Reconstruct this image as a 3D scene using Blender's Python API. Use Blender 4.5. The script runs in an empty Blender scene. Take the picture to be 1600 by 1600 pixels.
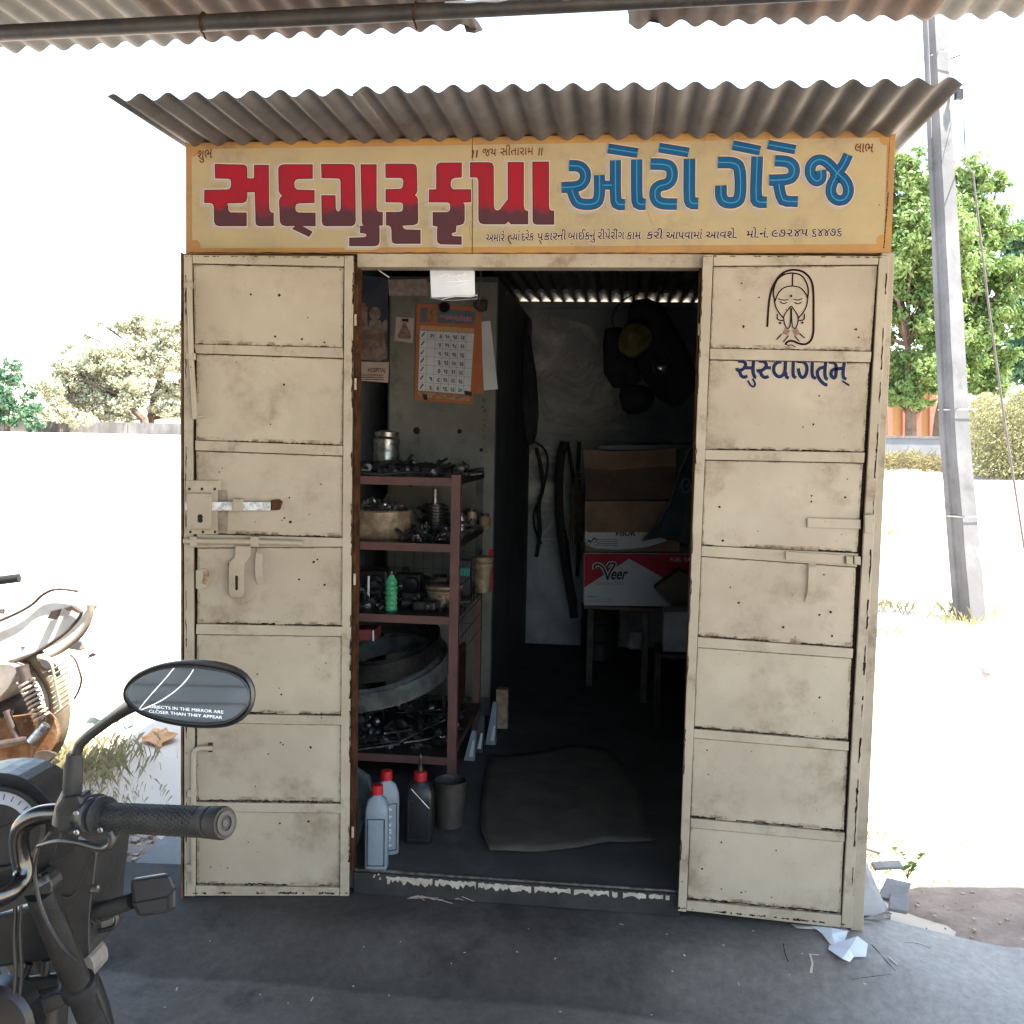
import bpy, bmesh, math, random
from mathutils import Vector, Matrix
from mathutils.geometry import tessellate_polygon
R_ = random.Random(7)
sc = bpy.context.scene
COL = sc.collection

# ------------------------------------------------------------------ camera
F_PX, PITCH, ROLL, YAW = 1579.81, .0727, .0199, -.1086
CAM = Vector((1.4385, -3.2076, 1.45))
_fw = Vector((math.sin(YAW)*math.cos(PITCH), math.cos(YAW)*math.cos(PITCH), -math.sin(PITCH)))
_r = Vector((math.cos(YAW), -math.sin(YAW), 0)); _u = _r.cross(_fw)
_R = math.cos(ROLL)*_r + math.sin(ROLL)*_u
_U = -math.sin(ROLL)*_r + math.cos(ROLL)*_u
cd = bpy.data.cameras.new('camera'); cam = bpy.data.objects.new('camera', cd); COL.objects.link(cam)
M4 = Matrix((_R, _U, -_fw)).transposed().to_4x4(); M4.translation = CAM
cam.matrix_world = M4
cd.sensor_width = 36; cd.lens = 36*F_PX/1600; cd.clip_start = .02; cd.clip_end = 3000
sc.camera = cam

# ------------------------------------------------------------------ world, sun, exposure
w = bpy.data.worlds.new("World"); sc.world = w; w.use_nodes = True
nt = w.node_tree; bg = nt.nodes['Background']
sky = nt.nodes.new('ShaderNodeTexSky'); sky.sky_type = 'NISHITA'; sky.sun_disc = False
SUN = Vector((.40, -.085, .91)).normalized()
sky.sun_elevation = math.asin(SUN.z); sky.sun_rotation = math.atan2(SUN.x, SUN.y)
sky.air_density = 1.3; sky.dust_density = 1.2; sky.ozone_density = 1
nt.links.new(sky.outputs[0], bg.inputs[0]); bg.inputs[1].default_value = .15
sl = bpy.data.lights.new('sun', 'SUN'); sl.energy = 5; sl.angle = math.radians(.53); sl.color = (1, .94, .84)
so = bpy.data.objects.new('sun', sl); COL.objects.link(so)
so.rotation_euler = SUN.to_track_quat('Z', 'Y').to_euler(); so.location = (0, 0, 30)
sc.view_settings.view_transform = 'Standard'; sc.view_settings.look = 'None'
sc.view_settings.gamma = 1; sc.view_settings.use_curve_mapping = False
sc.view_settings.exposure = 2.62
sc.cycles.use_denoising = True
sc.cycles.max_bounces = 10; sc.cycles.diffuse_bounces = 6
sc.cycles.sample_clamp_indirect = 8

# ------------------------------------------------------------------ authoring helpers
def ray(px, py): return _fw + _R*((px-800)/F_PX) - _U*((py-800)/F_PX)
def P(px, py, ax, v):                 # where the sight line through a photo point meets an axis plane
    i = 'xyz'.index(ax); d = ray(px, py); return CAM + d*((v-CAM[i])/d[i])
def D(px, py, d): return CAM + ray(px, py)*d
def PL(px, py, p0, n):
    d = ray(px, py); return CAM + d*((Vector(p0)-CAM).dot(n)/d.dot(n))

class MB:
    def __init__(s): s.v = []; s.f = []
    def add(s, vs, fs):
        o = len(s.v); s.v += [Vector(a) for a in vs]; s.f += [tuple(i+o for i in f) for f in fs]; return s
    def box(s, a, b):
        (x0, y0, z0), (x1, y1, z1) = a, b
        return s.add([(x0,y0,z0),(x1,y0,z0),(x1,y1,z0),(x0,y1,z0),(x0,y0,z1),(x1,y0,z1),(x1,y1,z1),(x0,y1,z1)],
              [(0,3,2,1),(4,5,6,7),(0,1,5,4),(1,2,6,5),(2,3,7,6),(3,0,4,7)])
    def obox(s, c, hx, hy, hz):       # half-axis vectors
        c, hx, hy, hz = map(Vector, (c, hx, hy, hz)); vs = []
        for k in (-1, 1):
            for i, j in ((-1,-1),(1,-1),(1,1),(-1,1)): vs.append(c+hx*i+hy*j+hz*k)
        return s.add(vs, [(0,3,2,1),(4,5,6,7),(0,1,5,4),(1,2,6,5),(2,3,7,6),(3,0,4,7)])
    def slab(s, quad, n, t):          # quad, and the same quad pushed t along n
        q = [Vector(a) for a in quad]; n = Vector(n)*t; k = len(q)
        return s.add(q+[a+n for a in q], [tuple(range(k))[::-1], tuple(range(k, 2*k))]+[(i, (i+1) % k, k+(i+1) % k, k+i) for i in range(k)])
    def prism(s, pts, n, t):          # concave outline with thickness
        q = [Vector(a) for a in pts]; n = Vector(n)*t; k = len(q)
        tr = tessellate_polygon([q])
        return s.add(q+[a+n for a in q], [tuple(a) for a in tr]+[tuple(i+k for i in a) for a in tr]+[(i, (i+1) % k, k+(i+1) % k, k+i) for i in range(k)])
    def flat(s, pts):
        q = [Vector(a) for a in pts]; return s.add(q, [tuple(a) for a in tessellate_polygon([q])])
    def tube(s, pts, r, seg=8, cap=True, closed=False):
        pts = [Vector(p) for p in pts]; n = len(pts); rs = r if isinstance(r, (list, tuple)) else [r]*n
        up = None; vs = []
        for i, p in enumerate(pts):
            if closed: t = pts[(i+1) % n]-pts[i-1]
            else: t = pts[min(i+1, n-1)]-pts[max(i-1, 0)]
            t.normalize()
            if up is None: up = t.orthogonal().normalized()
            else: up = (up-t*up.dot(t)); up = up.normalized() if up.length > 1e-6 else t.orthogonal().normalized()
            b = t.cross(up)
            for k in range(seg):
                a = 2*math.pi*k/seg; vs.append(p+(up*math.cos(a)+b*math.sin(a))*rs[i])
        fs = []
        for i in range(n if closed else n-1):
            j = (i+1) % n
            for k in range(seg):
                l = (k+1) % seg; fs.append((i*seg+k, i*seg+l, j*seg+l, j*seg+k))
        if cap and not closed: fs += [tuple(range(seg))[::-1], tuple(range((n-1)*seg, n*seg))]
        return s.add(vs, fs)
    def lathe(s, base, axis, prof, seg=20, sx=1, sy=1, side=None):   # prof [(r, h)]
        base, axis = Vector(base), Vector(axis).normalized()
        u = Vector(side).normalized() if side else axis.orthogonal().normalized(); v = axis.cross(u); vs = []
        for r, h in prof:
            for k in range(seg):
                a = 2*math.pi*k/seg; vs.append(base+axis*h+u*math.cos(a)*r*sx+v*math.sin(a)*r*sy)
        fs = []
        for i in range(len(prof)-1):
            for k in range(seg):
                l = (k+1) % seg; fs.append((i*seg+k, i*seg+l, (i+1)*seg+l, (i+1)*seg+k))
        fs += [tuple(range(seg))[::-1], tuple(range((len(prof)-1)*seg, len(prof)*seg))]
        return s.add(vs, fs)
    def ribbon(s, pts, wd, n, closed=False, jag=0):   # flat stroke in the plane with normal n
        pts = [Vector(p) for p in pts]; n = Vector(n).normalized(); k = len(pts); vs = []
        for i, p in enumerate(pts):
            a = pts[i-1] if (closed or i) else None
            b = pts[(i+1) % k] if (closed or i < k-1) else None
            d1 = (p-a).normalized() if a is not None else None
            d2 = (b-p).normalized() if b is not None else None
            if d1 is None: d1 = d2
            if d2 is None: d2 = d1
            t = (d1+d2); t = t.normalized() if t.length > 1e-4 else d1
            m = n.cross(t); c = max(.5, abs(m.dot(n.cross(d1))))
            h = wd/2/c
            j1 = 1+jag*R_.uniform(-1, 1); j2 = 1+jag*R_.uniform(-1, 1)
            vs += [p+m*h*j1, p-m*h*j2]
        fs = [(2*i, 2*i+1, 2*i+3, 2*i+2) for i in range(k-1)]
        if closed: fs.append((2*k-2, 2*k-1, 1, 0))
        return s.add(vs, fs)
    def ball(s, c, r, seg=12, rings=7, sc3=(1, 1, 1)):
        c = Vector(c); vs = [c+Vector((0, 0, -r*sc3[2]))]
        for i in range(1, rings):
            a = -math.pi/2+math.pi*i/rings
            for k in range(seg):
                b = 2*math.pi*k/seg; vs.append(c+Vector((math.cos(a)*math.cos(b)*r*sc3[0], math.cos(a)*math.sin(b)*r*sc3[1], math.sin(a)*r*sc3[2])))
        vs.append(c+Vector((0, 0, r*sc3[2]))); fs = []
        for k in range(seg):
            l = (k+1) % seg; fs.append((0, 1+l, 1+k)); fs.append((len(vs)-1, len(vs)-1-seg+k, len(vs)-1-seg+l))
        for i in range(rings-2):
            for k in range(seg):
                l = (k+1) % seg; fs.append((1+i*seg+k, 1+i*seg+l, 1+(i+1)*seg+l, 1+(i+1)*seg+k))
        return s.add(vs, fs)
    def build(s, name, m, parent=None, bevel=0, smooth=False, origin=None, solid=0, sub=0):
        me = bpy.data.meshes.new(name)
        o0 = Vector(origin) if origin is not None else Vector((0, 0, 0))
        me.from_pydata([tuple(v-o0) for v in s.v], [], s.f); me.update()
        bm = bmesh.new(); bm.from_mesh(me); bmesh.ops.recalc_face_normals(bm, faces=bm.faces); bm.to_mesh(me); bm.free()
        o = bpy.data.objects.new(name, me); COL.objects.link(o)
        if m: me.materials.append(m)
        if smooth:
            me.polygons.foreach_set('use_smooth', [True]*len(me.polygons))
            e = o.modifiers.new('es', 'EDGE_SPLIT'); e.split_angle = math.radians(38)
        if solid: q = o.modifiers.new('sol', 'SOLIDIFY'); q.thickness = solid; q.offset = 0
        if bevel:
            b = o.modifiers.new('bev', 'BEVEL'); b.width = bevel; b.segments = 2; b.limit_method = 'ANGLE'; b.harden_normals = False
        if sub: q = o.modifiers.new('sub', 'SUBSURF'); q.levels = sub; q.render_levels = sub
        o.location = o0
        if parent is not None:
            o.parent = parent; o.matrix_parent_inverse = world_inv(parent)
        return o

def world_m(o):
    m = Matrix.LocRotScale(o.location, o.rotation_euler, o.scale)
    return world_m(o.parent) @ o.matrix_parent_inverse @ m if o.parent else m
def world_inv(o): return world_m(o).inverted()
def tag(o, label, cat, group=None):
    o['label'] = label; o['category'] = cat
    if group: o['group'] = group
    return o
def thing(name, loc, label, cat, group=None):
    o = bpy.data.objects.new(name, None); COL.objects.link(o); o.location = loc; o.empty_display_size = .1
    return tag(o, label, cat, group)
def struct(o, kind='structure', label=None):
    o['kind'] = kind
    if label: o['label'] = label
    return o
def lerp(a, b, t): return a+(b-a)*t
def smooth_pts(pts, it=2, closed=False):
    for _ in range(it):
        o = []
        k = len(pts)
        if not closed: o.append(pts[0])
        for i in range(k if closed else k-1):
            a, b = pts[i], pts[(i+1) % k]
            o.append(tuple(lerp(a[j], b[j], .25) for j in range(len(a)))); o.append(tuple(lerp(a[j], b[j], .75) for j in range(len(a))))
        if not closed: o.append(pts[-1])
        pts = o
    return pts
_text_cache = []
def text_mesh(s, size=1.0, shear=0.0, bold=0.0):
    cu = bpy.data.curves.new('txt', 'FONT'); cu.body = s; cu.size = size; cu.shear = shear; cu.offset = bold
    o = bpy.data.objects.new('txt', cu); COL.objects.link(o)
    bpy.context.view_layer.update()
    me = bpy.data.meshes.new_from_object(o.evaluated_get(bpy.context.evaluated_depsgraph_get()))
    vs = [v.co.copy() for v in me.vertices]; fs = [tuple(p.vertices) for p in me.polygons]
    bpy.data.meshes.remove(me); bpy.data.objects.remove(o); bpy.data.curves.remove(cu)
    return vs, fs
def put_text(mb, s, a, b, up, shear=0, bold=0.0, fit=True, hs=None):
    """text from point a to point b; up = vector of one cap height"""
    vs, fs = text_mesh(s, 1, shear, bold)
    if not vs: return
    x0 = min(v.x for v in vs); x1 = max(v.x for v in vs)
    a, b, up = Vector(a), Vector(b), Vector(up); ex = (b-a)/(x1-x0)
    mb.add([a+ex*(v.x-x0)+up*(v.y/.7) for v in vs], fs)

# ------------------------------------------------------------------ materials
LIGHT_BALANCE = {n: .76 for n in ('ochre_paint sign_cream_paint sign_blue_paint sign_light_blue_paint sign_pale_shadow_paint sign_pale_outline_paint sign_red_paint galvanised_sheet oily_concrete dusty_concrete shaded_soil chipped_cream_paint curled_scrap dusty_bike_paint rusty_bike_steel dusty_tyre dusty_guard_wire dusty_rail pale_board grey_rag broken_slab red_cap_plastic pale_straw pale_fork_brace').split()}
LIGHT_BALANCE.update({'shed_sheet': .42, 'old_rusty_sheet': .55}); LIGHT_BALANCE.update({n: .73 for n in ('cream_paint', 'cream_rail_paint')}); LIGHT_BALANCE.update({n: .85 for n in ('grey_pole_concrete', 'neem_leaves', 'dark_bush_leaves', 'dry_hedge_leaves', 'grey_oil_bottle')})
def mat(name, c1, c2=None, scale=8, rough=.7, metal=0, bump=0, bscale=60, spots=None, spot2=None, detail=5, low=.35, high=.65,
        dirt=None, spec=.5, stretch=None, coat=0):
    k = LIGHT_BALANCE.get(name)
    if k:     # light balance put into colour: these surfaces darkened so the interior reads lighter
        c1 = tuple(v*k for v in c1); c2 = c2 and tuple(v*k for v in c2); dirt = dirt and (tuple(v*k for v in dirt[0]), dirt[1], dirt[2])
    m = bpy.data.materials.new(name); m.use_nodes = True; t = m.node_tree; b = t.nodes['Principled BSDF']; L = t.links.new
    b.inputs['Roughness'].default_value = rough; b.inputs['Metallic'].default_value = metal
    if any(q in name for q in ('ink', 'sign_', 'lettering', 'print', 'figure', 'rust', 'grime')): spec, rough = .08, max(rough, .75)
    elif spec == .5 and not metal: spec = .28
    b.inputs['Specular IOR Level'].default_value = spec; b.inputs['Roughness'].default_value = rough; b.inputs['Coat Weight'].default_value = coat
    tc = t.nodes.new('ShaderNodeTexCoord'); co = tc.outputs['Object']
    if stretch:
        mp = t.nodes.new('ShaderNodeMapping'); mp.inputs['Scale'].default_value = stretch; L(co, mp.inputs[0]); co = mp.outputs[0]
    def noise(s, d=detail, rg=.6, off=0):
        n = t.nodes.new('ShaderNodeTexNoise'); n.inputs['Scale'].default_value = s; n.inputs['Detail'].default_value = d; n.inputs['Roughness'].default_value = rg
        if off:
            mp = t.nodes.new('ShaderNodeMapping'); mp.inputs['Location'].default_value = (off, off*1.7, off*.3); L(co, mp.inputs[0]); L(mp.outputs[0], n.inputs[0])
        else: L(co, n.inputs[0])
        return n.outputs['Fac']
    def ramp(f, a, c):
        r = t.nodes.new('ShaderNodeMapRange'); r.inputs[1].default_value = a; r.inputs[2].default_value = c; r.interpolation_type = 'SMOOTHSTEP'; L(f, r.inputs[0]); return r.outputs[0]
    def mix(f, a, c):
        x = t.nodes.new('ShaderNodeMix'); x.data_type = 'RGBA'
        if isinstance(f, (int, float)): x.inputs[0].default_value = f
        else: L(f, x.inputs[0])
        for i, q in ((6, a), (7, c)):
            if isinstance(q, tuple): x.inputs[i].default_value = (*q, 1)
            else: L(q, x.inputs[i])
        return x.outputs[2]
    col = c1
    if c2: col = mix(ramp(noise(scale), low, high), c1, c2)
    if c2:
        col = mix(ramp(noise(scale*6, 3, .5, 3.1), .3, .8), col, mix(.35, col, c2))
    if dirt:      # (colour, amount, scale)
        f = ramp(noise(dirt[2], 8, .7, 7.7), .70-.5*dirt[1], .98-.5*dirt[1]); col = mix(f, col, dirt[0])
    for k, sp in enumerate((spots, spot2)):
        if sp:    # (colour, threshold radius, scale)
            v = t.nodes.new('ShaderNodeTexVoronoi'); v.inputs['Scale'].default_value = sp[2]; v.inputs['Randomness'].default_value = 1
            L(co, v.inputs['Vector'])
            n2 = noise(sp[2]*.35, 3, .6, 11+k*5)
            mu = t.nodes.new('ShaderNodeMath'); mu.operation = 'MULTIPLY_ADD'; L(n2, mu.inputs[0]); mu.inputs[1].default_value = -1.1*sp[1]*2; mu.inputs[2].default_value = sp[1]*1.5
            lt = t.nodes.new('ShaderNodeMath'); lt.operation = 'LESS_THAN'; L(v.outputs['Distance'], lt.inputs[0]); L(mu.outputs[0], lt.inputs[1])
            col = mix(lt.outputs[0], col, sp[0])
    if isinstance(col, tuple): b.inputs['Base Color'].default_value = (*col, 1)
    else: L(col, b.inputs['Base Color'])
    if c2 or bump:
        rr = t.nodes.new('ShaderNodeMapRange'); rr.inputs[3].default_value = max(.05, rough-.12); rr.inputs[4].default_value = min(1, rough+.12)
        L(noise(scale*2.3, 4, .6, 5), rr.inputs[0]); L(rr.outputs[0], b.inputs['Roughness'])
    if bump:
        bn = t.nodes.new('ShaderNodeBump'); bn.inputs['Strength'].default_value = bump; bn.inputs['Distance'].default_value = .004
        L(noise(bscale, 6, .65, 1), bn.inputs['Height']); L(bn.outputs[0], b.inputs['Normal'])
    m['h'] = 1
    return m
def hex_(h):
    def f(c): c /= 255; return c/12.92 if c <= .04045 else ((c+.055)/1.055)**2.4
    return tuple(f(int(h[i:i+2], 16)) for i in (0, 2, 4))

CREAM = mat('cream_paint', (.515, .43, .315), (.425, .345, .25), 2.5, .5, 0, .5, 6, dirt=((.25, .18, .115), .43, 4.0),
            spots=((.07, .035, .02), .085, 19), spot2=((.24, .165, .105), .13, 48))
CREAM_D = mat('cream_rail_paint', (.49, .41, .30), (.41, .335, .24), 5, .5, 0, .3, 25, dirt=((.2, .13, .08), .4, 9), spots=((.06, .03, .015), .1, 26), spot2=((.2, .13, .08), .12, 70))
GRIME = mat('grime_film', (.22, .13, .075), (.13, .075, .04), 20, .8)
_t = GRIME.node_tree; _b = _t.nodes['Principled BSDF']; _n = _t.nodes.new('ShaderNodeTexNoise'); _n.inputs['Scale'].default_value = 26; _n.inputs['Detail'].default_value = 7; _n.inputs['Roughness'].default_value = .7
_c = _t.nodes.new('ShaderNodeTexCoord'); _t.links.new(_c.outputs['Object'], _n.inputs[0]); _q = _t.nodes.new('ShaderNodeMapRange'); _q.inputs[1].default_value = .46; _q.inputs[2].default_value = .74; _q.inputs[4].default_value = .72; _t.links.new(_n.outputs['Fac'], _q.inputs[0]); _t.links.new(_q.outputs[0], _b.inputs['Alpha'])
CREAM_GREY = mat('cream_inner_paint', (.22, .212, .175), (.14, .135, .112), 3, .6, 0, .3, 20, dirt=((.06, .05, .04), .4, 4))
RUST = mat('rust', (.085, .035, .015), (.03, .013, .008), 20, .9, 0, .6, 80)
RUSTDARK = mat('rusty_gap', (.035, .018, .01), (.012, .007, .005), 25, .9)
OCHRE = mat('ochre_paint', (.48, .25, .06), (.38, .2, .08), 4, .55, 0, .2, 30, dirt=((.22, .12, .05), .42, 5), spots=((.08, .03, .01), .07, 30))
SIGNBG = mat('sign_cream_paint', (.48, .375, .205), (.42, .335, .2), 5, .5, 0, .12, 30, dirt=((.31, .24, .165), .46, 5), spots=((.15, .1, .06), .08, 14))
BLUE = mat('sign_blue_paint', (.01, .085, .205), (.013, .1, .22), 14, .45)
BLUELT = mat('sign_light_blue_paint', (.07, .28, .5), None, 1, .5)
HALO = mat('sign_pale_shadow_paint', (.43, .375, .3), (.40, .345, .27), 12, .5)
HALOW = mat('sign_pale_outline_paint', (.62, .5, .42), None, 1, .5)
MAROON = mat('sign_maroon_paint', (.06, .01, .016), None, 1, .5)
INK = mat('sign_brown_ink', (.016, .006, .004), None, 1, .5)
REDINK = mat('sign_red_brown_ink', (.13, .025, .014), None, 1, .5)
NAVY = mat('navy_lettering_paint', (.009, .028, .07), (.014, .016, .045), 60, .45)
# two tone red paint of the big letters: brushed edge between crimson and oxblood at its own height
m = mat('sign_red_paint', (.36, .017, .033), (.30, .02, .033), 9, .42); t = m.node_tree; b = t.nodes['Principled BSDF']
src = b.inputs['Base Color'].links[0].from_socket
g = t.nodes.new('ShaderNodeTexCoord'); sx = t.nodes.new('ShaderNodeSeparateXYZ'); t.links.new(g.outputs['Object'], sx.inputs[0])
nz = t.nodes.new('ShaderNodeTexNoise'); nz.inputs['Scale'].default_value = 25; nz.inputs['Detail'].default_value = 6
t.links.new(g.outputs['Object'], nz.inputs[0])
ma = t.nodes.new('ShaderNodeMath'); ma.operation = 'MULTIPLY_ADD'; ma.inputs[1].default_value = .09; t.links.new(nz.outputs['Fac'], ma.inputs[0]); t.links.new(sx.outputs['Z'], ma.inputs[2])
mr = t.nodes.new('ShaderNodeMapRange'); mr.inputs[1].default_value = 2.196; mr.inputs[2].default_value = 2.224; t.links.new(ma.outputs[0], mr.inputs[0])
mx = t.nodes.new('ShaderNodeMix'); mx.data_type = 'RGBA'; t.links.new(mr.outputs[0], mx.inputs[0]); mx.inputs[6].default_value = (.07, .028, .035, 1); t.links.new(src, mx.inputs[7]); t.links.new(mx.outputs[2], b.inputs['Base Color'])
RED2 = m
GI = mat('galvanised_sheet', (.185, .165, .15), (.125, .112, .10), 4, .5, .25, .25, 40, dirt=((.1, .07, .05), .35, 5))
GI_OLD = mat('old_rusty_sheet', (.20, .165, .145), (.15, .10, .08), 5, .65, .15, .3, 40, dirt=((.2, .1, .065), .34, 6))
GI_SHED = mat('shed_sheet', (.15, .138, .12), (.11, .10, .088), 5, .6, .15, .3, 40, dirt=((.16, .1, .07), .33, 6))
PIPE = mat('dark_pipe_paint', (.035, .035, .037), (.06, .055, .05), 10, .5, .3, .3, 60, dirt=((.11, .08, .06), .35, 20))
STEEL = mat('worn_steel', (.45, .43, .4), (.2, .17, .15), 30, .35, .9, .2, 90)
CHROME = mat('chrome', (.7, .7, .72), (.45, .44, .43), 15, .16, 1)
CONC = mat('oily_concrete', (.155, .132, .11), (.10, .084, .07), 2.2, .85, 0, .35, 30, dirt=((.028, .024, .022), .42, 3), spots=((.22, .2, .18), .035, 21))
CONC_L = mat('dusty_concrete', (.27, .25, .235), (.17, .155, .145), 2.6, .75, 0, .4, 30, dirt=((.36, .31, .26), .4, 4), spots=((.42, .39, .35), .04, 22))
FLOOR = mat('oily_floor', (.065, .062, .058), (.042, .04, .037), 3, .7, 0, .3, 30, dirt=((.11, .1, .09), .3, 6))
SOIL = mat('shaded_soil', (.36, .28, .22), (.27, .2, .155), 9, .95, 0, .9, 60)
SAND = mat('pale_field_soil', (.56, .47, .36), (.47, .39, .30), .6, .95, 0, .5, 20)
STONE = mat('pebble_stone', (.38, .29, .22), (.28, .21, .16), 20, .9, 0, .5, 60)
BLACKP = mat('black_plastic', (.009, .009, .0095), (.016, .0155, .015), 30, .4, 0, .15, 200, spec=.4)
RUBBER = mat('black_rubber', (.012, .0115, .011), (.021, .02, .018), 30, .6, 0, .2, 200)
GREYP = mat('grey_metal_paint', (.04, .038, .036), (.028, .027, .025), 20, .35, .5)
DCHROME = mat('dark_chrome_bar', (.10, .095, .09), (.06, .057, .054), 12, .18, .95)
REDOX = mat('red_oxide_paint', (.135, .062, .053), (.095, .046, .04), 9, .5, 0, .3, 50, dirt=((.05, .03, .028), .35, 12))
CARD = mat('cardboard', (.21, .135, .085), (.15, .095, .06), 6, .8, 0, .2, 60, dirt=((.1, .06, .04), .35, 7))
PAPERW = mat('white_paper', (.62, .64, .67), (.52, .54, .57), 5, .7)
PAPERC = mat('cream_paper', (.5, .42, .34), (.4, .33, .27), 9, .7)
WHITEBOX = mat('white_carton', (.42, .46, .47), (.36, .39, .4), 4, .55)
REDBOX = mat('red_print', (.32, .03, .045), (.25, .025, .04), 12, .5)
BLACKINK = mat('black_print', (.02, .02, .022), None, 1, .6)
GREYINK = mat('grey_print', (.2, .2, .21), None, 1, .6)
ORANGEP = mat('orange_print', (.45, .13, .05), (.4, .16, .08), 12, .6)
CLOTH = mat('dark_cloth', (.022, .025, .029), (.035, .038, .043), 6, .95, 0, .5, 60)
OLIVE = mat('olive_plastic_bag', (.11, .10, .035), (.2, .18, .07), 12, .35, 0, .4, 30)
TARP = mat('dark_teal_bag', (.018, .035, .04), (.03, .05, .055), 8, .5, 0, .4, 20)
GREENB = mat('green_bottle_plastic', (.04, .22, .09), (.10, .38, .2), 14, .15)
OILGREY = mat('grey_oil_bottle', (.2, .235, .26), (.16, .19, .215), 8, .38)
CAPRED = mat('red_cap_plastic', (.42, .012, .02), None, 1, .4)
DARKSTEEL = mat('dark_greasy_steel', (.06, .056, .052), (.03, .027, .025), 14, .42, .7, .3, 60)
TIN = mat('old_tin', (.33, .27, .17), (.16, .1, .06), 18, .5, .2, .4, 50)
SACK = mat('sack_mat', (.085, .072, .056), (.055, .047, .037), 8, .95, 0, .8, 120)
SOOT = mat('sooty_blue_wall', (.42, .455, .465), (.24, .265, .275), 2.2, .65, 0, .3, 25, dirt=((.55, .53, .49), .40, 2.2))
BROOM = mat('broom_straw', (.12, .085, .055), (.07, .05, .035), 30, .9)
DUSTY = mat('dusty_bike_paint', (.36, .31, .27), (.22, .185, .16), 8, .7)
SEATD = mat('dusty_seat_cover', (.72, .66, .6), (.6, .54, .48), 10, .75, 0, .4, 40)
RUSTY = mat('rusty_bike_steel', (.25, .12, .055), (.13, .065, .035), 12, .8, .2, .4, 60, dirt=((.4, .3, .2), .4, 14))
TYRE = mat('dusty_tyre', (.27, .22, .145), (.17, .135, .09), 12, .9, 0, .5, 60)
DBROWN = mat('dusty_brown_steel', (.09, .065, .055), (.055, .04, .034), 14, .6, .4)
BARK = mat('bark', (.14, .10, .075), (.08, .06, .045), 3, .9, 0, .5, 12)
POLEM = mat('grey_pole_concrete', (.155, .155, .16), (.10, .10, .103), 1.6, .85, 0, .6, 20, dirt=((.05, .05, .05), .36, 3))
WALLG = mat('stained_grey_plaster', (.19, .185, .18), (.09, .087, .084), .5, .9, 0, .2, 3, dirt=((.025, .024, .024), .4, 1.0), stretch=(1, 1, .35))
WALLB = mat('blue_grey_plaster', (.19, .20, .21), (.15, .16, .17), .8, .85)
YELLOWW = mat('ochre_house_plaster', (.55, .36, .16), (.48, .3, .13), .6, .8)
REDW = mat('red_house_plaster', (.42, .13, .09), (.34, .11, .08), .8, .8)
SHEDWALL = mat('shed_rear_plaster', (.30, .31, .33), (.22, .23, .25), 1, .8)
SHUTTER = mat('shutter_paint', (.13, .15, .17), (.1, .115, .13), 3, .5, .2)
def leafmat(name, a, b_, tr):
    m = mat(name, a, b_, .9, .6, low=.4, high=.6); t = m.node_tree; b = t.nodes['Principled BSDF']
    out = [n for n in t.nodes if n.type == 'OUTPUT_MATERIAL'][0]
    tl = t.nodes.new('ShaderNodeBsdfTranslucent'); tl.inputs[0].default_value = (*tr, 1)
    mxs = t.nodes.new('ShaderNodeMixShader'); mxs.inputs[0].default_value = .35
    t.links.new(b.outputs[0], mxs.inputs[1]); t.links.new(tl.outputs[0], mxs.inputs[2]); t.links.new(mxs.outputs[0], out.inputs[0])
    return m
LEAF = leafmat('neem_leaves', (.10, .17, .05), (.22, .30, .11), (.2, .3, .08))
LEAFD = leafmat('dark_bush_leaves', (.07, .15, .09), (.13, .22, .13), (.09, .2, .1))
LEAFP = leafmat('pale_acacia_leaves', (.31, .32, .22), (.42, .42, .3), (.36, .36, .24))
DRYG = leafmat('dry_grass_blades', (.32, .27, .14), (.22, .2, .1), (.3, .26, .13))
HEDGE = leafmat('dry_hedge_leaves', (.2, .2, .1), (.3, .28, .16), (.25, .25, .12))

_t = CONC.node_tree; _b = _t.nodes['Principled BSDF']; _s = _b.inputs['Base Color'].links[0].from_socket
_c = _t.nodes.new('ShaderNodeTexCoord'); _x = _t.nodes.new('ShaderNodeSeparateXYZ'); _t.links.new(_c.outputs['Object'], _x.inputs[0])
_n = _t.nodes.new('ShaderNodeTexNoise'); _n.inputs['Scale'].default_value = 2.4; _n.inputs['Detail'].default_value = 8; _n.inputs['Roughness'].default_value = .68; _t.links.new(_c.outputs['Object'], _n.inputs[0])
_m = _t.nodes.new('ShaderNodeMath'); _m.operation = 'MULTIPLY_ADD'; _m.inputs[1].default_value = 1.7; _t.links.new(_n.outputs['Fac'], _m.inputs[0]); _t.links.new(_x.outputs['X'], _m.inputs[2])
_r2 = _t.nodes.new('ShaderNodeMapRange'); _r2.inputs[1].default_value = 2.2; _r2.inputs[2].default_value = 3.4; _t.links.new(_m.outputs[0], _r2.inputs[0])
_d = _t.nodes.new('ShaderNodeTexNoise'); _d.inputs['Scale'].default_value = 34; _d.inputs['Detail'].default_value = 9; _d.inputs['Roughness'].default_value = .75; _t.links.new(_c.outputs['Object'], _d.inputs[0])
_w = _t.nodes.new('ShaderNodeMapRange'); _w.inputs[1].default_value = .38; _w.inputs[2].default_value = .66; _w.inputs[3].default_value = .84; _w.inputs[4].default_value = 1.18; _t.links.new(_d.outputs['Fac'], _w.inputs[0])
_k = _t.nodes.new('ShaderNodeMix'); _k.data_type = 'RGBA'; _t.links.new(_r2.outputs[0], _k.inputs[0]); _t.links.new(_s, _k.inputs[6]); _k.inputs[7].default_value = (.27, .245, .215, 1)
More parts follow.
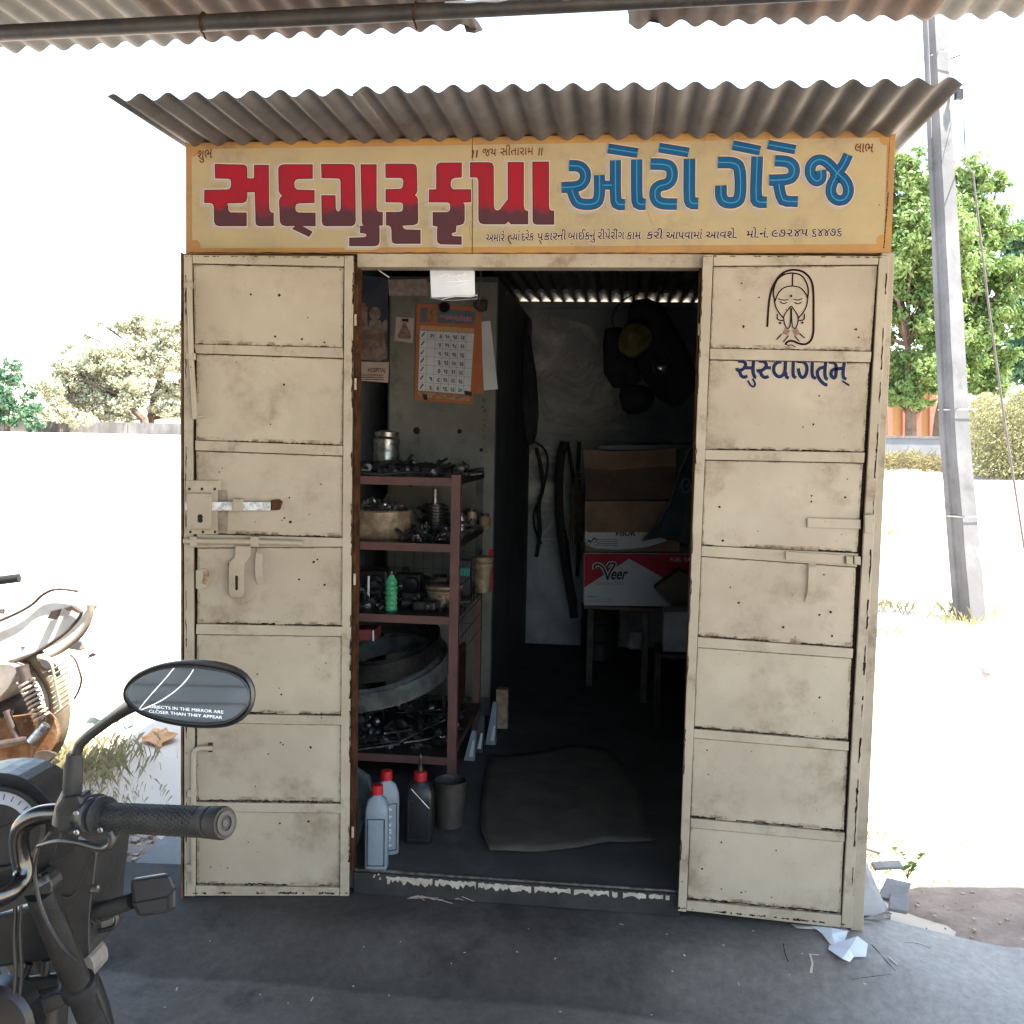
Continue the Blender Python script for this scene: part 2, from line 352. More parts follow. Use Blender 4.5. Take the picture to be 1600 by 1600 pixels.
_y = _t.nodes.new('ShaderNodeMath'); _y.operation = 'MULTIPLY_ADD'; _y.inputs[1].default_value = .12; _t.links.new(_n.outputs['Fac'], _y.inputs[0]); _t.links.new(_x.outputs['Y'], _y.inputs[2])
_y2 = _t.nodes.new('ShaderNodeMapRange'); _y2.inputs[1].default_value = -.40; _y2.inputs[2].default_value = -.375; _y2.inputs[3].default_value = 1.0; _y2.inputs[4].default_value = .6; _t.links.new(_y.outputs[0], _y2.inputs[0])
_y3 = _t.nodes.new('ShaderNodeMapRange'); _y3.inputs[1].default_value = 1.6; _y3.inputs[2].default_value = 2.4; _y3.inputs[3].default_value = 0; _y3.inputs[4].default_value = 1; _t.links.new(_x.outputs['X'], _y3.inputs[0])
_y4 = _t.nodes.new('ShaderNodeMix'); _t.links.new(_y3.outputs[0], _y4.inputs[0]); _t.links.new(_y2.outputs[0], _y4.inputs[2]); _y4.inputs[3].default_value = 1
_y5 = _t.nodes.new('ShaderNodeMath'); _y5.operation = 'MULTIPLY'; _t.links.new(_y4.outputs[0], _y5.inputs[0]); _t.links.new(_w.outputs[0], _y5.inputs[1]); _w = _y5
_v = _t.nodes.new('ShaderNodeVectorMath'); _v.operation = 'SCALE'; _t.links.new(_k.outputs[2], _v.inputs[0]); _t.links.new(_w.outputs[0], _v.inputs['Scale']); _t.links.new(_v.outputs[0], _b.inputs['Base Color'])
# ================================================================== SETTING
def ground_z(x, y):
    d = math.hypot(x-1.4, y+3.2)
    return -.19+.0168*max(0, d-4.5)*(1 if d < 70 else 1)*min(1, 1) if d < 75 else -.19+.0168*70.5+.004*(d-75)
mb = MB(); rings = [0, 1, 2, 3, 4, 5, 6, 8, 10, 13, 17, 22, 30, 40, 55, 75, 110, 180, 400, 1000]
seg = 72; idx = {}
for i, rr in enumerate(rings):
    for k in range(seg):
        a = 2*math.pi*k/seg; x = 1.4+rr*math.cos(a); y = -3.2+rr*math.sin(a)
        mb.v.append(Vector((x, y, ground_z(x, y)+(R_.uniform(-.02, .02) if 6 < rr < 60 else 0))))
for i in range(len(rings)-1):
    for k in range(seg):
        l = (k+1) % seg
        if i == 0: mb.f.append((k*1, seg+k, seg+l)) if False else mb.f.append((0, seg+k, seg+l))
        else: mb.f.append((i*seg+k, (i+1)*seg+k, (i+1)*seg+l, i*seg+l))
struct(mb.build('ground', SAND, smooth=True))

# platform: plinth under the kiosk, sloping face, lower apron
ZP = -.075
def uneven_plate(name, x0, x1, y0, y1, zf, nx, ny, m, edge=0.0, solid=.1):
    mb = MB()
    for j in range(ny+1):
        for i in range(nx+1):
            x = lerp(x0, x1, i/nx); y = lerp(y0, y1, j/ny); ex = 0
            if edge and (i in (0, nx)): ex = R_.uniform(-edge, edge)
            mb.v.append(Vector((x+ex, y, zf(x, y))))
    for j in range(ny):
        for i in range(nx):
            a = j*(nx+1)+i; mb.f.append((a, a+1, a+nx+2, a+nx+1))
    n = len(mb.v); base = list(mb.v)
    # skirt
    border = [i for i in range(nx+1)]+[j*(nx+1)+nx for j in range(1, ny+1)]+[ny*(nx+1)+i for i in range(nx-1, -1, -1)]+[j*(nx+1) for j in range(ny-1, 0, -1)]
    o = len(mb.v); mb.v += [base[i]-Vector((0, 0, solid)) for i in border]
    for q in range(len(border)):
        q2 = (q+1) % len(border); mb.f.append((border[q], border[q2], o+q2, o+q))
    return mb.build(name, m, smooth=True)
def apron_z(x, y):
    f = max(0, min(1, (y+.44)/.27)); f = f*f*(3-2*f)
    fx = 1-max(0, min(1, (x-2.2)/.5)); return lerp(-.165, ZP, f*fx)+.003*math.sin(x*3.1+y*2)+.0025*math.sin(x*9+y*7)
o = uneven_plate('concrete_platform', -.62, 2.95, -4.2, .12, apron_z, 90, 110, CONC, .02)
struct(o)
uneven_plate('concrete_plinth', -.26, 2.34, .12, 4.1, lambda x, y: ZP-.004, 30, 20, CONC_L, .02)['kind'] = 'structure'
o = uneven_plate('shed_floor', -3.2, 6.2, -6.9, -.0, lambda x, y: -.186+.004*math.sin(x*2)*math.sin(y*3), 60, 50, mat('pale_yard_concrete', (.46, .43, .39), (.38, .35, .32), 1.5, .85, 0, .3, 20), .05, .05); struct(o)

# soil strip in the shade right of the platform and the pebbly mound on the left
def soil_patch(name, cx, cy, rx, ry, h, m, n=46):
    mb = MB(); ring = []
    mb.v.append(Vector((cx, cy, ground_z(cx, cy)+h)))
    K = 10
    for i in range(1, K+1):
        for k in range(n):
            a = 2*math.pi*k/n; q = i/K
            rad = q*(1+.12*math.sin(3*a+1)+.07*math.sin(7*a))
            x = cx+rx*rad*math.cos(a); y = cy+ry*rad*math.sin(a)
            mb.v.append(Vector((x, y, ground_z(x, y)+h*(1-q*q)+R_.uniform(-.006, .006)-(.03 if i == K else 0))))
    for k in range(n): mb.f.append((0, 1+k, 1+(k+1) % n))
    for i in range(K-1):
        for k in range(n):
            l = (k+1) % n; mb.f.append((1+i*n+k, 1+(i+1)*n+k, 1+(i+1)*n+l, 1+i*n+l))
    return struct(mb.build(name, m, smooth=True))
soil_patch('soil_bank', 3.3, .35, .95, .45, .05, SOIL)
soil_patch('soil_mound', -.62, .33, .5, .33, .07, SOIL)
def rock(mb, c, r):
    vs = []
    for v in ((-1,-1,-1),(1,-1,-1),(1,1,-1),(-1,1,-1),(-1,-1,1),(1,-1,1),(1,1,1),(-1,1,1)):
        vs.append(Vector(c)+Vector((v[0]*R_.uniform(.4, .9), v[1]*R_.uniform(.4, .9), v[2]*R_.uniform(.25, .6)))*r)
    mb.add(vs, [(0,3,2,1),(4,5,6,7),(0,1,5,4),(1,2,6,5),(2,3,7,6),(3,0,4,7)])
mb = MB()
for i in range(520):
    x = R_.gauss(-.6, .26); y = R_.gauss(.33, .18)
    rock(mb, (x, y, ground_z(x, y)-.004+.07*max(0, 1-((x+.62)/.5)**2-((y-.33)/.33)**2)+.003), R_.choice((.006, .008, .012, .018)))
for i in range(420):
    x = R_.uniform(2.5, 4); y = R_.gauss(.4, .25)
    rock(mb, (x, y, ground_z(x, y)-.003+.05*max(0, 1-((x-3.3)/.95)**2-((y-.35)/.45)**2)+.003), R_.choice((.002, .003, .003, .004, .005, .009)))
struct(mb.build('pebbles', STONE), 'stuff', 'small stones and clods scattered on the bare soil')
mb = MB()
for i in range(160):
    a = R_.uniform(-.75, .75); d = 4.5+R_.random()**1.4*28
    x = 1.4+d*math.sin(a); y = -3.2+d*math.cos(a)
    if -.3 < x < 2.5 and y < 4.2: continue
    rock(mb, (x, y, ground_z(x, y)), R_.uniform(.008, .022)*(1+d*.03))
struct(mb.build('field_clods', STONE), 'stuff', 'scattered clods and stones on the sunlit field')
def tuft(mb, x, y, n, h, z=None, spread=.08):
    z = ground_z(x, y) if z is None else z
    for i in range(n):
        a = R_.uniform(0, 6.28); bx = x+R_.gauss(0, spread*.5); by = y+R_.gauss(0, spread*.5); hh = h*R_.uniform(.5, 1.1)
        dx, dy = math.cos(a)*hh*R_.uniform(.2, .8), math.sin(a)*hh*R_.uniform(.2, .8); wd = .0007+.0005*h/.1
        px_, py_ = -math.sin(a)*wd, math.cos(a)*wd
        mb.add([(bx-px_, by-py_, z), (bx+px_, by+py_, z), (bx+dx*.5, by+dy*.5, z+hh*.7), (bx+dx, by+dy, z+hh*.85)], [(0, 1, 2), (0, 2, 3)])
mb = MB()
for px, py, n, h in ((1385, 855, 90, .2), (1390, 965, 80, .2), (1395, 1002, 50, .15), (1505, 975, 60, .25), (1500, 990, 50, .2),
                     (1360, 1310, 140, .08), (1372, 1345, 120, .07), (1355, 1275, 80, .06), (1500, 1330, 60, .06),
                     (150, 1180, 70, .1), (130, 1200, 70, .1), (110, 1205, 60, .12), (190, 1235, 40, .05), (200, 1090, 20, .06), (60, 1215, 70, .1)):
    p = P(px, py, 'z', -.15); tuft(mb, p.x, p.y, int(n*(1.2 if px > 1300 else 3)), h*(.7 if px > 1300 else 1), None, .25)
struct(mb.build('dry_grass', DRYG), 'stuff', 'dry straw coloured grass tufts on the field')

# ------------------------------------------------------------------ far walls, trees, house, pole
def at_d(px, py, d): return D(px, py, d)
def zfree(px, d, z): p = D(px, 700, d); return Vector((p.x, p.y, z))
d0 = 100
wl = thing('boundary_wall', zfree(150, d0, .9), 'low stained grey plaster wall far off across the field at left', 'wall')
xs = [-560, -160, 88, 200, 420]
for i in range(4):
    a0, a1 = xs[i], xs[i+1]
    def pt(px, top): return D(px, (656+px*.0215) if top else (675+px*.02), d0)
    q = [pt(a0, 0)-Vector((0, 0, .8)), pt(a1-1, 0)-Vector((0, 0, .8)), pt(a1-1, 1), pt(a0, 1)]
    mb = MB().slab(q, _fw, .25); mb.build('wall_section', WALLG, wl)
d1 = 42
wr = thing('boundary_wall', zfree(1440, d1, .4), 'blue grey plaster wall beyond the field, right of the kiosk behind the pole', 'wall')
q = [D(1300, 732, d1)-Vector((0, 0, .5)), D(1560, 738, d1)-Vector((0, 0, .5)), D(1560, 684, d1), D(1300, 680, d1)]
MB().slab(q, _fw, .25).build('wall_panel', WALLB, wr)
q = [D(1295, 683, d1-.05), D(1565, 687, d1-.05), D(1565, 683, d1-.05), D(1295, 679, d1-.05)]
MB().slab(q, _fw, .4).build('coping', WALLG, wr)
# house behind
hz = 60
hs = thing('house', zfree(1400, hz, .8), 'ochre and red plastered house behind the trees right of the kiosk', 'house')
MB().slab([D(1300, 700, hz), D(1475, 703, hz), D(1475, 560, hz), D(1300, 560, hz)], _fw, 6).build('wall', YELLOWW, hs)
MB().slab([D(1300, 560, hz-1), D(1485, 560, hz-1), D(1485, 548, hz-1), D(1300, 548, hz-1)], _fw, 8).build('roof', WALLG, hs)
for a, b_ in ((1384, 1392), (1408, 1418), (1450, 1460)):
    MB().slab([D(a, 700, hz-.1), D(b_, 700, hz-.1), D(b_, 600, hz-.1), D(a, 600, hz-.1)], -_fw, .3).build('pillar', REDW, hs)
MB().slab([D(1425, 700, hz-.1), D(1440, 700, hz-.1), D(1440, 630, hz-.1), D(1425, 630, hz-.1)], -_fw, .1).build('door', REDW, hs)

def tree(name, label, trunk, blobs, leaf, n, lm, d, group=None, thin=0, lean=.3, tw=.16, dens=.55, squash=.8):
    """trunk: px path; blobs: (px, py, r_px)"""
    k = d/F_PX; base = D(*trunk[0], d); base.z = ground_z(base.x, base.y)-.2
    t = thing(name, base, label, 'tree', group)
    pts = [base]+[D(px, py, d) for px, py in trunk[1:]]
    mb = MB(); m = len(pts)
    mb.tube(pts, [tw*(1-.55*i/(m-1)) for i in range(m)], 8)
    cents = []
    for px, py, r in blobs:
        c = D(px, py, d+R_.uniform(-.5, .5)*r*k*1.6); cents.append((c, r*k))
        s = min(pts[1:], key=lambda p: (p-c).length+max(0, p.z-c.z)*2)
        mid = s.lerp(c, .5)+Vector((R_.uniform(-1, 1), R_.uniform(-1, 1), R_.uniform(-.4, .8)))*r*k*.3
        mb.tube([s, mid, c], [tw*.35, tw*.22, tw*.08], 5)
        for _ in range(5 if thin else 3):
            e = c+Vector((R_.gauss(0, 1), R_.gauss(0, 1), R_.gauss(.3, .7)))*r*k*(.75 if thin else .5)
            mb.tube([mid.lerp(c, R_.random()), c.lerp(e, .5)+Vector((0, 0, .1*r*k)), e], [tw*.12, tw*.08, tw*.02], 4)
    mb.build('trunk', BARK, t, smooth=True)
    lb = MB(); vol = sum(r**2 for c, r in cents)
    for c, r in cents:
        # small clumps inside each blob so light and dark show
        cl = max(4, int(26*dens)); sub = []
        for _ in range(cl):
            v = Vector((R_.gauss(0, 1), R_.gauss(0, 1), R_.gauss(0, 1))).normalized()*(R_.random()**.45)
            sub.append((c+Vector((v.x*r, v.y*r, v.z*r*squash)), r*R_.uniform(.16, .34)))
        nn = int(n*r*r/vol)
        for _ in range(nn):
            cc, rr = R_.choice(sub); v = Vector((R_.gauss(0, 1), R_.gauss(0, 1), R_.gauss(0, .7)))*rr*.62
            p = cc+v; s = leaf*R_.uniform(.6, 1.3)
            nrm = (v.normalized()+Vector((R_.gauss(0, .6), R_.gauss(0, .6), R_.gauss(.3, .6)))).normalized()
            u = nrm.orthogonal().normalized(); u = (Matrix.Rotation(R_.uniform(0, 6.28), 3, nrm) @ u)*s; w_ = nrm.cross(u)*.5
            lb.v += [p-u*.5, p+w_*.5, p+u*.55, p-w_*.5]; o = len(lb.v)-4; lb.f.append((o, o+1, o+2, o+3))
    me = bpy.data.meshes.new('crown'); me.from_pydata([tuple(v) for v in lb.v], [], lb.f); me.materials.append(lm)
    o = bpy.data.objects.new('crown', me); COL.objects.link(o); o.parent = t; o.matrix_parent_inverse = world_inv(t)
    return t
# acacia behind the left wall
tree('acacia_tree', 'wide pale yellow green acacia with a forked trunk behind the wall at left', [(228, 672), (225, 655), (208, 640), (195, 620)],
     [(150, 590, 45), (110, 600, 40), (180, 570, 42), (165, 615, 42), (125, 625, 34), (200, 600, 30), (145, 560, 28), (95, 580, 22), (160, 640, 26), (130, 560, 34), (185, 640, 30), (90, 625, 26), (215, 620, 26)],
     .36, 30000, LEAFP, 104, thin=1, tw=.55, dens=.8, squash=.75)
tree('acacia_tree', 'taller pale acacia with open branches next to the left edge of the kiosk', [(232, 672), (235, 655), (240, 625), (248, 600), (255, 575)],
     [(215, 515, 34), (250, 520, 34), (280, 540, 36), (190, 510, 20), (265, 560, 34), (235, 550, 30), (290, 600, 30), (270, 640, 22), (300, 560, 30), (155, 505, 9), (135, 525, 8), (290, 650, 16), (265, 610, 28), (230, 585, 26), (205, 545, 26), (255, 640, 20), (285, 510, 24)],
     .34, 23000, LEAFP, 107, thin=1, tw=.5, dens=.8, squash=.8)
tree('bush_tree', 'dark green leafy tree behind the wall at the left edge', [(10, 675), (12, 650), (14, 620)],
     [(10, 590, 26), (18, 570, 14), (-10, 610, 34), (25, 620, 30), (45, 645, 24), (0, 650, 36), (-40, 630, 40), (55, 665, 16)], .42, 7000, LEAFD, 96, tw=.3, dens=.7)
tree('shrub_tree', 'low pale shrub over the left wall between dark tree and acacia', [(95, 672), (92, 650)],
     [(80, 610, 22), (90, 640, 24), (70, 650, 20), (115, 655, 18), (60, 600, 14), (135, 655, 14)], .3, 3500, LEAFP, 98, tw=.15, dens=.6)
tree('neem_tree', 'big bright green tree between the kiosk and the concrete pole', [(1425, 690), (1423, 650), (1420, 600), (1418, 540)],
     [(1420, 270, 40), (1455, 300, 50), (1400, 320, 50), (1440, 360, 60), (1400, 420, 60), (1460, 430, 60), (1420, 490, 60), (1470, 510, 50), (1400, 560, 50), (1450, 580, 48), (1480, 370, 50), (1350, 500, 60), (1350, 400, 60), (1340, 300, 50), (1480, 610, 26), (1430, 620, 30), (1400, 620, 20), (1385, 600, 24)],
     .26, 50000, LEAF, 47, tw=.32, dens=.85)
tree('neem_tree', 'bright green tree right of the concrete pole, taller than its neighbour', [(1462, 690), (1468, 650), (1478, 600), (1490, 540)],
     [(1500, 270, 36), (1535, 280, 34), (1560, 290, 22), (1510, 330, 46), (1500, 400, 50), (1540, 420, 44), (1510, 470, 50), (1560, 500, 50), (1520, 540, 46), (1500, 590, 36), (1550, 570, 40), (1555, 360, 46), (1580, 440, 50), (1530, 610, 40), (1460, 560, 40), (1480, 460, 46)],
     .27, 38000, LEAF, 50, tw=.3, dens=.85)
tree('broad_tree', 'bluish green tree at the right edge of the picture', [(1640, 700), (1640, 640), (1635, 580)],
     [(1600, 370, 32), (1590, 420, 44), (1630, 400, 50), (1600, 480, 50), (1580, 560, 36), (1640, 500, 60), (1600, 580, 40)], .38, 12000, LEAFD, 54, tw=.3, dens=.8)
# dry hedge right
hb = MB()
for i in range(26000):
    px = R_.uniform(1515, 1680); f = R_.random(); py = lerp(745+(px-1515)*.08, 640-40*abs(math.sin(px*.05))*.6-(px-1515)*.12, f**.9)
    p = D(px, py, 36+R_.uniform(-2.5, 2.5)); s = R_.uniform(.04, .1)
    n = Vector((R_.gauss(0, 1), R_.gauss(0, 1), R_.gauss(.3, 1))).normalized(); u = n.orthogonal().normalized()*s; v = n.cross(u)*.4
    hb.add([p-u, p+v, p+u, p-v], [(0, 1, 2, 3)])
struct(hb.build('dry_hedge', HEDGE), 'stuff', 'pale dry scrub right of the concrete pole')
hb = MB()
for i in range(1400):
    px = R_.uniform(1370, 1480); p = D(px, R_.uniform(715, 738)-10*R_.random()*(px < 1440), 40+R_.uniform(-1, 1)); s = R_.uniform(.1, .28)
    e = p+Vector((R_.gauss(0, 1), R_.gauss(0, 1), R_.gauss(.5, .5)))*s
    hb.tube([p, e], .012, 3, False)
struct(hb.build('dry_brushwood', DRYG), 'stuff', 'pale dry brushwood heaped along the blue grey wall')

# utility pole
pb = P(1515, 962, 'z', -.06); dpole = (pb-CAM).dot(_fw)
pole = thing('utility_pole', pb, 'pale grey concrete utility pole standing in the field right of the kiosk', 'pole')
mb = MB()
k = dpole/F_PX
ctr = [D(1517, 985, dpole), D(1493, 700, dpole), D(1473, 300, dpole), D(1458, 0, dpole), D(1450, -160, dpole)]
hw = [21*k, 19.5*k, 17*k, 15*k, 14*k]
sdir = (_R*.93+_fw.cross(Vector((0, 0, 1)))*0).normalized(); dd = Vector((_fw.x, _fw.y, 0)).normalized()
# I-section: two flanges and a web
up = (ctr[-1]-ctr[0]).normalized()
for (o0, wd, dp) in ((-.6, .4, 1.0), (.35, .7, 1.0)):
    pass
ang = math.radians(28); a1 = (_R*math.cos(ang)+dd*math.sin(ang)).normalized(); a2 = (dd*math.cos(ang)-_R*math.sin(ang)).normalized()
prof = [(-1, -1), (1, -1), (1, 1), (-1, 1), (-1, .45), (-.82, .3), (-.82, -.3), (-1, -.45)]
vs = []
NS = 34
for j in range(NS+1):
    q = j/NS*(len(ctr)-1); i = min(int(q), len(ctr)-2); c = ctr[i].lerp(ctr[i+1], q-i); h = lerp(hw[i], hw[i+1], q-i)*.86
    for (x, y) in prof: vs.append(c+a1*x*h*R_.uniform(.96, 1.02)+a2*y*h*.9*R_.uniform(.97, 1.02))
n = len(prof)
mb.add(vs, [(j*n+i, j*n+(i+1) % n, (j+1)*n+(i+1) % n, (j+1)*n+i) for j in range(NS) for i in range(n)]+[tuple(range(NS*n, NS*n+n))])
mb.build('shaft', POLEM, pole)
for (px, py) in ((1474, 88), (1497, 640), (1506, 806)):
    mb = MB(); c = D(px-1, py, dpole); h = 20*k
    mb.tube([c+a1*x*h*1.0+a2*y*h*.95 for x, y in ((-1, -1), (1, -1), (1, 1), (-1, 1))], .008, 5, closed=True)
    mb.build('wire_band', STEEL, pole)
mb = MB(); mb.obox(D(1498, 148, dpole-.1), _R*.03, dd*.03, _U*.045); mb.tube([D(1480, 132, dpole), D(1500, 140, dpole-.1)], .012, 6)
mb.build('insulator', BLACKP, pole)
mb = MB(); mb.tube([D(1448, 30, dpole-.12), D(1452, 130, dpole-.14), D(1454, 215, dpole-.14)], .012, 6); mb.build('conduit', POLEM, pole)
mb = MB(); mb.tube([D(1503, 250, dpole), D(1520, 270, dpole-.5), D(1545, 480, dpole-1), D(1570, 660, dpole-1.4), D(1604, 880, dpole-2), D(1612, 930, dpole-2.1)], .009, 5)
tag(mb.build('guy_wire', DBROWN), 'thin brown stay wire slanting down right of the concrete pole', 'wire')
tag(MB().tube([D(1500, 150, dpole), D(1506, 190, dpole-.2), D(1508, 235, dpole-.2)], .006, 4).build('loose_wire', BLACKP), 'short dark wire dangling from the pole top', 'wire')

# ================================================================== KIOSK
W, H, DEP = 2.22, 2.383, 3.9
kiosk = thing('kiosk', (W/2, DEP/2, ZP), 'cream painted sheet metal garage kiosk with open double doors and corrugated roof', 'kiosk')
XA, XB = P(562, 422, 'y', 0).x, P(1095, 420, 'y', 0).x
XB0 = P(1062, 1390, 'y', 0).x
ZL = P(800, 419, 'y', 0).z
# walls
ZBW = P(900, 473, 'y', DEP-.02).z
MB().box((0, .04, ZP), (.012, DEP, ZBW+.0)).build('side_wall', SOOT, kiosk)
MB().box((W-.012, .04, ZP), (W, DEP, ZBW+.0)).build('side_wall', SOOT, kiosk)
bw = MB().box((.012, DEP-.012, ZP), (W-.012, DEP, ZBW-.006)).build('back_wall', SOOT, kiosk)
DUSTF = mat('pale_dust_smear', (.72, .70, .66), (.6, .59, .56), 6, .8)
_t = DUSTF.node_tree; _b = _t.nodes['Principled BSDF']; _n = _t.nodes.new('ShaderNodeTexNoise'); _n.inputs['Scale'].default_value = 2.6; _n.inputs['Detail'].default_value = 8; _n.inputs['Distortion'].default_value = .7; _n.inputs['Roughness'].default_value = .62
_c = _t.nodes.new('ShaderNodeTexCoord'); _t.links.new(_c.outputs['Object'], _n.inputs[0]); _q = _t.nodes.new('ShaderNodeMapRange'); _q.inputs[1].default_value = .38; _q.inputs[2].default_value = .66; _q.inputs[4].default_value = .95; _t.links.new(_n.outputs['Fac'], _q.inputs[0]); _t.links.new(_q.outputs[0], _b.inputs['Alpha'])
MB().flat([P(x, y, 'y', DEP-.014) for x, y in smooth_pts([(822, 488), (900, 500), (940, 520), (950, 600), (990, 660), (985, 672), (900, 668), (850, 665), (846, 630), (832, 570)], 2, True)]).build('dust_smear', DUSTF, kiosk)
MB().flat([P(x, y, 'y', DEP-.014) for x, y in smooth_pts([(824, 700), (870, 695), (885, 760), (885, 840), (830, 842), (822, 770)], 2, True)]).build('dust_smear', DUSTF, kiosk)
for px_ in (990,):
    x = P(px_, 600, 'y', DEP-.03).x; MB().box((x-.02, DEP-.04, .0), (x+.02, DEP-.0125, ZBW)).build('wall_stud', SOOT, kiosk)
for z in (P(900, 683, 'y', DEP-.03).z, P(900, 852, 'y', DEP-.03).z):
    MB().box((.02, DEP-.048, z-.022), (W-.02, DEP-.041, z+.022)).build('wall_rail', SOOT, kiosk, .003)
MB().box((.02, DEP-.05, ZBW-.04), (W-.02, DEP-.013, ZBW+.004)).build('wall_rail', SOOT, kiosk, .003)
MB().box((.012, .0, -.06), (W-.012, DEP-.013, -.004)).build('floor', FLOOR, kiosk)
# ceiling beam at the back
zb = P(900, 450, 'y', 3.4).z
MB().box((.02, 3.38, zb-.025), (W-.02, 3.43, zb+.03)).build('roof_beam', SOOT, kiosk, .002)
MB().box((.02, 1.6, H-.07), (W-.02, 1.65, H-.02)).build('roof_beam', GREYP, kiosk, .002)
# front posts
def pbox(x0, x1, z0, z1, y0, y1): return MB().box((x0, y0, z0), (x1, y1, z1))
pbox(-.012, .035, ZP+.005, P(290, 396, 'y', 0).z-.003, -.002, .04).build('corner_post', OCHRE, kiosk, .002)
xr0 = P(1385, 700, 'y', -.01).x
pbox(W-.03, W+.008, ZP+.004, P(1393, 398, 'y', 0).z, -.03, .04).build('corner_post', CREAM_D, kiosk, .002)
pbox(.036, XA-.012, ZP+.02, ZL+.02, .002, .035).build('front_panel', CREAM, kiosk)
pbox(XB+.002, W-.031, ZP+.02, ZL+.02, .002, .035).build('front_panel', CREAM, kiosk)
pbox(XA-.013, XA-.003, 0.0, ZL+.02, -.012, .045).build('door_jamb', RUST, kiosk, .002)
pbox(XB-.003, XB+.0015, 0.0, ZL+.02, -.012, .045).build('door_jamb', RUST, kiosk, .002)
lin = pbox(XA-.005, XB+.005, ZL, ZL+.045, -.016, .05).build('lintel', CREAM_D, kiosk, .003)
# chipped sill plate
mb = MB(); zt = -.002
mb.box((XA, -.012, ZP+.001), (XB, .0, zt)); sill = mb.build('door_sill', mat('dark_worn_sill', (.035, .031, .028), (.022, .02, .018), 9, .85), kiosk, .002)
mb = MB()
x = P(605, 1370, 'y', -.013).x; x1 = P(1050, 1388, 'y', -.013).x; top = []; bot = []
while x < x1:
    f = (x-P(605, 1370, 'y', 0).x)/(x1-P(605, 1370, 'y', 0).x)
    amp = .021*(1-.55*f); top.append(Vector((x, -.0135, zt-.002-R_.random()*.006))); bot.append(Vector((x, -.0135, zt-.010-R_.random()*amp-.004))); x += R_.uniform(.004, .011)
for i in range(len(top)-1):
    if R_.random() > .07: mb.add([bot[i], bot[i+1], top[i+1], top[i]], [(0, 1, 2, 3)])
for i in range(5):
    c = P(R_.uniform(575, 612), R_.uniform(1366, 1376), 'y', -.0136); mb.add([c, c+Vector((.008, 0, .002)), c+Vector((.005, 0, .009))], [(0, 1, 2)])
mb.build('paint_remnant', mat('chipped_cream_paint', (.52, .46, .38), (.38, .31, .24), 40, .7), kiosk)
MB().box((XA, .004, -.003), (XB, .012, .004)).build('sill_rail', STEEL, kiosk)

# corrugated roof
def corrugated(x0, x1, y0, y1, zf, pitch, amp, m, name, parent, phase=0, seg=10, thick=.0012, endjag=0, ny=6, xoff=None):
    mb = MB(); nx = int((x1-x0)/pitch*seg)
    for j in range(ny+1):
        for i in range(nx+1):
            x = x0+(x1-x0)*i/nx; y = lerp(y0, y1, j/ny)
            if j in (0,) and endjag: y += endjag*(math.sin(x*23)+.6*math.sin(x*57+1))*.5+R_.uniform(-endjag, endjag)*.15
            mb.v.append(Vector((x+(xoff(y) if xoff else 0), y, zf(x, y)+amp*math.sin(2*math.pi*(x-phase)/pitch))))
    for j in range(ny):
        for i in range(nx):
            a = j*(nx+1)+i; mb.f.append((a, a+1, a+nx+2, a+nx+1))
    return mb.build(name, m, parent, smooth=True, solid=thick)
EY = -.47
zl0, zr0 = P(168, 153, 'y', EY), P(1505, 127, 'y', EY)
RX0, RX1 = zl0.x, zr0.x
PITCH_R = (RX1-RX0)/28.6
def kz(x, y): return lerp(zl0.z, zr0.z, (x-RX0)/(RX1-RX0))-.0+((ZBW+.0095-(zl0.z+zr0.z)/2)*(y-EY)/(DEP-EY) if y > EY else 0)+.0035*math.sin(x*2.2)
cuts = [0, 9, 19, 28.6]
for i in range(3):
    a, b_ = RX0+cuts[i]*PITCH_R-(.02 if i else 0), RX0+cuts[i+1]*PITCH_R
    corrugated(a, b_, EY-(.006 if i == 1 else 0), DEP+.12, (lambda x, y, i=i: kz(x, y)+.002*i), PITCH_R, .0105, GI, 'roof_sheet', kiosk, RX0-PITCH_R*.05, ny=8)
# curled scraps wedged under the sheet along the sign top
mb = MB()
for i in range(26):
    x = RX0+.12+i*PITCH_R+R_.uniform(-.008, .008)
    if R_.random() < .15 or x > W-.02: continue
    z = P(800, 213, 'y', -.04).z+.006; h = R_.uniform(.012, .03); wd = R_.uniform(.012, .024)
    pts = []
    for j in range(6):
        s = j/5; pts.append((x+wd*math.cos(3.3+s*2.6)+R_.uniform(-.002, .002), -.035-.02*math.sin(s*3), z+.004+h*.5*(1+math.sin(3.3+s*2.6))))
    wdt = R_.uniform(.004, .009)
    mb.ribbon(pts, wdt, (0, -1, .3), jag=.5)
mb.build('paper_scrap', mat('curled_scrap', (.42, .35, .27), (.3, .24, .18), 30, .7), kiosk, solid=.001)

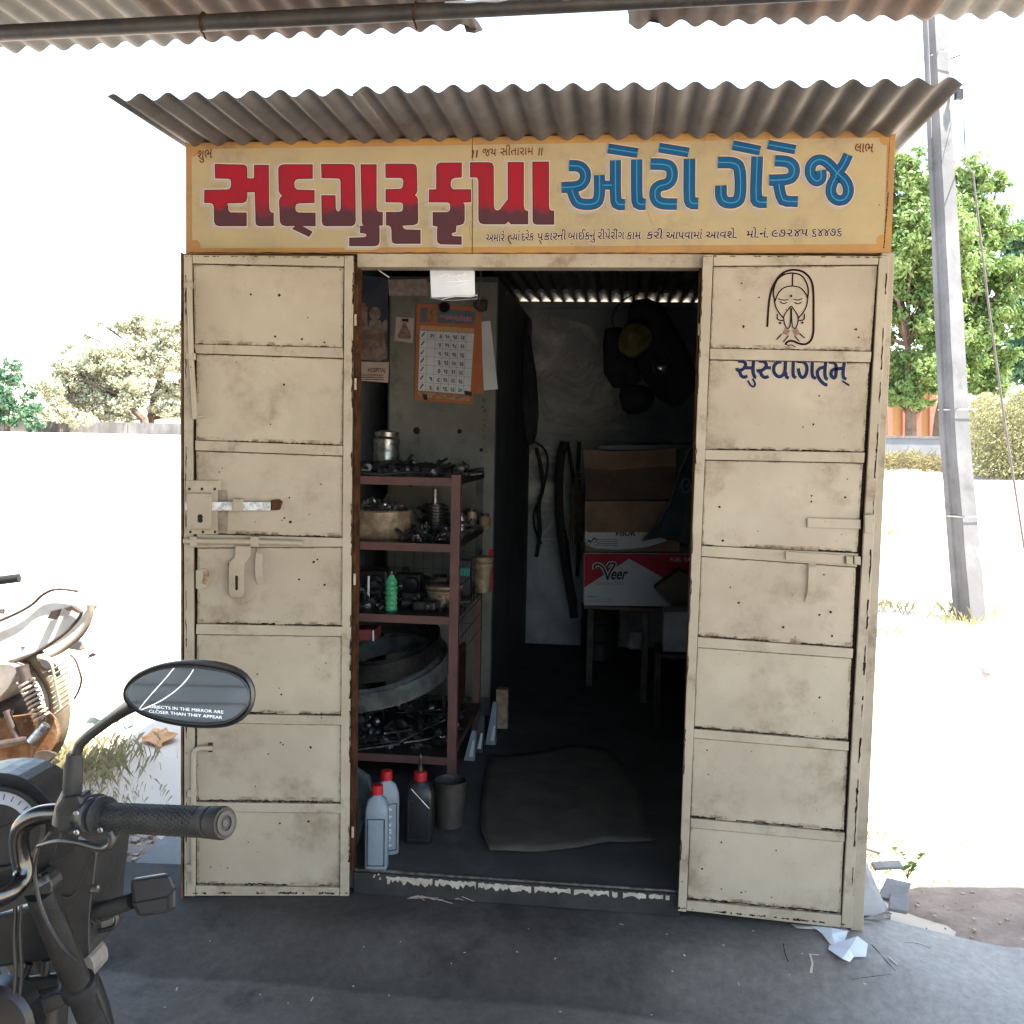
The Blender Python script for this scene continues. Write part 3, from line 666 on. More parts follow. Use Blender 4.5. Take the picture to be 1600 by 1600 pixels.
# ------------------------------------------------------------------ door leaves
def leaf(side, p0, n, outer, panels, extra_thick):
    """outer: px corners TL TR BR BL; panels: list of (TL TR BR BL)"""
    n = Vector(n).normalized(); lf = lambda px, py, off=0: PL(px, py, Vector(p0)+n*off, n)
    back = MB(); q = [lf(*c, -.012) for c in outer]
    c = sum(q, Vector())/4; q = [v+(c-v).normalized()*.002 for v in q]
    door = MB().slab(q, -n, .016).build('door', RUSTDARK, kiosk)
    # stiles and rails
    def strip(quad, t=.016, m=CREAM_D, name='rail', off=-.011):
        return MB().slab([lf(*a, off) for a in quad], n, t).build(name, m, door, .0018)
    TL, TR, BR, BL = outer
    lx0 = lambda y: lerp(TL[0], BL[0], (y-TL[1])/(BL[1]-TL[1])); rx0 = lambda y: lerp(TR[0], BR[0], (y-TR[1])/(BR[1]-TR[1]))
    lx1 = lambda y: interp([(p[0][1], p[0][0]) for p in panels]+[(panels[-1][3][1], panels[-1][3][0])], y)
    rx1 = lambda y: interp([(p[1][1], p[1][0]) for p in panels]+[(panels[-1][2][1], panels[-1][2][0])], y)
    strip([TL, (lx1(TL[1]), lerp(TL[1], TR[1], .06)), (lx1(BL[1]), lerp(BL[1], BR[1], .06)), BL], name='stile')
    strip([(rx1(TR[1]), lerp(TL[1], TR[1], .95)), TR, BR, (rx1(BR[1]), lerp(BL[1], BR[1], .95))], name='stile')
    g = .8
    # top rail
    def rail(a, b_, c, d): strip([(a[0]+g, a[1]), (b_[0]-g, b_[1]), (c[0]-g, c[1]), (d[0]+g, d[1])], .0155)
    rail((lx1(TL[1]), TL[1]+.5), (rx1(TR[1]), TR[1]+.5), panels[0][1], panels[0][0])
    for i in range(len(panels)-1): rail(panels[i][3], panels[i][2], panels[i+1][1], panels[i+1][0])
    rail(panels[-1][3], panels[-1][2], (rx1(BR[1]), BR[1]-.5), (lx1(BL[1]), BL[1]-.5))
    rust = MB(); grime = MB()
    for (s, e, dx, wv_) in ((TL, BL, 1.2, .9), (TR, BR, -1.2, 1.3), (BL, BR, 0, 1.6), (TL, TR, 0, .8)):
        N = 160; k = 0
        pts = [lf(lerp(s[0], e[0], k/N)+dx+R_.uniform(-.4, .4), lerp(s[1], e[1], k/N)+(-1.5 if s is BL else 1.2 if e is TR else 0), .0054) for k in range(N+1)]
        while k < N-2:
            ln = R_.randint(1, 5)
            if R_.random() < .45: rust.ribbon(pts[k:k+ln+1], .0034*wv_*R_.uniform(.5, 1.2), n, jag=.95)
            k += ln
    for i, pn in enumerate(panels):
        a, b_, c, d = pn; gg = 1.3
        MB().slab([lf(a[0]+gg, a[1]+gg, -.011), lf(b_[0]-gg, b_[1]+gg, -.011), lf(c[0]-gg, c[1]-gg*.6, -.011), lf(d[0]+gg, d[1]-gg*.6, -.011)], n, .008).build('door_panel', CREAM, door, .0015)
        # jagged rust lines where panel meets rail
        for (s, e, amt, off_) in ((d, c, 1.1, -.0), (a, b_, .5, 0), (a, d, .35, 0), (b_, c, .45, 0)):
            N = 60; pts = [lf(lerp(s[0], e[0], k/N), lerp(s[1], e[1], k/N)+(-.6 if amt > 1 else 0)+R_.uniform(-.25, .25), -.0018) for k in range(N+1)]
            k = 0
            while k < N:
                ln = R_.randint(4, 16)
                if R_.random() < .78: rust.ribbon(pts[k:k+ln+1] if len(pts[k:k+ln+1]) > 1 else pts[-2:], .0030*(amt+.4)*R_.uniform(.6, 1.3), n, jag=.85)
                k += ln
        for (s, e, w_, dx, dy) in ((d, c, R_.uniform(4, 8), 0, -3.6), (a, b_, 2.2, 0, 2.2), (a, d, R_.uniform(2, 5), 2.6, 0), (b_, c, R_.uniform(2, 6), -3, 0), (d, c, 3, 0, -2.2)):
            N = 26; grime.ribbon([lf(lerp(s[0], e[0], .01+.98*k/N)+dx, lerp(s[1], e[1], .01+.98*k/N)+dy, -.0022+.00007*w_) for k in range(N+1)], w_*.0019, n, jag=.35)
        for k in range(R_.randint(2, 7)):   # paint chips
            u, v = R_.uniform(.08, .92), R_.uniform(.1, .95)
            cpx = lerp(lerp(a[0], b_[0], u), lerp(d[0], c[0], u), v); cpy = lerp(lerp(a[1], b_[1], u), lerp(d[1], c[1], u), v)
            r = R_.uniform(1, 2.6); K = 7; rust.flat([lf(cpx+r*math.cos(6.28*j/K)*R_.uniform(.6, 1.2), cpy+r*math.sin(6.28*j/K)*R_.uniform(.5, 1.1), -.0018) for j in range(K)])
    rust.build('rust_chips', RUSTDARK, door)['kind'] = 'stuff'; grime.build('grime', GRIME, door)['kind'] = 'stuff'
    return door, lf, n
def interp(tab, y):
    if y <= tab[0][0]: return tab[0][1]+(tab[1][1]-tab[0][1])*(y-tab[0][0])/(tab[1][0]-tab[0][0])
    for (a, va), (b_, vb) in zip(tab, tab[1:]):
        if y <= b_: return lerp(va, vb, (y-a)/(b_-a))
    (a, va), (b_, vb) = tab[-2:]; return lerp(va, vb, (y-a)/(b_-a))
LA = .168
hx = XA-.008
nl = Vector((math.sin(LA), -math.cos(LA), 0))
pl0 = Vector((hx, -.032, 0))
ldoor, LL, nl = leaf('l', pl0, nl, [(289, 399), (553, 401), (546, 1397), (290, 1397)],
    [[(302, 412.5), (539, 417.5), (537, 544), (304, 538.5)], [(307, 552.5), (538, 560), (537, 696.5), (306, 688)],
     [(306, 703.5), (537, 712), (537, 840), (308, 834)], [(308, 855), (537, 853.5), (536.5, 978), (308, 973.5)],
     [(307, 989.5), (537, 993), (536, 1117), (307, 1113)], [(307, 1127), (536, 1131), (534, 1254), (307, 1251)],
     [(307, 1265), (534, 1268), (532, 1384), (307, 1381)]], 0)
rdoor, RL, nr = leaf('r', (1.7, -.047, 0), Vector((0, -1, 0)), [(1098, 399), (1388, 401), (1329, 1447), (1059, 1420)],
    [[(1113, 416.5), (1371, 414.5), (1361, 550), (1108, 545)], [(1107.4, 562), (1359, 566.6), (1350.6, 707), (1100, 702.7)],
     [(1100, 718), (1349, 723), (1340, 864), (1095, 852)], [(1094, 868), (1338, 885), (1332.4, 1012), (1089, 994)],
     [(1088, 1010), (1331.4, 1027), (1325.5, 1157), (1083, 1137)], [(1082, 1151), (1325, 1171), (1319, 1298.6), (1078, 1276)],
     [(1077.3, 1290.3), (1318.6, 1313), (1314, 1427), (1072.5, 1404)]], 0)
# brown edge flange of the left leaf
MB().slab([LL(286.5, 397, -.03), LL(289, 397.5, -.03), LL(290, 1398, -.03), LL(287, 1398, -.03)], nl, .034).build('edge_flange', mat('rusty_brown_edge', (.17, .10, .05), (.08, .045, .025), 20, .8), ldoor)
MB().slab([LL(286, 396, .004), LL(554, 399, .004), LL(554, 401, .004), LL(286, 398.2, .004)], -nl, .03).build('edge_flange', RUST, ldoor)
# hinges
for door, pts in ((ldoor, ((556, 500), (556, 600), (555, 905), (552, 1300))), (rdoor, ((1093, 500), (1088, 515), (1075, 930), (1062, 1310)))):
    f = LL if door is ldoor else RL
    for px, py in pts:
        c = P(px+(5 if door is rdoor else -1), py, 'y', -.03); mb = MB().tube([c+Vector((0, 0, -.018)), c+Vector((0, 0, .018))], .0045, 8); mb.build('hinge', CREAM_D, door)

# --- hardware on the left leaf
def slabpx(f, n, pts, off, t, name, m, par, bev=.0012): return MB().prism([f(x, y, off) for x, y in pts], n, t).build(name, m, par, bev)
def z7(x, y): return (280+x/5.714, 720+y/5.714)
lock = slabpx(LL, nl, [z7(60, 175), z7(380, 175), z7(375, 262), z7(345, 262), z7(345, 655), z7(70, 655)], .006, .004, 'lock', CREAM_D, ldoor)
slabpx(LL, nl, [z7(80, 288), z7(300, 288), z7(298, 608), z7(82, 608)], .010, .018, 'lock_case', CREAM_D, lock, .003)
mb = MB()
for a in ((90, 252), (203, 252), (317, 252), (100, 635), (212, 635), (320, 635)):
    c = LL(*z7(*a), .0102); mb.lathe(c, nl, [(.0045, 0), (.004, .0006)], 10)
for a in ((187, 500), (187, 530)):
    c = LL(*z7(*a), .0282); mb.lathe(c, nl, [(.0085, 0), (.008, .0005)], 12)
mb.build('keyhole', BLACKINK, lock)['kind'] = 'stuff'
mb = MB()
for a in ((112, 322), (268, 322), (115, 385), (252, 385), (115, 582), (272, 582)):
    mb.lathe(LL(*z7(*a), .028), nl, [(.0055, 0), (.005, .001), (.002, .0018)], 10)
mb.build('rivet', CREAM_D, lock)
BOLTM = mat('bright_scraped_bolt', (.78, .78, .8), (.35, .33, .31), 60, .38, .55)
bolt = MB().prism([LL(*z7(x, y), .006) for x, y in ((62, 366), (300, 364), (820, 366), (820, 440), (300, 442), (62, 440))], nl, .012).build('bolt', BOLTM, ldoor, .004)
mb = MB(); mb.slab([LL(*z7(x, y), .004) for x, y in ((490, 335), (580, 335), (580, 450), (490, 450))], nl, .022); mb.build('bolt_guide', CREAM_D, ldoor, .004)
mb = MB(); mb.prism([LL(*z7(x, y), .002) for x, y in ((820, 350), (900, 340), (925, 365), (905, 435), (820, 440))], nl, .012); mb.build('bolt_stop', RUST, ldoor, .003)
mb = MB(); mb.flat([LL(*z7(x, y), -.0012) for x, y in ((345, 262), (430, 260), (440, 420), (430, 640), (345, 650))]); mb.build('grease_stain', mat('grease_stain', (.16, .12, .09), (.24, .19, .13), 30, .6), ldoor)
# sliding rod and its guides
mb = MB().tube([LL(*z7(40, 715), .018), LL(*z7(640, 722), .018), LL(*z7(1110, 735), .018)], .009, 12); mb.build('slide_bolt', CREAM, ldoor, smooth=True)
for x0, x1 in ((105, 170), (645, 720)):
    mb = MB().slab([LL(*z7(a, b), .004) for a, b in ((x0, 668), (x1, 672), (x1, 768), (x0, 762))], nl, .022); mb.build('bolt_guide', CREAM_D, ldoor, .004)
mb = MB(); hs_ = [(505, 760), (640, 765), (640, 845), (582, 920), (580, 1190), (555, 1215), (485, 1218), (445, 1190), (445, 910), (500, 860)]
slot = [(498, 1030), (512, 1020), (526, 1030), (526, 1150), (512, 1162), (498, 1150)]
mb.prism([LL(*z7(*a), .014) for a in hs_], nl, .004); hasp = mb.build('hasp', CREAM, ldoor, .0012)
MB().flat([LL(*z7(*a), .0186) for a in slot]).build('hasp_slot', RUSTDARK, hasp)
MB().ribbon([LL(*z7(*a), .0187) for a in slot], .0012, nl, closed=True).build('slot_rim', CREAM_D, hasp)
hd = [(735, 790), (715, 830), (710, 930), (712, 1030), (728, 1100)]
mb = MB()
pr = [LL(*z7(*a), o) for a, o in zip(hd, (.003, .012, .016, .012, .002))]
s_ = (LL(*z7(800, 900))-LL(*z7(700, 900))).normalized()*.0115
for i in range(len(pr)-1):
    a, b_ = pr[i], pr[i+1]; mb.add([a-s_, a+s_, b_+s_, b_-s_, a-s_-nl*.003, a+s_-nl*.003, b_+s_-nl*.003, b_-s_-nl*.003], [(0,1,2,3),(7,6,5,4),(0,3,7,4),(1,5,6,2)])
mb.build('door_handle', CREAM, ldoor)
mb = MB(); mb.prism([LL(*z7(x, y), -.002) for x, y in ((150, 975), (200, 960), (262, 970), (275, 1060), (245, 1130), (200, 1145), (150, 1140))], nl, .006); mb.build('weld_patch', CREAM_D, ldoor, .003)
MB().flat([LL(*z7(x, y), .0046) for x, y in ((215, 985), (262, 975), (272, 1050), (240, 1110), (200, 1090), (215, 1040))]).build('rust_mark', mat('weld_rust', (.14, .08, .05), (.3, .21, .13), 60, .8), ldoor)
# vertical tower bolts
def towerbolt(top, mid, bot, brk, par, f, n):
    mb = MB().tube([f(*p, .014) for p in smooth_pts([top, mid, bot], 0)], .0085, 10); b_ = mb.build('tower_bolt', CREAM, par, smooth=True)
    for x, y in brk: MB().slab([f(x-7, y-5, .004), f(x+7, y-5, .004), f(x+7, y+6, .004), f(x-7, y+6, .004)], n, .018).build('bolt_guide', CREAM_D, par, .003)
towerbolt((296, 440), (299, 560), (305, 655), [(296, 446), (300, 557)], ldoor, LL, nl)
MB().tube([LL(303, 652, .014), LL(309, 652, .018), LL(318, 650, .018)], .004, 8).build('bolt_knob', CREAM_D, ldoor)
mb = MB().tube([LL(*p, .015) for p in smooth_pts([(333, 1169), (310, 1169), (303, 1175), (303, 1190), (302, 1380)], 1)], .0085, 10); mb.build('tower_bolt', CREAM, ldoor, smooth=True)
for x, y in ((302, 1237), (299, 1354)): MB().slab([LL(x-7, y-6, .004), LL(x+7, y-6, .004), LL(x+7, y+6, .004), LL(x-7, y+6, .004)], nl, .019).build('bolt_guide', CREAM_D, ldoor, .003)
MB().prism([LL(x, y, .004) for x, y in ((326, 1160), (333, 1160), (333, 1174), (326, 1174))], nl, .01).build('bolt_knob', RUST, ldoor, .002)
# --- hardware on the right leaf
def z8(x, y): return (1080+x/5, 760+y/5)
slabpx(RL, nr, [z8(905, 245), z8(1320, 258), z8(1320, 330), z8(905, 318)], .0, .008, 'strap', CREAM, rdoor, .002)
slabpx(RL, nr, [z8(1345, 218), z8(1412, 212), z8(1410, 358), z8(1345, 362)], .006, .02, 'bolt_guide', CREAM_D, rdoor, .003)
slabpx(RL, nr, [z8(735, 508), z8(1185, 536), z8(1185, 605), z8(735, 572)], .006, .006, 'strap', CREAM, rdoor, .0015)
for a in ((1205, 1258), (1268, 1318)):
    slabpx(RL, nr, [z8(a[0], 540), z8(a[1], 545), z8(a[1], 612), z8(a[0], 605)], .008, .012, 'bolt_guide', CREAM_D, rdoor, .002)
pr = [RL(*z8(*a), o) for a, o in zip([(945, 600), (948, 630), (945, 720), (940, 820), (915, 905)], (.003, .012, .015, .012, .002))]
mb = MB(); s_ = Vector((.0112, 0, 0))
for i in range(len(pr)-1):
    a, b_ = pr[i], pr[i+1]; mb.add([a-s_, a+s_, b_+s_, b_-s_, a-s_-nr*.003, a+s_-nr*.003, b_+s_-nr*.003, b_-s_-nr*.003], [(0,1,2,3),(7,6,5,4),(0,3,7,4),(1,5,6,2)])
mb.build('door_handle', CREAM, rdoor)
MB().tube([RL(1354, 900, -.0), RL(1332, 1400, -.0)], .004, 6).build('edge_rod', RUST, rdoor)

# --- praying figure and welcome lettering painted on the right leaf
class Paint:
    def __init__(s, f, n, tr, off): s.f, s.n, s.tr, s.off, s.k = f, n, tr, off, 0; s.mb = MB()
    def line(s, pts, wpx, it=2, closed=False, shift=(0, 0), jag=0):
        s.k += 1; pts = smooth_pts(pts, it, closed)
        q = [s.f(*s.tr(x+shift[0], y+shift[1]), s.off+.00006*s.k) for x, y in pts]
        wd = (s.f(*s.tr(pts[0][0]+wpx, pts[0][1]), s.off)-s.f(*s.tr(*pts[0]), s.off)).length
        s.mb.ribbon(q, wd, s.n, closed, jag); return s
    def poly(s, pts):
        s.k += 1; s.mb.flat([s.f(*s.tr(x, y), s.off+.00006*s.k) for x, y in pts]); return s
    def dot(s, x, y, r): return s.poly([(x+r*math.cos(6.28*i/10), y+r*math.sin(6.28*i/10)) for i in range(10)])
def z5(x, y): return (1090+x/5.161, 400+y/5.161)
def figure(p, ex=0):
    p.line([(562, 572), (572, 400), (590, 280), (640, 180), (700, 125), (775, 108), (850, 122), (910, 175), (936, 260), (935, 500), (936, 620), (915, 685), (870, 716), (815, 706), (760, 680), (720, 692), (708, 716)], 15+ex)
    p.line([(622, 355), (606, 290), (638, 190), (700, 145), (770, 135), (845, 155), (887, 230), (895, 290), (886, 345)], 10+ex)
    p.line([(768, 135), (765, 240)], 9+ex, 0)
    p.line([(625, 365), (650, 295), (700, 250), (765, 240), (830, 252), (872, 300), (887, 342)], 8+ex)
    p.line([(618, 345), (625, 400), (650, 450), (692, 500)], 8+ex); p.line([(889, 340), (882, 400), (857, 450), (815, 500)], 8+ex)
    for e in ([(650, 345), (690, 357), (732, 352)], [(665, 368), (692, 387), (722, 374)], [(775, 350), (815, 357), (847, 343)], [(780, 374), (812, 389), (840, 372)]): p.line(e, 6+ex)
    p.line([(752, 405), (700, 470), (692, 510), (712, 580), (738, 586), (750, 545), (752, 420)], 7+ex); p.line([(758, 405), (806, 470), (815, 510), (797, 580), (772, 586), (760, 545), (757, 420)], 7+ex)
    p.line([(645, 465), (640, 505), (662, 520), (690, 520)], 8+ex); p.line([(860, 465), (863, 505), (845, 520), (818, 520)], 8+ex)
    p.line([(680, 630), (638, 675)], 7+ex, 0); p.line([(735, 642), (690, 695)], 7+ex, 0); p.line([(825, 627), (864, 662)], 7+ex, 0); p.line([(782, 642), (820, 688)], 7+ex, 0)
    p.line([(708, 712), (735, 722), (760, 716), (792, 735)], 6+ex)
p = Paint(RL, nr, z5, -.0026); figure(p, 9); p.mb.build('figure_pale_edge', HALOW, rdoor)
p = Paint(RL, nr, z5, -.0014); figure(p, 3)
p.dot(755, 322, 10); p.dot(665, 540, 10); p.dot(845, 537, 10); p.mb.build('painted_figure', INK, rdoor)
p = Paint(RL, nr, z5, -.0015); p.poly([(705, 578), (748, 600), (725, 642), (682, 625)]); p.poly([(762, 600), (800, 578), (827, 625), (788, 645)])
p.mb.build('painted_bangles', mat('bangle_paint', (.12, .065, .05), (.2, .13, .1), 150, .5), rdoor)
def z6(x, y): return (1130+x/7.619, 550+y/7.619)
WEL = [[(178, 108), (245, 110), (275, 150), (235, 212), (170, 222), (162, 190)], [(195, 225), (212, 285), (250, 303), (288, 285)], [(255, 188), (350, 190)], [(362, 100), (352, 230), (372, 300), (395, 302)],
       [(425, 108), (490, 112), (522, 155), (482, 212), (418, 232), (410, 205)], [(440, 235), (465, 290), (500, 307), (542, 290)], [(500, 188), (568, 188)],
       [(692, 118), (640, 122), (598, 175), (605, 250), (655, 300), (705, 285), (738, 235), (742, 118)], [(742, 235), (750, 300), (782, 310)], [(836, 108), (828, 285), (866, 308)],
       [(888, 112), (962, 115), (1002, 175), (990, 270), (948, 312), (910, 280), (893, 195)], [(1062, 113), (1054, 290), (1104, 318)],
       [(1222, 115), (1208, 230), (1215, 312), (1247, 325)], [(1210, 180), (1150, 190), (1113, 240), (1140, 322), (1198, 382), (1240, 395)],
       [(1262, 122), (1332, 126), (1347, 180), (1342, 290), (1318, 318), (1278, 272), (1292, 215), (1345, 200), (1430, 195)], [(1442, 118), (1420, 298), (1466, 325)]]
THIN = [[(295, 340), (328, 402), (365, 418), (387, 380), (350, 318)], [(1420, 345), (1500, 398)]]
for ex, m_, off, nm in ((20, HALOW, -.0026, 'lettering_pale_edge'), (9, INK, -.0018, 'lettering_outline'), (0, NAVY, -.0010, 'lettering')):
    p = Paint(RL, nr, z6, off)
    for s in WEL: p.line(s, 33+ex)
    for s in THIN: p.line(s, 16+ex)
    p.mb.build(nm, m_, rdoor)

# ================================================================== SIGN
sign = thing('signboard', (W/2, -.01, 2.1), 'long hand painted cream signboard with red and blue lettering over the doors', 'sign')
ns = Vector((0, -1, 0)); SY = -.022
def SP(px, py, off=0): return P(px, py, 'y', SY-off)
oTL, oTR, oBR, oBL = (290, 222), (1400, 200), (1392, 397), (290, 396)
def top(px): return lerp(222, 200, (px-290)/1110)
def bot(px): return lerp(396, 397, (px-290)/1102)
for a, b_ in ((290, 737.6), (738.4, 1400)):
    bb = 1392 if b_ == 1400 else b_
    MB().slab([SP(a, top(a)), SP(b_, top(b_)), SP(bb, bot(bb)), SP(a, bot(a))], -ns, .02).build('board', OCHRE, sign, .001)
mid = [(299, 233), (737.6, 226), (737.6, 385.5), (300.5, 388)]
def field(a, b_):
    MB().flat([SP(x, y, .0006) for x, y in a]).build('painted_field', SIGNBG, sign)
field([(299, 233), (737.4, 226.5), (737.4, 386), (300.5, 388)], 0)
field([(738.6, 226.5), (1386, 214.5), (1381, 381), (738.6, 386)], 0)
p = Paint(SP, ns, lambda x, y: (x, y), .0009)
for x, y, r in ((302, 235, 9.5), (304, 384, 9.5), (1384, 217, 10), (1379, 376, 10)):
    p.mb = MB(); p.dot(x, y, r); p.mb.build('corner_ornament', OCHRE, sign)
za = lambda x, y: (300+x/5.333, 230+y/5.333)
zb_ = lambda x, y: (590+x/5.517, 230+y/5.517)
SA = [
 [(192,142),(430,148),(450,158),(456,175),(458,262),(520,262),(520,150),(637,150),(640,500),(645,530),(660,546),(678,548),(678,655),(560,655),(538,645),(532,625),(526,372),(458,372),(458,425),(448,450),(425,462),(288,465),(298,490),(300,525),(318,546),(453,548),(453,655),(225,655),(198,645),(187,620),(185,500),(178,475),(160,464),(105,462),(105,358),(295,355),(318,348),(328,325),(328,285),(320,266),(300,260),(195,258)],
 [(745,150),(775,145),(1003,145),(1003,260),(885,262),(858,272),(850,295),(852,335),(875,356),(1018,360),(1018,462),(890,465),(865,475),(858,500),(862,532),(885,547),(1027,548),(1027,657),(915,655),(1002,705),(975,745),(838,680),(865,655),(780,655),(750,645),(735,620),(728,445),(735,425),(757,402),(735,385),(725,365),(722,185),(728,162)],
 [(1078,142),(1320,142),(1345,150),(1355,175),(1362,610),(1355,640),(1335,655),(1115,655),(1092,645),(1085,620),(1080,403),(1193,403),(1195,505),(1202,530),(1220,540),(1236,528),(1243,500),(1240,285),(1235,266),(1220,258),(1083,255)],
 [(1408,145),(1535,145),(1535,505),(1542,530),(1558,541),(1587,542),(1587,650),(1550,652),(1558,665),(1561,690),(1560,785),(1552,812),(1525,822),(1312,822),(1312,757),(1435,752),(1452,746),(1458,733),(1448,718),(1403,712),(1403,658),(1440,655),(1424,645),(1419,625)]]
SB = [
 [(70,145),(300,145),(325,152),(336,178),(340,375),(332,398),(314,415),(332,425),(344,445),(348,625),(342,655),(315,668),(210,675),(222,700),(245,712),(368,715),(368,830),(155,830),(132,822),(124,800),(122,715),(115,688),(98,674),(75,672),(75,560),(190,560),(212,552),(220,535),(222,495),(215,480),(195,474),(72,472),(72,365),(190,362),(212,354),(222,332),(225,290),(216,268),(195,262),(72,262)],
 [(545,135),(723,135),(723,258),(665,262),(638,275),(628,300),(628,340),(650,365),(803,365),(803,472),(732,475),(745,490),(748,510),(748,630),(738,658),(715,668),(678,675),(672,730),(645,736),(635,750),(645,768),(722,772),(722,838),(545,835),(520,822),(515,800),(515,705),(522,682),(478,675),(478,562),(598,562),(620,554),(628,535),(628,495),(620,480),(600,474),(445,472),(445,368),(508,365),(508,165),(518,145)],
 [(800,132),(960,132),(988,140),(998,168),(1000,510),(1008,538),(1032,549),(1055,540),(1125,450),(1125,130),(1258,130),(1258,505),(1264,535),(1278,549),(1295,550),(1295,662),(1150,662),(1128,638),(1100,662),(915,662),(885,652),(872,625),(872,290),(865,268),(848,258),(800,258)],
 [(1337,127),(1475,127),(1475,505),(1480,535),(1495,549),(1520,550),(1520,665),(1370,665),(1348,657),(1340,635)]]
for nm, m_, off, wpx in (('lettering_pale_shadow', HALO, .0010, 90), ('lettering_pale_edge', HALOW, .0016, 22), ('lettering', RED2, .0022, 0), ('lettering_outline', MAROON, .0026, 6)):
    for tr, polys in ((za, SA), (zb_, SB)):
        p = Paint(SP, ns, tr, off)
        for q in polys:
            if wpx == 0: p.poly(q)
            elif wpx == 90:
                p.line(q, 50, 0, True, shift=(-16, 8))
            else: p.line(q, wpx, 0, True)
        p.mb.build(nm, m_, sign)
zc = lambda x, y: (640+x/3.8095, 190+y/3.8095)
zd = lambda x, y: (1000+x/3.8095, 190+y/3.8095)
BA = [([(950, 262), (1015, 264), (1048, 300), (1046, 350), (1010, 388), (905, 392)], 60), ([(966, 405), (980, 450), (1005, 492), (1100, 494), (1132, 460), (1130, 318)], 60), ([(1150, 378), (1205, 378)], 46),
      ([(1225, 230), (1225, 465), (1238, 494), (1283, 494)], 60), ([(1352, 226), (1352, 465), (1362, 492), (1405, 492)], 62),
      ([(1435, 252), (1530, 254), (1563, 280), (1563, 345), (1530, 375), (1490, 380), (1460, 405), (1462, 462), (1495, 490), (1592, 491)], 62), ([(1182, 160), (1358, 187)], 52)]
BB = [([(115, 155), (290, 184)], 52), ([(295, 221), (293, 460), (305, 487), (347, 487)], 64),
      ([(465, 243), (560, 243), (598, 275), (600, 450), (570, 483), (510, 483), (482, 455), (482, 380)], 64), ([(698, 208), (688, 455), (702, 480), (755, 480)], 64), ([(553, 140), (715, 173)], 52),
      ([(805, 233), (880, 236), (918, 265), (918, 318), (885, 346), (770, 349)], 62), ([(825, 370), (838, 440), (855, 474), (940, 476)], 60), ([(764, 137), (925, 167)], 50),
      ([(1076, 290), (1082, 340), (1050, 360), (1014, 325), (1012, 265), (1045, 228), (1090, 226), (1135, 260), (1170, 305), (1228, 352), (1246, 412), (1225, 462), (1180, 473), (1140, 445), (1134, 388), (1168, 325)], 58),
      ([(1160, 325), (1210, 262), (1240, 196)], 56)]
for nm, m_, off, f, sh in (('lettering_pale_shadow', HALO, .0010, lambda w: w+30, (-14, 12)), ('lettering_pale_edge', HALOW, .0022, lambda w: w+18, (0, 0)),
                           ('lettering_outline', MAROON, .0032, lambda w: w+6, (0, 0)), ('lettering', BLUE, .0042, lambda w: w-2, (0, 0)), ('lettering_highlight', BLUELT, .0054, lambda w: 6, (0, 0))):
    for tr, strokes in ((zc, BA), (zd, BB)):
        p = Paint(SP, ns, tr, off)
        for q, wd in strokes: p.line(q, f(wd), 2 if len(q) > 4 else 1, shift=sh)
        p.mb.build(nm, m_, sign)
# small hand lettering
def sign_text(words, m_, off, bold=.0, shear=0, name='lettering', capx=10):
    mb = MB(); sh = ((-1.1, 0), (1.1, 0), (0, -1.1), (0, 1.1)) if 'pale' in name else ((-bold*9, 0), (bold*9, .2), (0, -bold*7))
    for i, (dx, dy) in enumerate(sh):
        for s, x0, x1, y in words:
            o_ = off+i*.0001; a, b_ = SP(x0+dx, y[0]+dy, o_), SP(x1+dx, y[1]+dy, o_); up = (SP(x0+dx, y[0]-capx+dy, o_)-a)
            put_text(mb, s, a, b_, up, shear, 0)
    return mb.build(name, m_, sign)
T1 = [("અમારે", 759.5, 788, (377.5, 377)), ("યાં", 802, 812, (376, 376)), ("દરેક", 815, 834, (376, 375.5)), ("પ", 840, 848, (375.5, 375)), ("કારની", 850, 884, (375, 374.5)), ("બાઈકનું", 888, 930, (374.5, 374)), ("રીપેરીંગ", 934, 975, (374, 373.5)), ("કામ", 979, 1001, (374, 373.5)),
      ("કરી", 1010, 1035, (373, 373)), ("આપવામાં", 1041, 1097, (373.5, 373)), ("આવશે.", 1103, 1151, (373, 372)), ("મો.નં.", 1167, 1200, (371.5, 371)), ("૯૭૨૪૫", 1206, 1262, (370, 369)), ("૬૪૪૭૬", 1268, 1315, (369, 368))]
sign_text([(s, a, b_, (y[0], y[1])) for s, a, b_, y in T1], HALOW, .0012, .035, .12, 'lettering_pale_edge', 13)
sign_text(T1, INK, .0018, .018, .12, 'lettering', 13)
p = Paint(SP, ns, lambda x, y: (x, y), .0021)
p.line([(799, 369), (796, 368), (794, 371), (795, 377), (799, 381)], 1.5); p.line([(798, 372), (803, 374)], 1.3, 0); p.line([(843, 375), (846, 381)], 1.3, 0)
p.mb.build('lettering', INK, sign)
sign_text([("॥", 737, 747, (246.5, 246)), ("જય", 754, 775, (243.8, 243.4)), ("સીતારામ", 782, 833, (242.8, 241.5)), ("॥", 841, 848, (243, 242.5))], REDINK, .0014, .01, .1, 'lettering', 13)
sign_text([("શુભ", 309, 331, (249, 246.5))], REDINK, .0014, .02, .1, 'lettering', 16)
sign_text([("લાભ", 1336, 1364, (238, 238))], REDINK, .0014, .02, .15, 'lettering', 16)
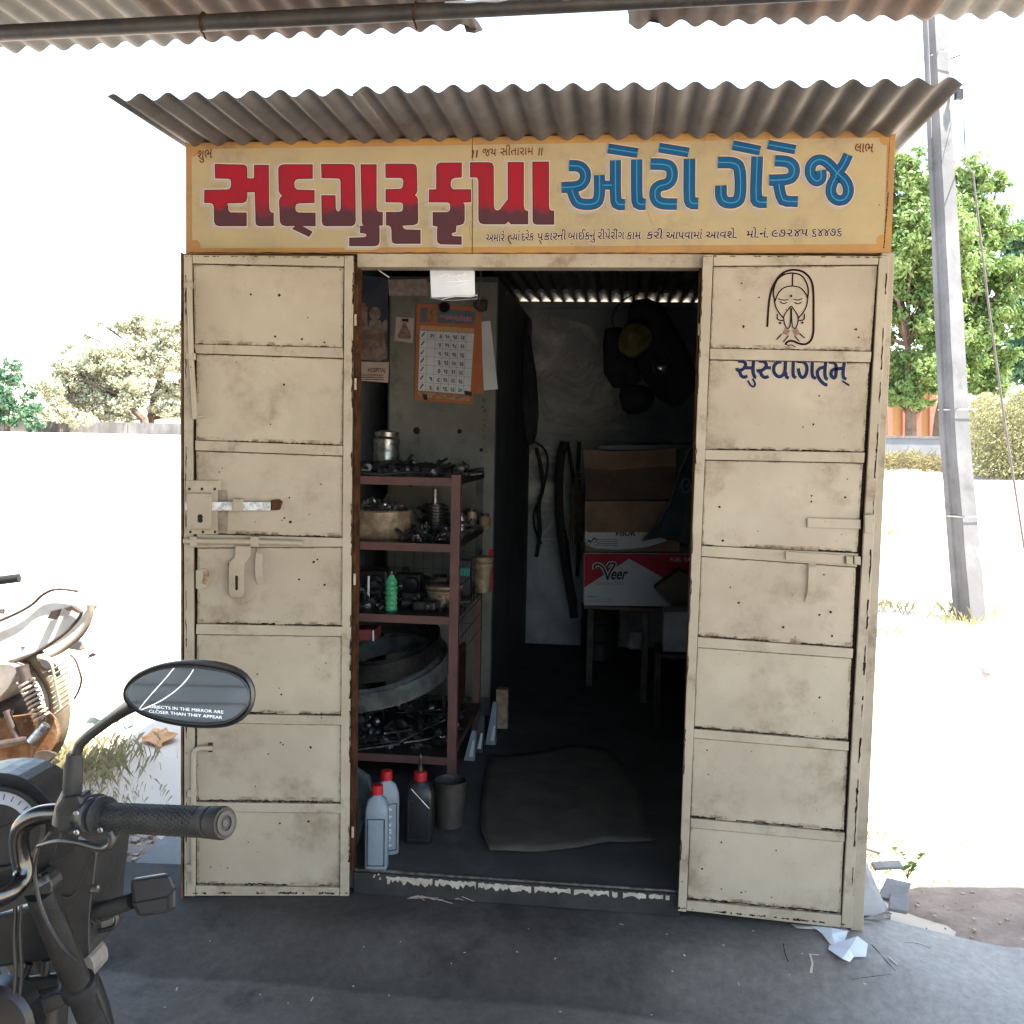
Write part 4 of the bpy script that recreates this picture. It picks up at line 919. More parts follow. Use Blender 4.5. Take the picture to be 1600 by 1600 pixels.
# chipped seam between sign and doors, rust runs down the sign's right edge
mb = MB()
for s, e, wd in (((1391, 205), (1386, 300), .5), ((1388, 300), (1381, 388), 1.2), ((738, 228), (738, 395), .5), ((295, 395), (1390, 396), 1.2), ((290, 223), (1398, 201), .8)):
    N = 80; pts = [SP(lerp(s[0], e[0], k/N)+R_.uniform(-.5, .5), lerp(s[1], e[1], k/N)+R_.uniform(-.3, .3), .0014) for k in range(N+1)]
    mb.ribbon(pts, wd*.0019, ns, jag=.8)
mb.build('rust_line', RUSTDARK, sign)
mb = MB()
for q in ([(757, 288), (755, 310), (757, 330)], [(655, 320), (665, 316), (672, 314)], [(1012, 330), (1014, 338), (1018, 348)], [(735, 345), (733, 365), (738, 378)], [(690, 325), (700, 330), (705, 328)]):
    mb.ribbon([SP(x, y, .0066) for x, y in smooth_pts(q, 1)], .0007, ns, jag=.5)
mb.build('crack', RUSTDARK, sign)

# ================================================================== SHED ROOF OVER THE CAMERA
shed = thing('shed_roof', (1.5, -3, 2.7), 'open shed roof of old corrugated sheets on steel pipes above the viewer', 'roof')
YE, YPIPE = .28, -.12
eL, eM, eR = P(100, 72, 'y', YE), P(740, 44, 'y', YE), P(1500, 24, 'y', YE)
def sz(x, y):
    z = lerp(eL.z, eM.z, (x-eL.x)/(eM.x-eL.x)) if x < eM.x else lerp(eM.z, eR.z, (x-eM.x)/(eR.x-eM.x))
    return z+.0+.006*(y-YE)+.004*math.sin(x*2.7)
PS = .092
def shed_sheet(x0, x1, ye, m, k, jag=.006): corrugated(x0, x1, ye, -5.6 if x0 < .5 else -2.9, lambda x, y: sz(x, y)+.002*k, PS, .0115, m, 'roof_sheet', shed, ny=10, endjag=jag)
x75, x98 = P(745, 45, 'y', YE).x, P(982, 30, 'y', YE).x
x31 = P(312, 75, 'y', YE).x; x145 = P(1455, 25, 'y', YE).x
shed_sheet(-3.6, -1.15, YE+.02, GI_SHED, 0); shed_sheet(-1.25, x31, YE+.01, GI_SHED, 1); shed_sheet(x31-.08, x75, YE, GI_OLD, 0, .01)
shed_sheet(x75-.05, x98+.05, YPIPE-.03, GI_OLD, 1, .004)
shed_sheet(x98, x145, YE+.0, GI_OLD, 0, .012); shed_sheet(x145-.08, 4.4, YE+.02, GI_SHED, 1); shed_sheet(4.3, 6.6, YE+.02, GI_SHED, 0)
# torn tabs beside the gap
mb = MB()
mb.flat([P(x, y, 'y', YE-.01) for x, y in ((722, 28), (740, 26), (748, 35), (755, 47), (742, 52), (728, 50))]); mb.flat([P(x, y, 'y', YE-.01) for x, y in ((982, 10), (1000, 8), (1032, 12), (1032, 37), (1005, 32), (988, 27), (980, 20))])
mb.build('torn_tab', GI_OLD, shed, solid=.002)
pa, pb_ = P(-200, 62, 'y', YPIPE), P(1100, -4, 'y', YPIPE); pd = (pb_-pa).normalized()
MB().tube([pa-pd*3, pa, pb_, pb_+pd*4], .0245, 16).build('pipe', PIPE, shed, smooth=True)
for y in (-1.5, -2.8): MB().tube([(-3.5, y, sz(-3.5, y)-.036), (6.5, y, sz(6.5, y)-.036)], .0245, 10).build('pipe', PIPE, shed, smooth=True)
for px, py in ((318, 30), (650, 14)):
    c = P(px, py, 'y', YPIPE); c.z = pa.z+(pb_.z-pa.z)*(c.x-pa.x)/(pb_.x-pa.x); r = .029
    MB().tube([c+Vector((.004*math.sin(a), r*math.cos(a), r*math.sin(a))) for a in [math.pi*2*i/14 for i in range(12)]]+[c+Vector((0, r*.6, -r*1.5))], .003, 6).build('hook_bolt', RUST, shed)
for x in (-3.3, 6.2):
    for y in (-.12, -2.8): MB().tube([(x, y, -.2), (x, y, sz(x, y)-.03)], .03, 10).build('post', PIPE, shed)
# rear building behind the viewer (seen in the mirror)
rear = thing('rear_building', (1.5, -8, -.2), 'grey plastered workshop wall with shutter behind the viewer, reflected in the mirror', 'building')
MB().box((-3.5, -6.0, -.2), (1.7, -5.7, 3.1)).build('wall', SHEDWALL, rear)
sh = MB()
for i in range(34): sh.box((.0, -5.69, -.15+i*.075), (1.6, -5.66, -.15+i*.075+.068))
sh.build('shutter', SHUTTER, rear)
for x in (-1.5, -.6, -.2): MB().box((x, -5.69, -.18), (x+.12, -5.63, 2.5)).build('pilaster', CREAM_GREY, rear)
MB().box((-1.35, -5.695, -.18), (-.65, -5.65, 2.1)).build('door', BARK, rear)

# ================================================================== INSIDE THE KIOSK
fwd = Vector((0, 1, 0))
def Y(px, py, y): return P(px, py, 'y', y)
def Z(px, py, z=-.004): return P(px, py, 'z', z)
def card(name, pts, y, m, t=.002, parent=None, tilt=0, bev=0):
    if not isinstance(t, (int, float)): t, parent = .001, t
    q = [Y(a, b_, y) for a, b_ in pts]; return MB().prism(q, (0, 1, 0), t).build(name, m, parent, bev)
# cupboard with cream front
CY = 1.95
cup = thing('cupboard', (.5, CY+.6, 0), 'tall cream steel cupboard inside the kiosk behind the red shelf rack', 'cupboard')
cx0, cx1 = Y(606, 600, CY).x, Y(776, 600, CY).x; czt = Y(700, 432, CY).z
MB().box((cx0, CY, 0), (cx1, DEP-.06, czt)).build('body', mat('dark_cupboard_side', (.08, .085, .09), (.05, .054, .058), 3, .6), cup, .004)
mb = MB().box((cx0+.012, CY-.014, .1), (cx1-.004, CY-.001, czt-.03)); fr = mb.build('front_panel', CREAM_GREY, cup, .003)
mb = MB()
for x, y, r in ((651, 673, 6), (718, 674, 4), (752, 703, 3)): mb.lathe(Y(x, y, CY-.0145), (0, -1, 0), [(r*.0031, 0), (r*.0025, .0008)], 12)
mb.build('hole', BLACKINK, fr)['kind'] = 'stuff'
MB().ribbon([Y(757+R_.uniform(-1.5, 1.5), y, CY-.0155) for y in range(620, 712, 4)], .02, (0, -1, 0), jag=.8).build('peeled_strip', mat('peeled_paint', (.2, .18, .13), (.09, .08, .06), 60, .8), fr)

# posters and cards
def lines(mb, x0, x1, y0, y1, n, yy, wpx=1.6, slant=0):
    for i in range(n):
        y = lerp(y0, y1, i/max(1, n-1)); mb.ribbon([Y(lerp(x0, x1, k/8), y+slant*k/8, yy) for k in range(9)], wpx*.0031, (0, -1, 0), jag=.55)
cal = thing('calendar', Y(696, 550, CY-.03), 'large wall calendar with orange border and a date grid hanging on the cupboard', 'calendar')
yc = CY-.03
card('page', [(651, 474), (746, 480), (738, 632), (648, 625)], yc, ORANGEP, .004, cal)
card('grid_sheet', [(656, 516), (741, 521), (735, 617), (653, 610)], yc-.0012, PAPERW, .001, cal)
card('header', [(657, 480), (744, 486), (741, 507), (656, 503)], yc-.0012, mat('slate_print', (.1, .12, .15), (.14, .16, .19), 30, .6), cal)
card('header_picture', [(668, 482), (685, 483), (684, 504), (667, 503)], yc-.002, mat('header_picture_print', (.26, .1, .06), (.35, .2, .1), 80, .6), cal)
card('month_band', [(656, 508), (741, 513), (741, 520), (656, 515)], yc-.002, mat('band_print', (.45, .24, .13), (.5, .35, .2), 60, .6), cal)
card('footer_band', [(654, 612), (735, 619), (734, 627), (653, 620)], yc-.0012, mat('footer_print', (.25, .1, .1), (.4, .28, .14), 40, .6), cal)
mb = MB(); put_text(mb, "બાલવાકાકા", Y(688, 499, yc-.0024), Y(737, 502, yc-.0024), Vector((0, 0, .026)), 0, .03); mb.build('lettering', mat('calendar_title_ink', (.4, .2, .17), None, 1, .6), cal)
mb = MB()
gx = lambda c, r: (lerp(lerp(656, 741, c/7), lerp(653, 735, c/7), r/7), lerp(lerp(516, 610, r/7), lerp(521, 617, r/7), c/7))
for r in range(8): mb.ribbon([Y(*gx(0, r), yc-.0022), Y(*gx(7, r), yc-.0022)], .0016, (0, -1, 0))
for c in range(8): mb.ribbon([Y(*gx(c, 0), yc-.0026), Y(*gx(c, 7), yc-.0026)], .0016, (0, -1, 0))
mb.build('grid_line', GREYINK, cal)['kind'] = 'stuff'
nums = [["", "૩૧", "૩", "૧૦", "૧૭", "૨૪"], ["", "", "૪", "૧૧", "૧૮", "૨૫"], ["", "", "૫", "૧૨", "૧૯", "૨૬"], ["", "", "૬", "૧૩", "૨૦", "૨૭"], ["", "", "૭", "૧૪", "૨૧", "૨૮"], ["", "૧", "૮", "૧૫", "૨૨", "૨૯"], ["", "૨", "૯", "૧૬", "૨૩", "૩૦"]]
mb = MB()
for r in range(7):
    for c in range(1, 6):
        s = nums[r][c]
        if s:
            a = gx(c+(.32 if len(s) > 1 else .5), r+.78); b_ = gx(c+.86, r+.78); put_text(mb, s, Y(*a, yc-.003), Y(*b_, yc-.003), Vector((0, 0, .022)), 0, .03)
    a = gx(.25, r+.75); mb.ribbon([Y(a[0], a[1], yc-.003), Y(a[0]+5, a[1]-7, yc-.003)], .006, (0, -1, 0), jag=.4)
mb.build('date_number', BLACKINK, cal)['kind'] = 'stuff'
for pts in ([(725, 610), (737, 612), (737, 619), (726, 617)], [(660, 616), (667, 616), (668, 626), (662, 624)]):
    card('clip', pts, yc-.006, BLACKP, .005, cal)
old = thing('calendar', Y(756, 560, CY-.012), 'second narrow orange bordered sheet tucked behind the large calendar', 'calendar')
card('page', [(742, 490), (752, 490), (755, 616), (740, 614)], CY-.022, ORANGEP, .003, old)
tag(card('paper_sheet', [(751, 503), (766, 501), (778, 608), (756, 610)], CY-.0165, PAPERW, .002), 'plain white sheet hanging beside the calendar on the cupboard', 'paper')
sm = card('picture_card', [(619, 495), (647, 497), (645, 536), (616, 532)], CY-.03, PAPERC, .003)
tag(sm, 'small cream picture card pinned left of the calendar', 'card')
mb = MB()
mb.flat([Y(x, y, CY-.0312) for x, y in ((630, 504), (634, 504), (636, 510), (640, 516), (643, 527), (639, 530), (624, 529), (621, 525), (625, 516), (628, 510))])
mb.build('printed_motif', mat('card_motif_print', (.14, .10, .08), (.3, .2, .15), 90, .6), sm)
tag(card('card_clip', [(628, 498), (638, 498), (638, 503), (628, 502)], CY-.036, BLACKP, .005), 'black clip holding the small picture card', 'clip')
ban = card('banner_strip', [(606, 437), (667, 436), (669, 462), (608, 462)], CY-.016, mat('beige_banner_print', (.26, .2, .17), (.4, .33, .28), 30, .7), .002)
tag(ban, 'beige printed strip along the top of the cupboard', 'banner')
# tall poster on the left
pos = thing('poster', Y(580, 510, 1.8), 'tall narrow faded devotional poster with a text card at its foot, left of the cupboard', 'poster')
card('sheet', [(545, 430), (606, 434), (606, 566), (545, 564)], 1.8, mat('poster_blue_print', (.035, .045, .07), (.06, .06, .07), 9, .5), .003, pos)
card('text_card', [(545, 565), (608, 566), (606, 598), (545, 593)], 1.798, PAPERC, .003, pos)
mb = MB(); put_text(mb, "HOSPITAL", Y(575, 581, 1.796), Y(603, 582, 1.796), Vector((0, 0, .021)), 0, .02); lines(mb, 556, 600, 586, 593, 3, 1.796, 1.1); mb.build('lettering', REDINK, pos)
mb = MB(); fm = mat('faded_figure_print', (.26, .2, .16), (.13, .09, .075), 22, .6)
FIG = [[(576+9*math.cos(6.28*i/14)+10, 490+11*math.sin(6.28*i/14)) for i in range(14)], [(578, 500), (594, 500), (600, 520), (604, 545), (598, 552), (574, 552), (570, 540), (574, 518)], [(560, 548), (606, 548), (604, 560), (592, 564), (566, 562)],
       [(562, 480), (568, 472), (574, 480), (574, 500), (576, 530), (572, 562), (562, 560), (560, 520)], [(596, 505), (604, 498), (606, 510), (602, 524)]]
for k, q in enumerate(FIG): mb.flat([Y(x, y, 1.798-.0004*k) for x, y in q])
mb.build('printed_figure', fm, pos)
# placard in a plastic sleeve hanging just behind the lintel (its square code is left out)
pl = thing('placard', Y(708, 440, .06), 'white placard in a wrinkled plastic sleeve hanging behind the lintel', 'placard')
card('board', [(671, 405), (741, 405), (742, 463), (674, 465)], .07, PAPERW, .004, pl)
mb = MB()
for i in range(5):
    a = (R_.uniform(680, 700), R_.uniform(424, 450)); mb.ribbon([Y(*q, .0655) for q in smooth_pts([a, (a[0]+15, a[1]+R_.uniform(-8, 8)), (a[0]+34, a[1]+R_.uniform(-12, 8))], 2)], .0016, (0, -1, 0), jag=.6)
mb.build('sleeve_crease', mat('glossy_crease', (.9, .9, .95), None, 1, .2), pl)
mb = MB(); pts = [Y(x, y, .06) for x, y in ((672, 465), (690, 468), (712, 463), (735, 464), (746, 461), (745, 467), (720, 469), (690, 470))]; mb.tube(pts, .0016, 6); mb.build('sleeve_hem', CHROME, pl)
mb = MB(); mb.tube([Y(752, 400, .09), Y(751, 440, .1), Y(748, 478, .12)], .0016, 5); tag(mb.build('hanging_wire', BLACKP), 'thin dark wire hanging behind the placard', 'wire')
bp = thing('padlock', Y(754, 478, CY-.06), 'dark padlock shaped part hanging at the top right of the calendar', 'padlock')
card('body', [(743, 471), (761, 468), (760, 484), (752, 487), (742, 482)], CY-.09, DARKSTEEL, .03, bp, bev=.004)
bp2 = thing('brake_part', Y(695, 481, CY-.06), 'round grey metal part hanging in front of the calendar header', 'metal part')
MB().lathe(Y(695, 481, CY-.05), (0, -1, .2), [(.026, 0), (.028, .01), (.02, .022)], 14).build('body', DARKSTEEL, bp2)

# angle iron rack
RY0, RY1 = .74, 1.62
rx1 = Z(705, 1245).x; rx0 = .06
rack = thing('shelf_rack', (.45, 1.15, 0), 'red oxide painted angle iron rack crowded with parts, just inside the left door', 'rack')
zr = [Y(640, 752, RY0).z, Y(640, 855, RY0).z, Y(640, 968, RY0).z, Y(640, 1187, RY0).z]
ztop = Y(705, 742, RY0).z; zr_mid = Y(745, 925, RY1).z
for (x, y) in ((rx1, RY0), (rx1-.03, RY1), (rx0, RY0), (rx0, RY1)):
    zt_ = ztop if y == RY0 else zr_mid
    mb = MB().box((x-.018, y, 0), (x+.018, y+.003, zt_)); mb.box((x+.015, y+.003, 0), (x+.018, y+.035, zt_)); mb.build('post', REDOX, rack)
    if y != RY0: MB().box((x-.018, y, zt_+.001), (x+.018, y+.003, ztop)).build('post', DARKSTEEL, rack)
for i, z in enumerate(zr):
    hh = .016
    MB().box((rx0+.019, RY0+.0035, z-hh), (rx1-.0185, RY0+.0065, z+hh)).build('rail', REDOX, rack)
    MB().box((rx1-.0105, RY0+.036, z-hh), (rx1-.0075, RY1-.001, z+hh)).build('rail', DARKSTEEL, rack)
    MB().box((rx0+.019, RY1-.004, z-hh), (rx1-.05, RY1-.001, z+hh)).build('rail', REDOX, rack)
    MB().box((rx0+.02, RY0+.007, z+hh-.006), (rx1-.0125, RY1-.005, z+hh-.003)).build('shelf', DARKSTEEL, rack)
mb = MB()
for k in range(9):
    y = lerp(RY0+.08, RY1-.05, k/8); mb.tube([(rx1-.006, y, zr[2]-.18), (rx1-.006, y, zr[1]-.1)], .0014, 4)
for k in range(6): z = lerp(zr[2]-.18, zr[1]-.1, k/5); mb.tube([(rx1-.004, RY0+.04, z), (rx1-.004, RY1, z)], .0014, 4)
for k in range(14): x = lerp(rx0+.04, rx1-.06, k/13); mb.tube([(x, RY1-.008, zr[2]-.17), (x, RY1-.008, zr[2]+.18)], .0014, 4)
for k in range(5): z = lerp(zr[2]-.17, zr[2]+.18, k/4); mb.tube([(rx0+.03, RY1-.011, z), (rx1-.05, RY1-.011, z)], .0014, 4)
mb.build('wire_mesh', DARKSTEEL, rack)['kind'] = 'stuff'
ZS = [z+.0135 for z in zr]

# things on the rack
def put(name, label, cat, loc, group=None): return thing(name, loc, label, cat, group)
def pos_on(px, py, z): return P(px, py, 'z', z)
# top shelf: steel canister, belts, spanners
c = Vector((Y(604, 700, 1.35).x, 1.35, ZS[0])); t = put('canister', 'stacked ribbed steel canister on the top of the rack', 'canister', c)
MB().lathe(c, (0, 0, 1), [(.058, 0), (.062, .01), (.058, .04), (.063, .05), (.058, .06), (.063, .085), (.058, .095), (.062, .15), (.05, .16)], 24).build('body', STEEL, t, smooth=True)
MB().lathe(c+Vector((0, 0, .161)), (0, 0, 1), [(.055, 0), (.056, .02), (.02, .03)], 24).build('lid', STEEL, t, smooth=True)
def spanner(loc, ang, ln, label, m=STEEL, grp='spanners and rods on the rack'):
    t = thing('spanner', loc, label, 'spanner', grp); d = Vector((math.cos(ang), math.sin(ang), 0)); n_ = Vector((-d.y, d.x, 0)); loc = Vector(loc)
    mb = MB().obox(loc+Vector((0, 0, .004)), d*ln*.4, n_*.006, Vector((0, 0, .0025))); mb.build('shank', m, t, .001)
    ring = MB().tube([loc+d*ln*.5+d*.013*math.cos(a)+n_*.013*math.sin(a)+Vector((0, 0, .005)) for a in [6.28*i/12 for i in range(12)]], .0045, 6, closed=True); ring.build('ring_end', m, t)
    jaw = [(-.5, -.006), (-.53, -.015), (-.58, -.012), (-.56, -.004), (-.56, .004), (-.58, .012), (-.53, .015), (-.5, .006)]
    MB().prism([loc+d*(a*ln+.06*ln)+n_*b_*1.1+Vector((0, 0, .002)) for a, b_ in jaw], (0, 0, 1), .006).build('open_jaw', m, t)
    return t
SPL = ('bright spanner left of centre on the top shelf', 'second spanner from the left on the top shelf, turned slightly down', 'spanner in the middle of the top shelf', 'spanner right of the middle on the top shelf', 'spanner lying across beside the steel canister', 'long spanner at the right end of the top shelf')
for i, (px, y, a, ln) in enumerate(((620, 1.0, .1, .2), (648, .95, -.3, .18), (668, 1.1, .05, .2), (700, 1.05, -.2, .22), (590, .9, 2.3, .16), (735, 1.2, -.35, .24))):
    x = Y(px, 735, y).x; spanner((min(x, rx1-.08), y, ZS[0]+.004*(i % 2)), a, ln, SPL[i])
mb = MB()
t = put('rubber_hose_coil', 'brown rubber hose coiled loosely along the front of the top shelf', 'hose', (.5, .8, ZS[0]))
pts = [Vector((.12+.55*u, .78+.03*math.sin(u*9), ZS[0]+.008+.012*abs(math.sin(u*5)))) for u in [i/30 for i in range(31)]]
MB().tube(pts, .007, 8).build('hose', RUBBER, t, smooth=True)
for i in range(3):
    cc = Vector((.35+.12*i, 1.2, ZS[0]+.012*(i+1))); t = thing('drive_belt', cc, ('left', 'middle', 'right')[i]+' one of three black rubber belts heaped on the top shelf', 'belt', 'black belts heaped on the top shelf')
    MB().tube([cc+Vector((.11*math.cos(a), .06*math.sin(a), .006*math.sin(3*a+i))) for a in [6.28*k/28 for k in range(28)]], .006, 6, closed=True).build('loop', RUBBER, t)
# second shelf: tin basin heaped with bolts, cylinder, chrome rings, injector, jars
bz = ZS[1]; c = Vector((Y(590, 820, 1.0).x, 1.0, bz))
t = put('basin', 'old metal basin heaped with greasy nuts and parts on the second shelf', 'basin', c)
MB().lathe(c, (0, 0, 1), [(.13, 0), (.145, .02), (.15, .112), (.158, .118), (.15, .12), (.14, .09)], 28).build('body', TIN, t, smooth=True)
mb = MB()
for i in range(130):
    a, r = R_.uniform(0, 6.28), .13*R_.random()**.5; q = c+Vector((r*math.cos(a), r*math.sin(a), .09+.06*(1-(r/.13)**2)+R_.uniform(0, .01)))
    d = Vector((R_.gauss(0, 1), R_.gauss(0, 1), R_.gauss(0, .5))).normalized(); mb.tube([q, q+d*R_.uniform(.01, .04)], R_.uniform(.003, .008), 6)
o = mb.build('bolts', STEEL, t); o['kind'] = 'stuff'
t = put('cylinder_barrel', 'dark engine cylinder barrel standing behind the basin', 'engine part', (Y(680, 800, 1.15).x, 1.15, bz))
cb = Vector((Y(680, 800, 1.15).x, 1.15, bz)); prof = [(.045, 0)]
for i in range(9): prof += [(.062, .012+i*.014), (.062, .016+i*.014), (.045, .018+i*.014), (.045, .024+i*.014)]
MB().lathe(cb, (0, 0, 1), prof, 24).build('fins', DARKSTEEL, t)
MB().tube([cb+Vector((0, 0, .13)), cb+Vector((0, 0, .2))], .012, 10).build('spigot', STEEL, t)
def ringpart(px, py, y, r, r2, label, m=CHROME, half=False, nm='bearing_ring'):
    c = Y(px, py, y); t = thing(nm, c, label, 'bearing', 'bright steel rings on the second shelf'); a0, a1 = (-.6, 3.8) if half else (0, 6.28)
    pts = [c+Vector((r*math.cos(a), .01*math.sin(a), r*math.sin(a))) for a in [lerp(a0, a1, k/18) for k in range(19 if half else 18)]]
    MB().tube(pts, r2, 8, closed=not half).build('race', m, t, smooth=True)
    if not half: MB().lathe(c+Vector((0, .006, 0)), (0, 1, 0), [(r*.62, 0), (r*.6, .008)], 16).build('hub', DARKSTEEL, t)
ringpart(652, 842, .78, .016, .0045, 'bright chrome half ring on the front edge of the second shelf', half=True)
ringpart(665, 822, .9, .015, .003, 'small steel bearing behind the chrome half ring')
ringpart(738, 818, 1.3, .018, .004, 'steel bearing at the right side of the second shelf')
t = put('spark_plug', 'small bright spark plug lying at the post on the second shelf', 'spark plug', Y(688, 842, .8))
c = Y(675, 842, .8); MB().lathe(c, (1, -.1, 0), [(.003, 0), (.003, .012), (.007, .013), (.007, .018), (.011, .019), (.011, .034), (.007, .035), (.006, .05), (.003, .052), (.003, .058)], 12).build('body', CHROME, t)
for i, (px, py, y, r, h, m_, lb) in enumerate(((721, 805, 1.3, .022, .075, STEEL, 'dull steel sleeve tin'), (737, 798, 1.42, .024, .085, TIN, 'threaded metal tin'), (758, 792, 1.5, .028, .06, CARD, 'small beige carton tube'))):
    c = Vector((Y(px, py, y).x, y, bz)); t = thing('small_tin', c, lb+' behind the post on the second shelf', 'tin')
    MB().lathe(c, (0, 0, 1), [(r, 0), (r, h*.3), (r*.94, h*.32), (r, h*.36), (r, h*.8), (r*.8, h)], 18).build('body', m_, t, smooth=True); MB().lathe(c+Vector((0, 0, h+.001)), (0, 0, 1), [(r*.7, 0), (r*.7, .012)], 18).build('cap', DARKSTEEL, t)
for i in range(14):
    c = Vector((R_.uniform(.5, rx1-.05), R_.uniform(.8, 1.4), bz+.006)); a = R_.uniform(0, 3.1); t = thing('bolt', c, 'loose steel bolt among others scattered on the second shelf', 'bolt', 'loose bolts on the second shelf')
    d = Vector((math.cos(a), math.sin(a), 0)); MB().lathe(c, d, [(.009, 0), (.009, .008), (.005, .009), (.005, .04)], 6).build('shank', STEEL, t)
# third shelf: green bottle, tin with peeling band, white funnel, green box, tin stack
gz = ZS[2]; c = Vector((Y(611, 950, .86).x, .86, gz)); t = put('plastic_bottle', 'small ribbed green plastic bottle standing on the third shelf', 'bottle', c)
pr = [(.024, 0), (.026, .006)]
for i in range(5): pr += [(.026, .014+i*.02), (.0225, .022+i*.02), (.026, .030+i*.02)]
pr += [(.025, .122), (.012, .142), (.011, .148)]
MB().lathe(c, (0, 0, 1), pr, 20).build('body', GREENB, t, smooth=True); MB().lathe(c+Vector((0, 0, .149)), (0, 0, 1), [(.013, 0), (.013, .016)], 14).build('cap', DARKSTEEL, t)
c = Vector((Y(693, 950, 1.0).x, 1.0, gz)); t = put('paint_tin', 'round tin with rusty peeling label and raised lid behind the front post', 'tin', c)
MB().lathe(c, (0, 0, 1), [(.066, 0), (.07, .005), (.07, .06), (.074, .064), (.074, .07), (.07, .073), (.08, .084), (.08, .092), (.07, .097)], 26).build('body', TIN, t, smooth=True)
mb = MB()
for k in range(16):
    a = 6.28*k/16; mb.flat([c+Vector((.0715*math.cos(a+e), .0715*math.sin(a+e), z)) for e, z in ((-.16, .058), (.16, .058), (.1, .02+R_.uniform(0, .025)), (-.08, .018+R_.uniform(0, .02)))])
mb.build('torn_label', mat('torn_label', (.42, .33, .2), (.1, .06, .04), 70, .7), t)
c = Vector((Y(755, 880, 1.45).x, 1.45, gz+.05)); t = put('tin_stack', 'cream banded round tin at the far right of the third shelf', 'tin', Vector((c.x, c.y, gz)))
c.z = gz; MB().lathe(c, (0, 0, 1), [(.04, 0), (.042, .1), (.05, .12), (.05, .135), (.042, .138), (.05, .15), (.05, .165), (.03, .17)], 22).build('body', TIN, t, smooth=True)
c = Vector((Y(727, 880, 1.35).x, 1.35, gz)); t = put('small_carton', 'small sea green carton beside the cream banded tin', 'carton', c); MB().box(c-Vector((.026, .03, 0)), c+Vector((.026, .03, .16))).build('box', mat('black_carton', (.03, .03, .03), None, 1, .6), t); MB().box((c.x-.027, c.y-.032, .09+gz), (c.x+.027, c.y-.0305, .125+gz)).build('label_band', mat('sea_green_print', (.03, .22, .17), None, 1, .5), t)
c = Vector((Y(772, 885, 1.55).x-.01, 1.52, gz)); t = put('small_carton', 'red printed upright packet at the back right of the third shelf', 'packet', c); MB().box(c-Vector((.012, .02, 0)), c+Vector((.012, .02, .19))).build('box', REDBOX, t)
c = Vector((Y(576, 900, .95).x, .95, gz)); t = put('syringe_tube', 'thin pale tube standing upright near the left on the third shelf', 'tube', c); MB().tube([c, c+Vector((0, 0, .12))], .005, 8).build('tube', PAPERW, t); MB().lathe(c+Vector((0, 0, .121)), (0, 0, 1), [(.007, 0), (.007, .005)], 8).build('cap', STEEL, t)
c = Y(572, 930, .9); c.z = gz; t = put('white_dish', 'pale shallow dish at the left of the third shelf', 'dish', c); MB().lathe(c, (0, 0, 1), [(.03, 0), (.045, .014), (.042, .014)], 18).build('bowl', STEEL, t, smooth=True)
for i, (px, py, y, hx, hz, lb) in enumerate(((645, 922, 1.0, .04, .03, 'dark greasy carburettor box'), (665, 945, .9, .05, .02, 'flat greasy metal tray'), (640, 880, 1.3, .06, .05, 'dark heap like crankcase part'), (585, 880, 1.35, .07, .05, 'dark crankcase cover'))):
    c = Vector((Y(px, py, y).x, y, gz+hz)); t = thing('engine_part', c-Vector((0, 0, hz)), lb+' on the third shelf', 'engine part')
    MB().box(c-Vector((hx, .04, hz)), c+Vector((hx, .04, hz))).build('casing', DARKSTEEL, t, .01); MB().lathe(c+Vector((hx*.3, -.041, 0)), (0, -1, 0), [(hz*.7, 0), (hz*.6, .01), (hz*.3, .012)], 14).build('boss', DARKSTEEL, t)
# lower bay: red box, tyre rims, tools, lower shelf
c = Vector((.2, .95, zr[2]-.09)); t = put('red_case', 'dull red plastic case under the third shelf at the left', 'case', c)
q = [Y(553, 984, .82), Y(585, 984, .82), Y(585, 1001, .82), Y(553, 1001, .82)]; MB().prism(q, (0, 1, 0), .12).build('body', mat('dull_red_plastic', (.16, .03, .03), (.12, .03, .03), 9, .5), t, .003)
MB().tube([Y(583, 985, .815), Y(583, 1001, .815)], .003, 6).build('catch', PAPERW, t)
lz = ZS[3]
def rim(cx_, cy_, cz_, r, tx, tz, label, m):
    t = thing('wheel_rim', (cx_, cy_, cz_), label, 'wheel rim'); ax = Vector((tx, -.25, tz)).normalized()
    prof = [(r*.86, 0), (r*.9, .004), (r*.93, .014), (r, .02), (r, .0), (r*1.02, 0), (r*1.02, .05), (r, .05), (r*.93, .036), (r*.9, .046), (r*.86, .05)]
    mb = MB(); u = ax.orthogonal().normalized(); v = ax.cross(u); sg = 40; c = Vector((cx_, cy_, cz_))
    for k in range(sg):
        a = 6.283*k/sg
        for rr, hh in prof: mb.v.append(c+(u*math.cos(a)+v*math.sin(a))*rr+ax*hh*1.6)
    n_ = len(prof)
    for k in range(sg):
        for i in range(n_): mb.f.append((k*n_+i, k*n_+(i+1) % n_, ((k+1) % sg)*n_+(i+1) % n_, ((k+1) % sg)*n_+i))
    mb.build('hoop', m, t, smooth=True)
RIMM = mat('greasy_grey_rim', (.17, .18, .165), (.07, .075, .07), 14, .45, .4, .3, 50)
rim(.40, 1.18, lz+.21, .30, -.18, 1, 'greasy grey wheel rim lying tilted in the lowest bay of the rack', RIMM)
rim(.38, 1.2, lz+.31, .27, -.1, 1, 'second darker wheel rim lying on top of the greasy one', DARKSTEEL)
t = put('wire_basket', 'rusty brown panel leaning at the right end of the lowest bay', 'panel', (rx1-.06, 1.4, lz)); MB().box((rx1-.1, 1.3, lz+.02), (rx1-.08, 1.6, lz+.3)).build('sheet', RUST, t)
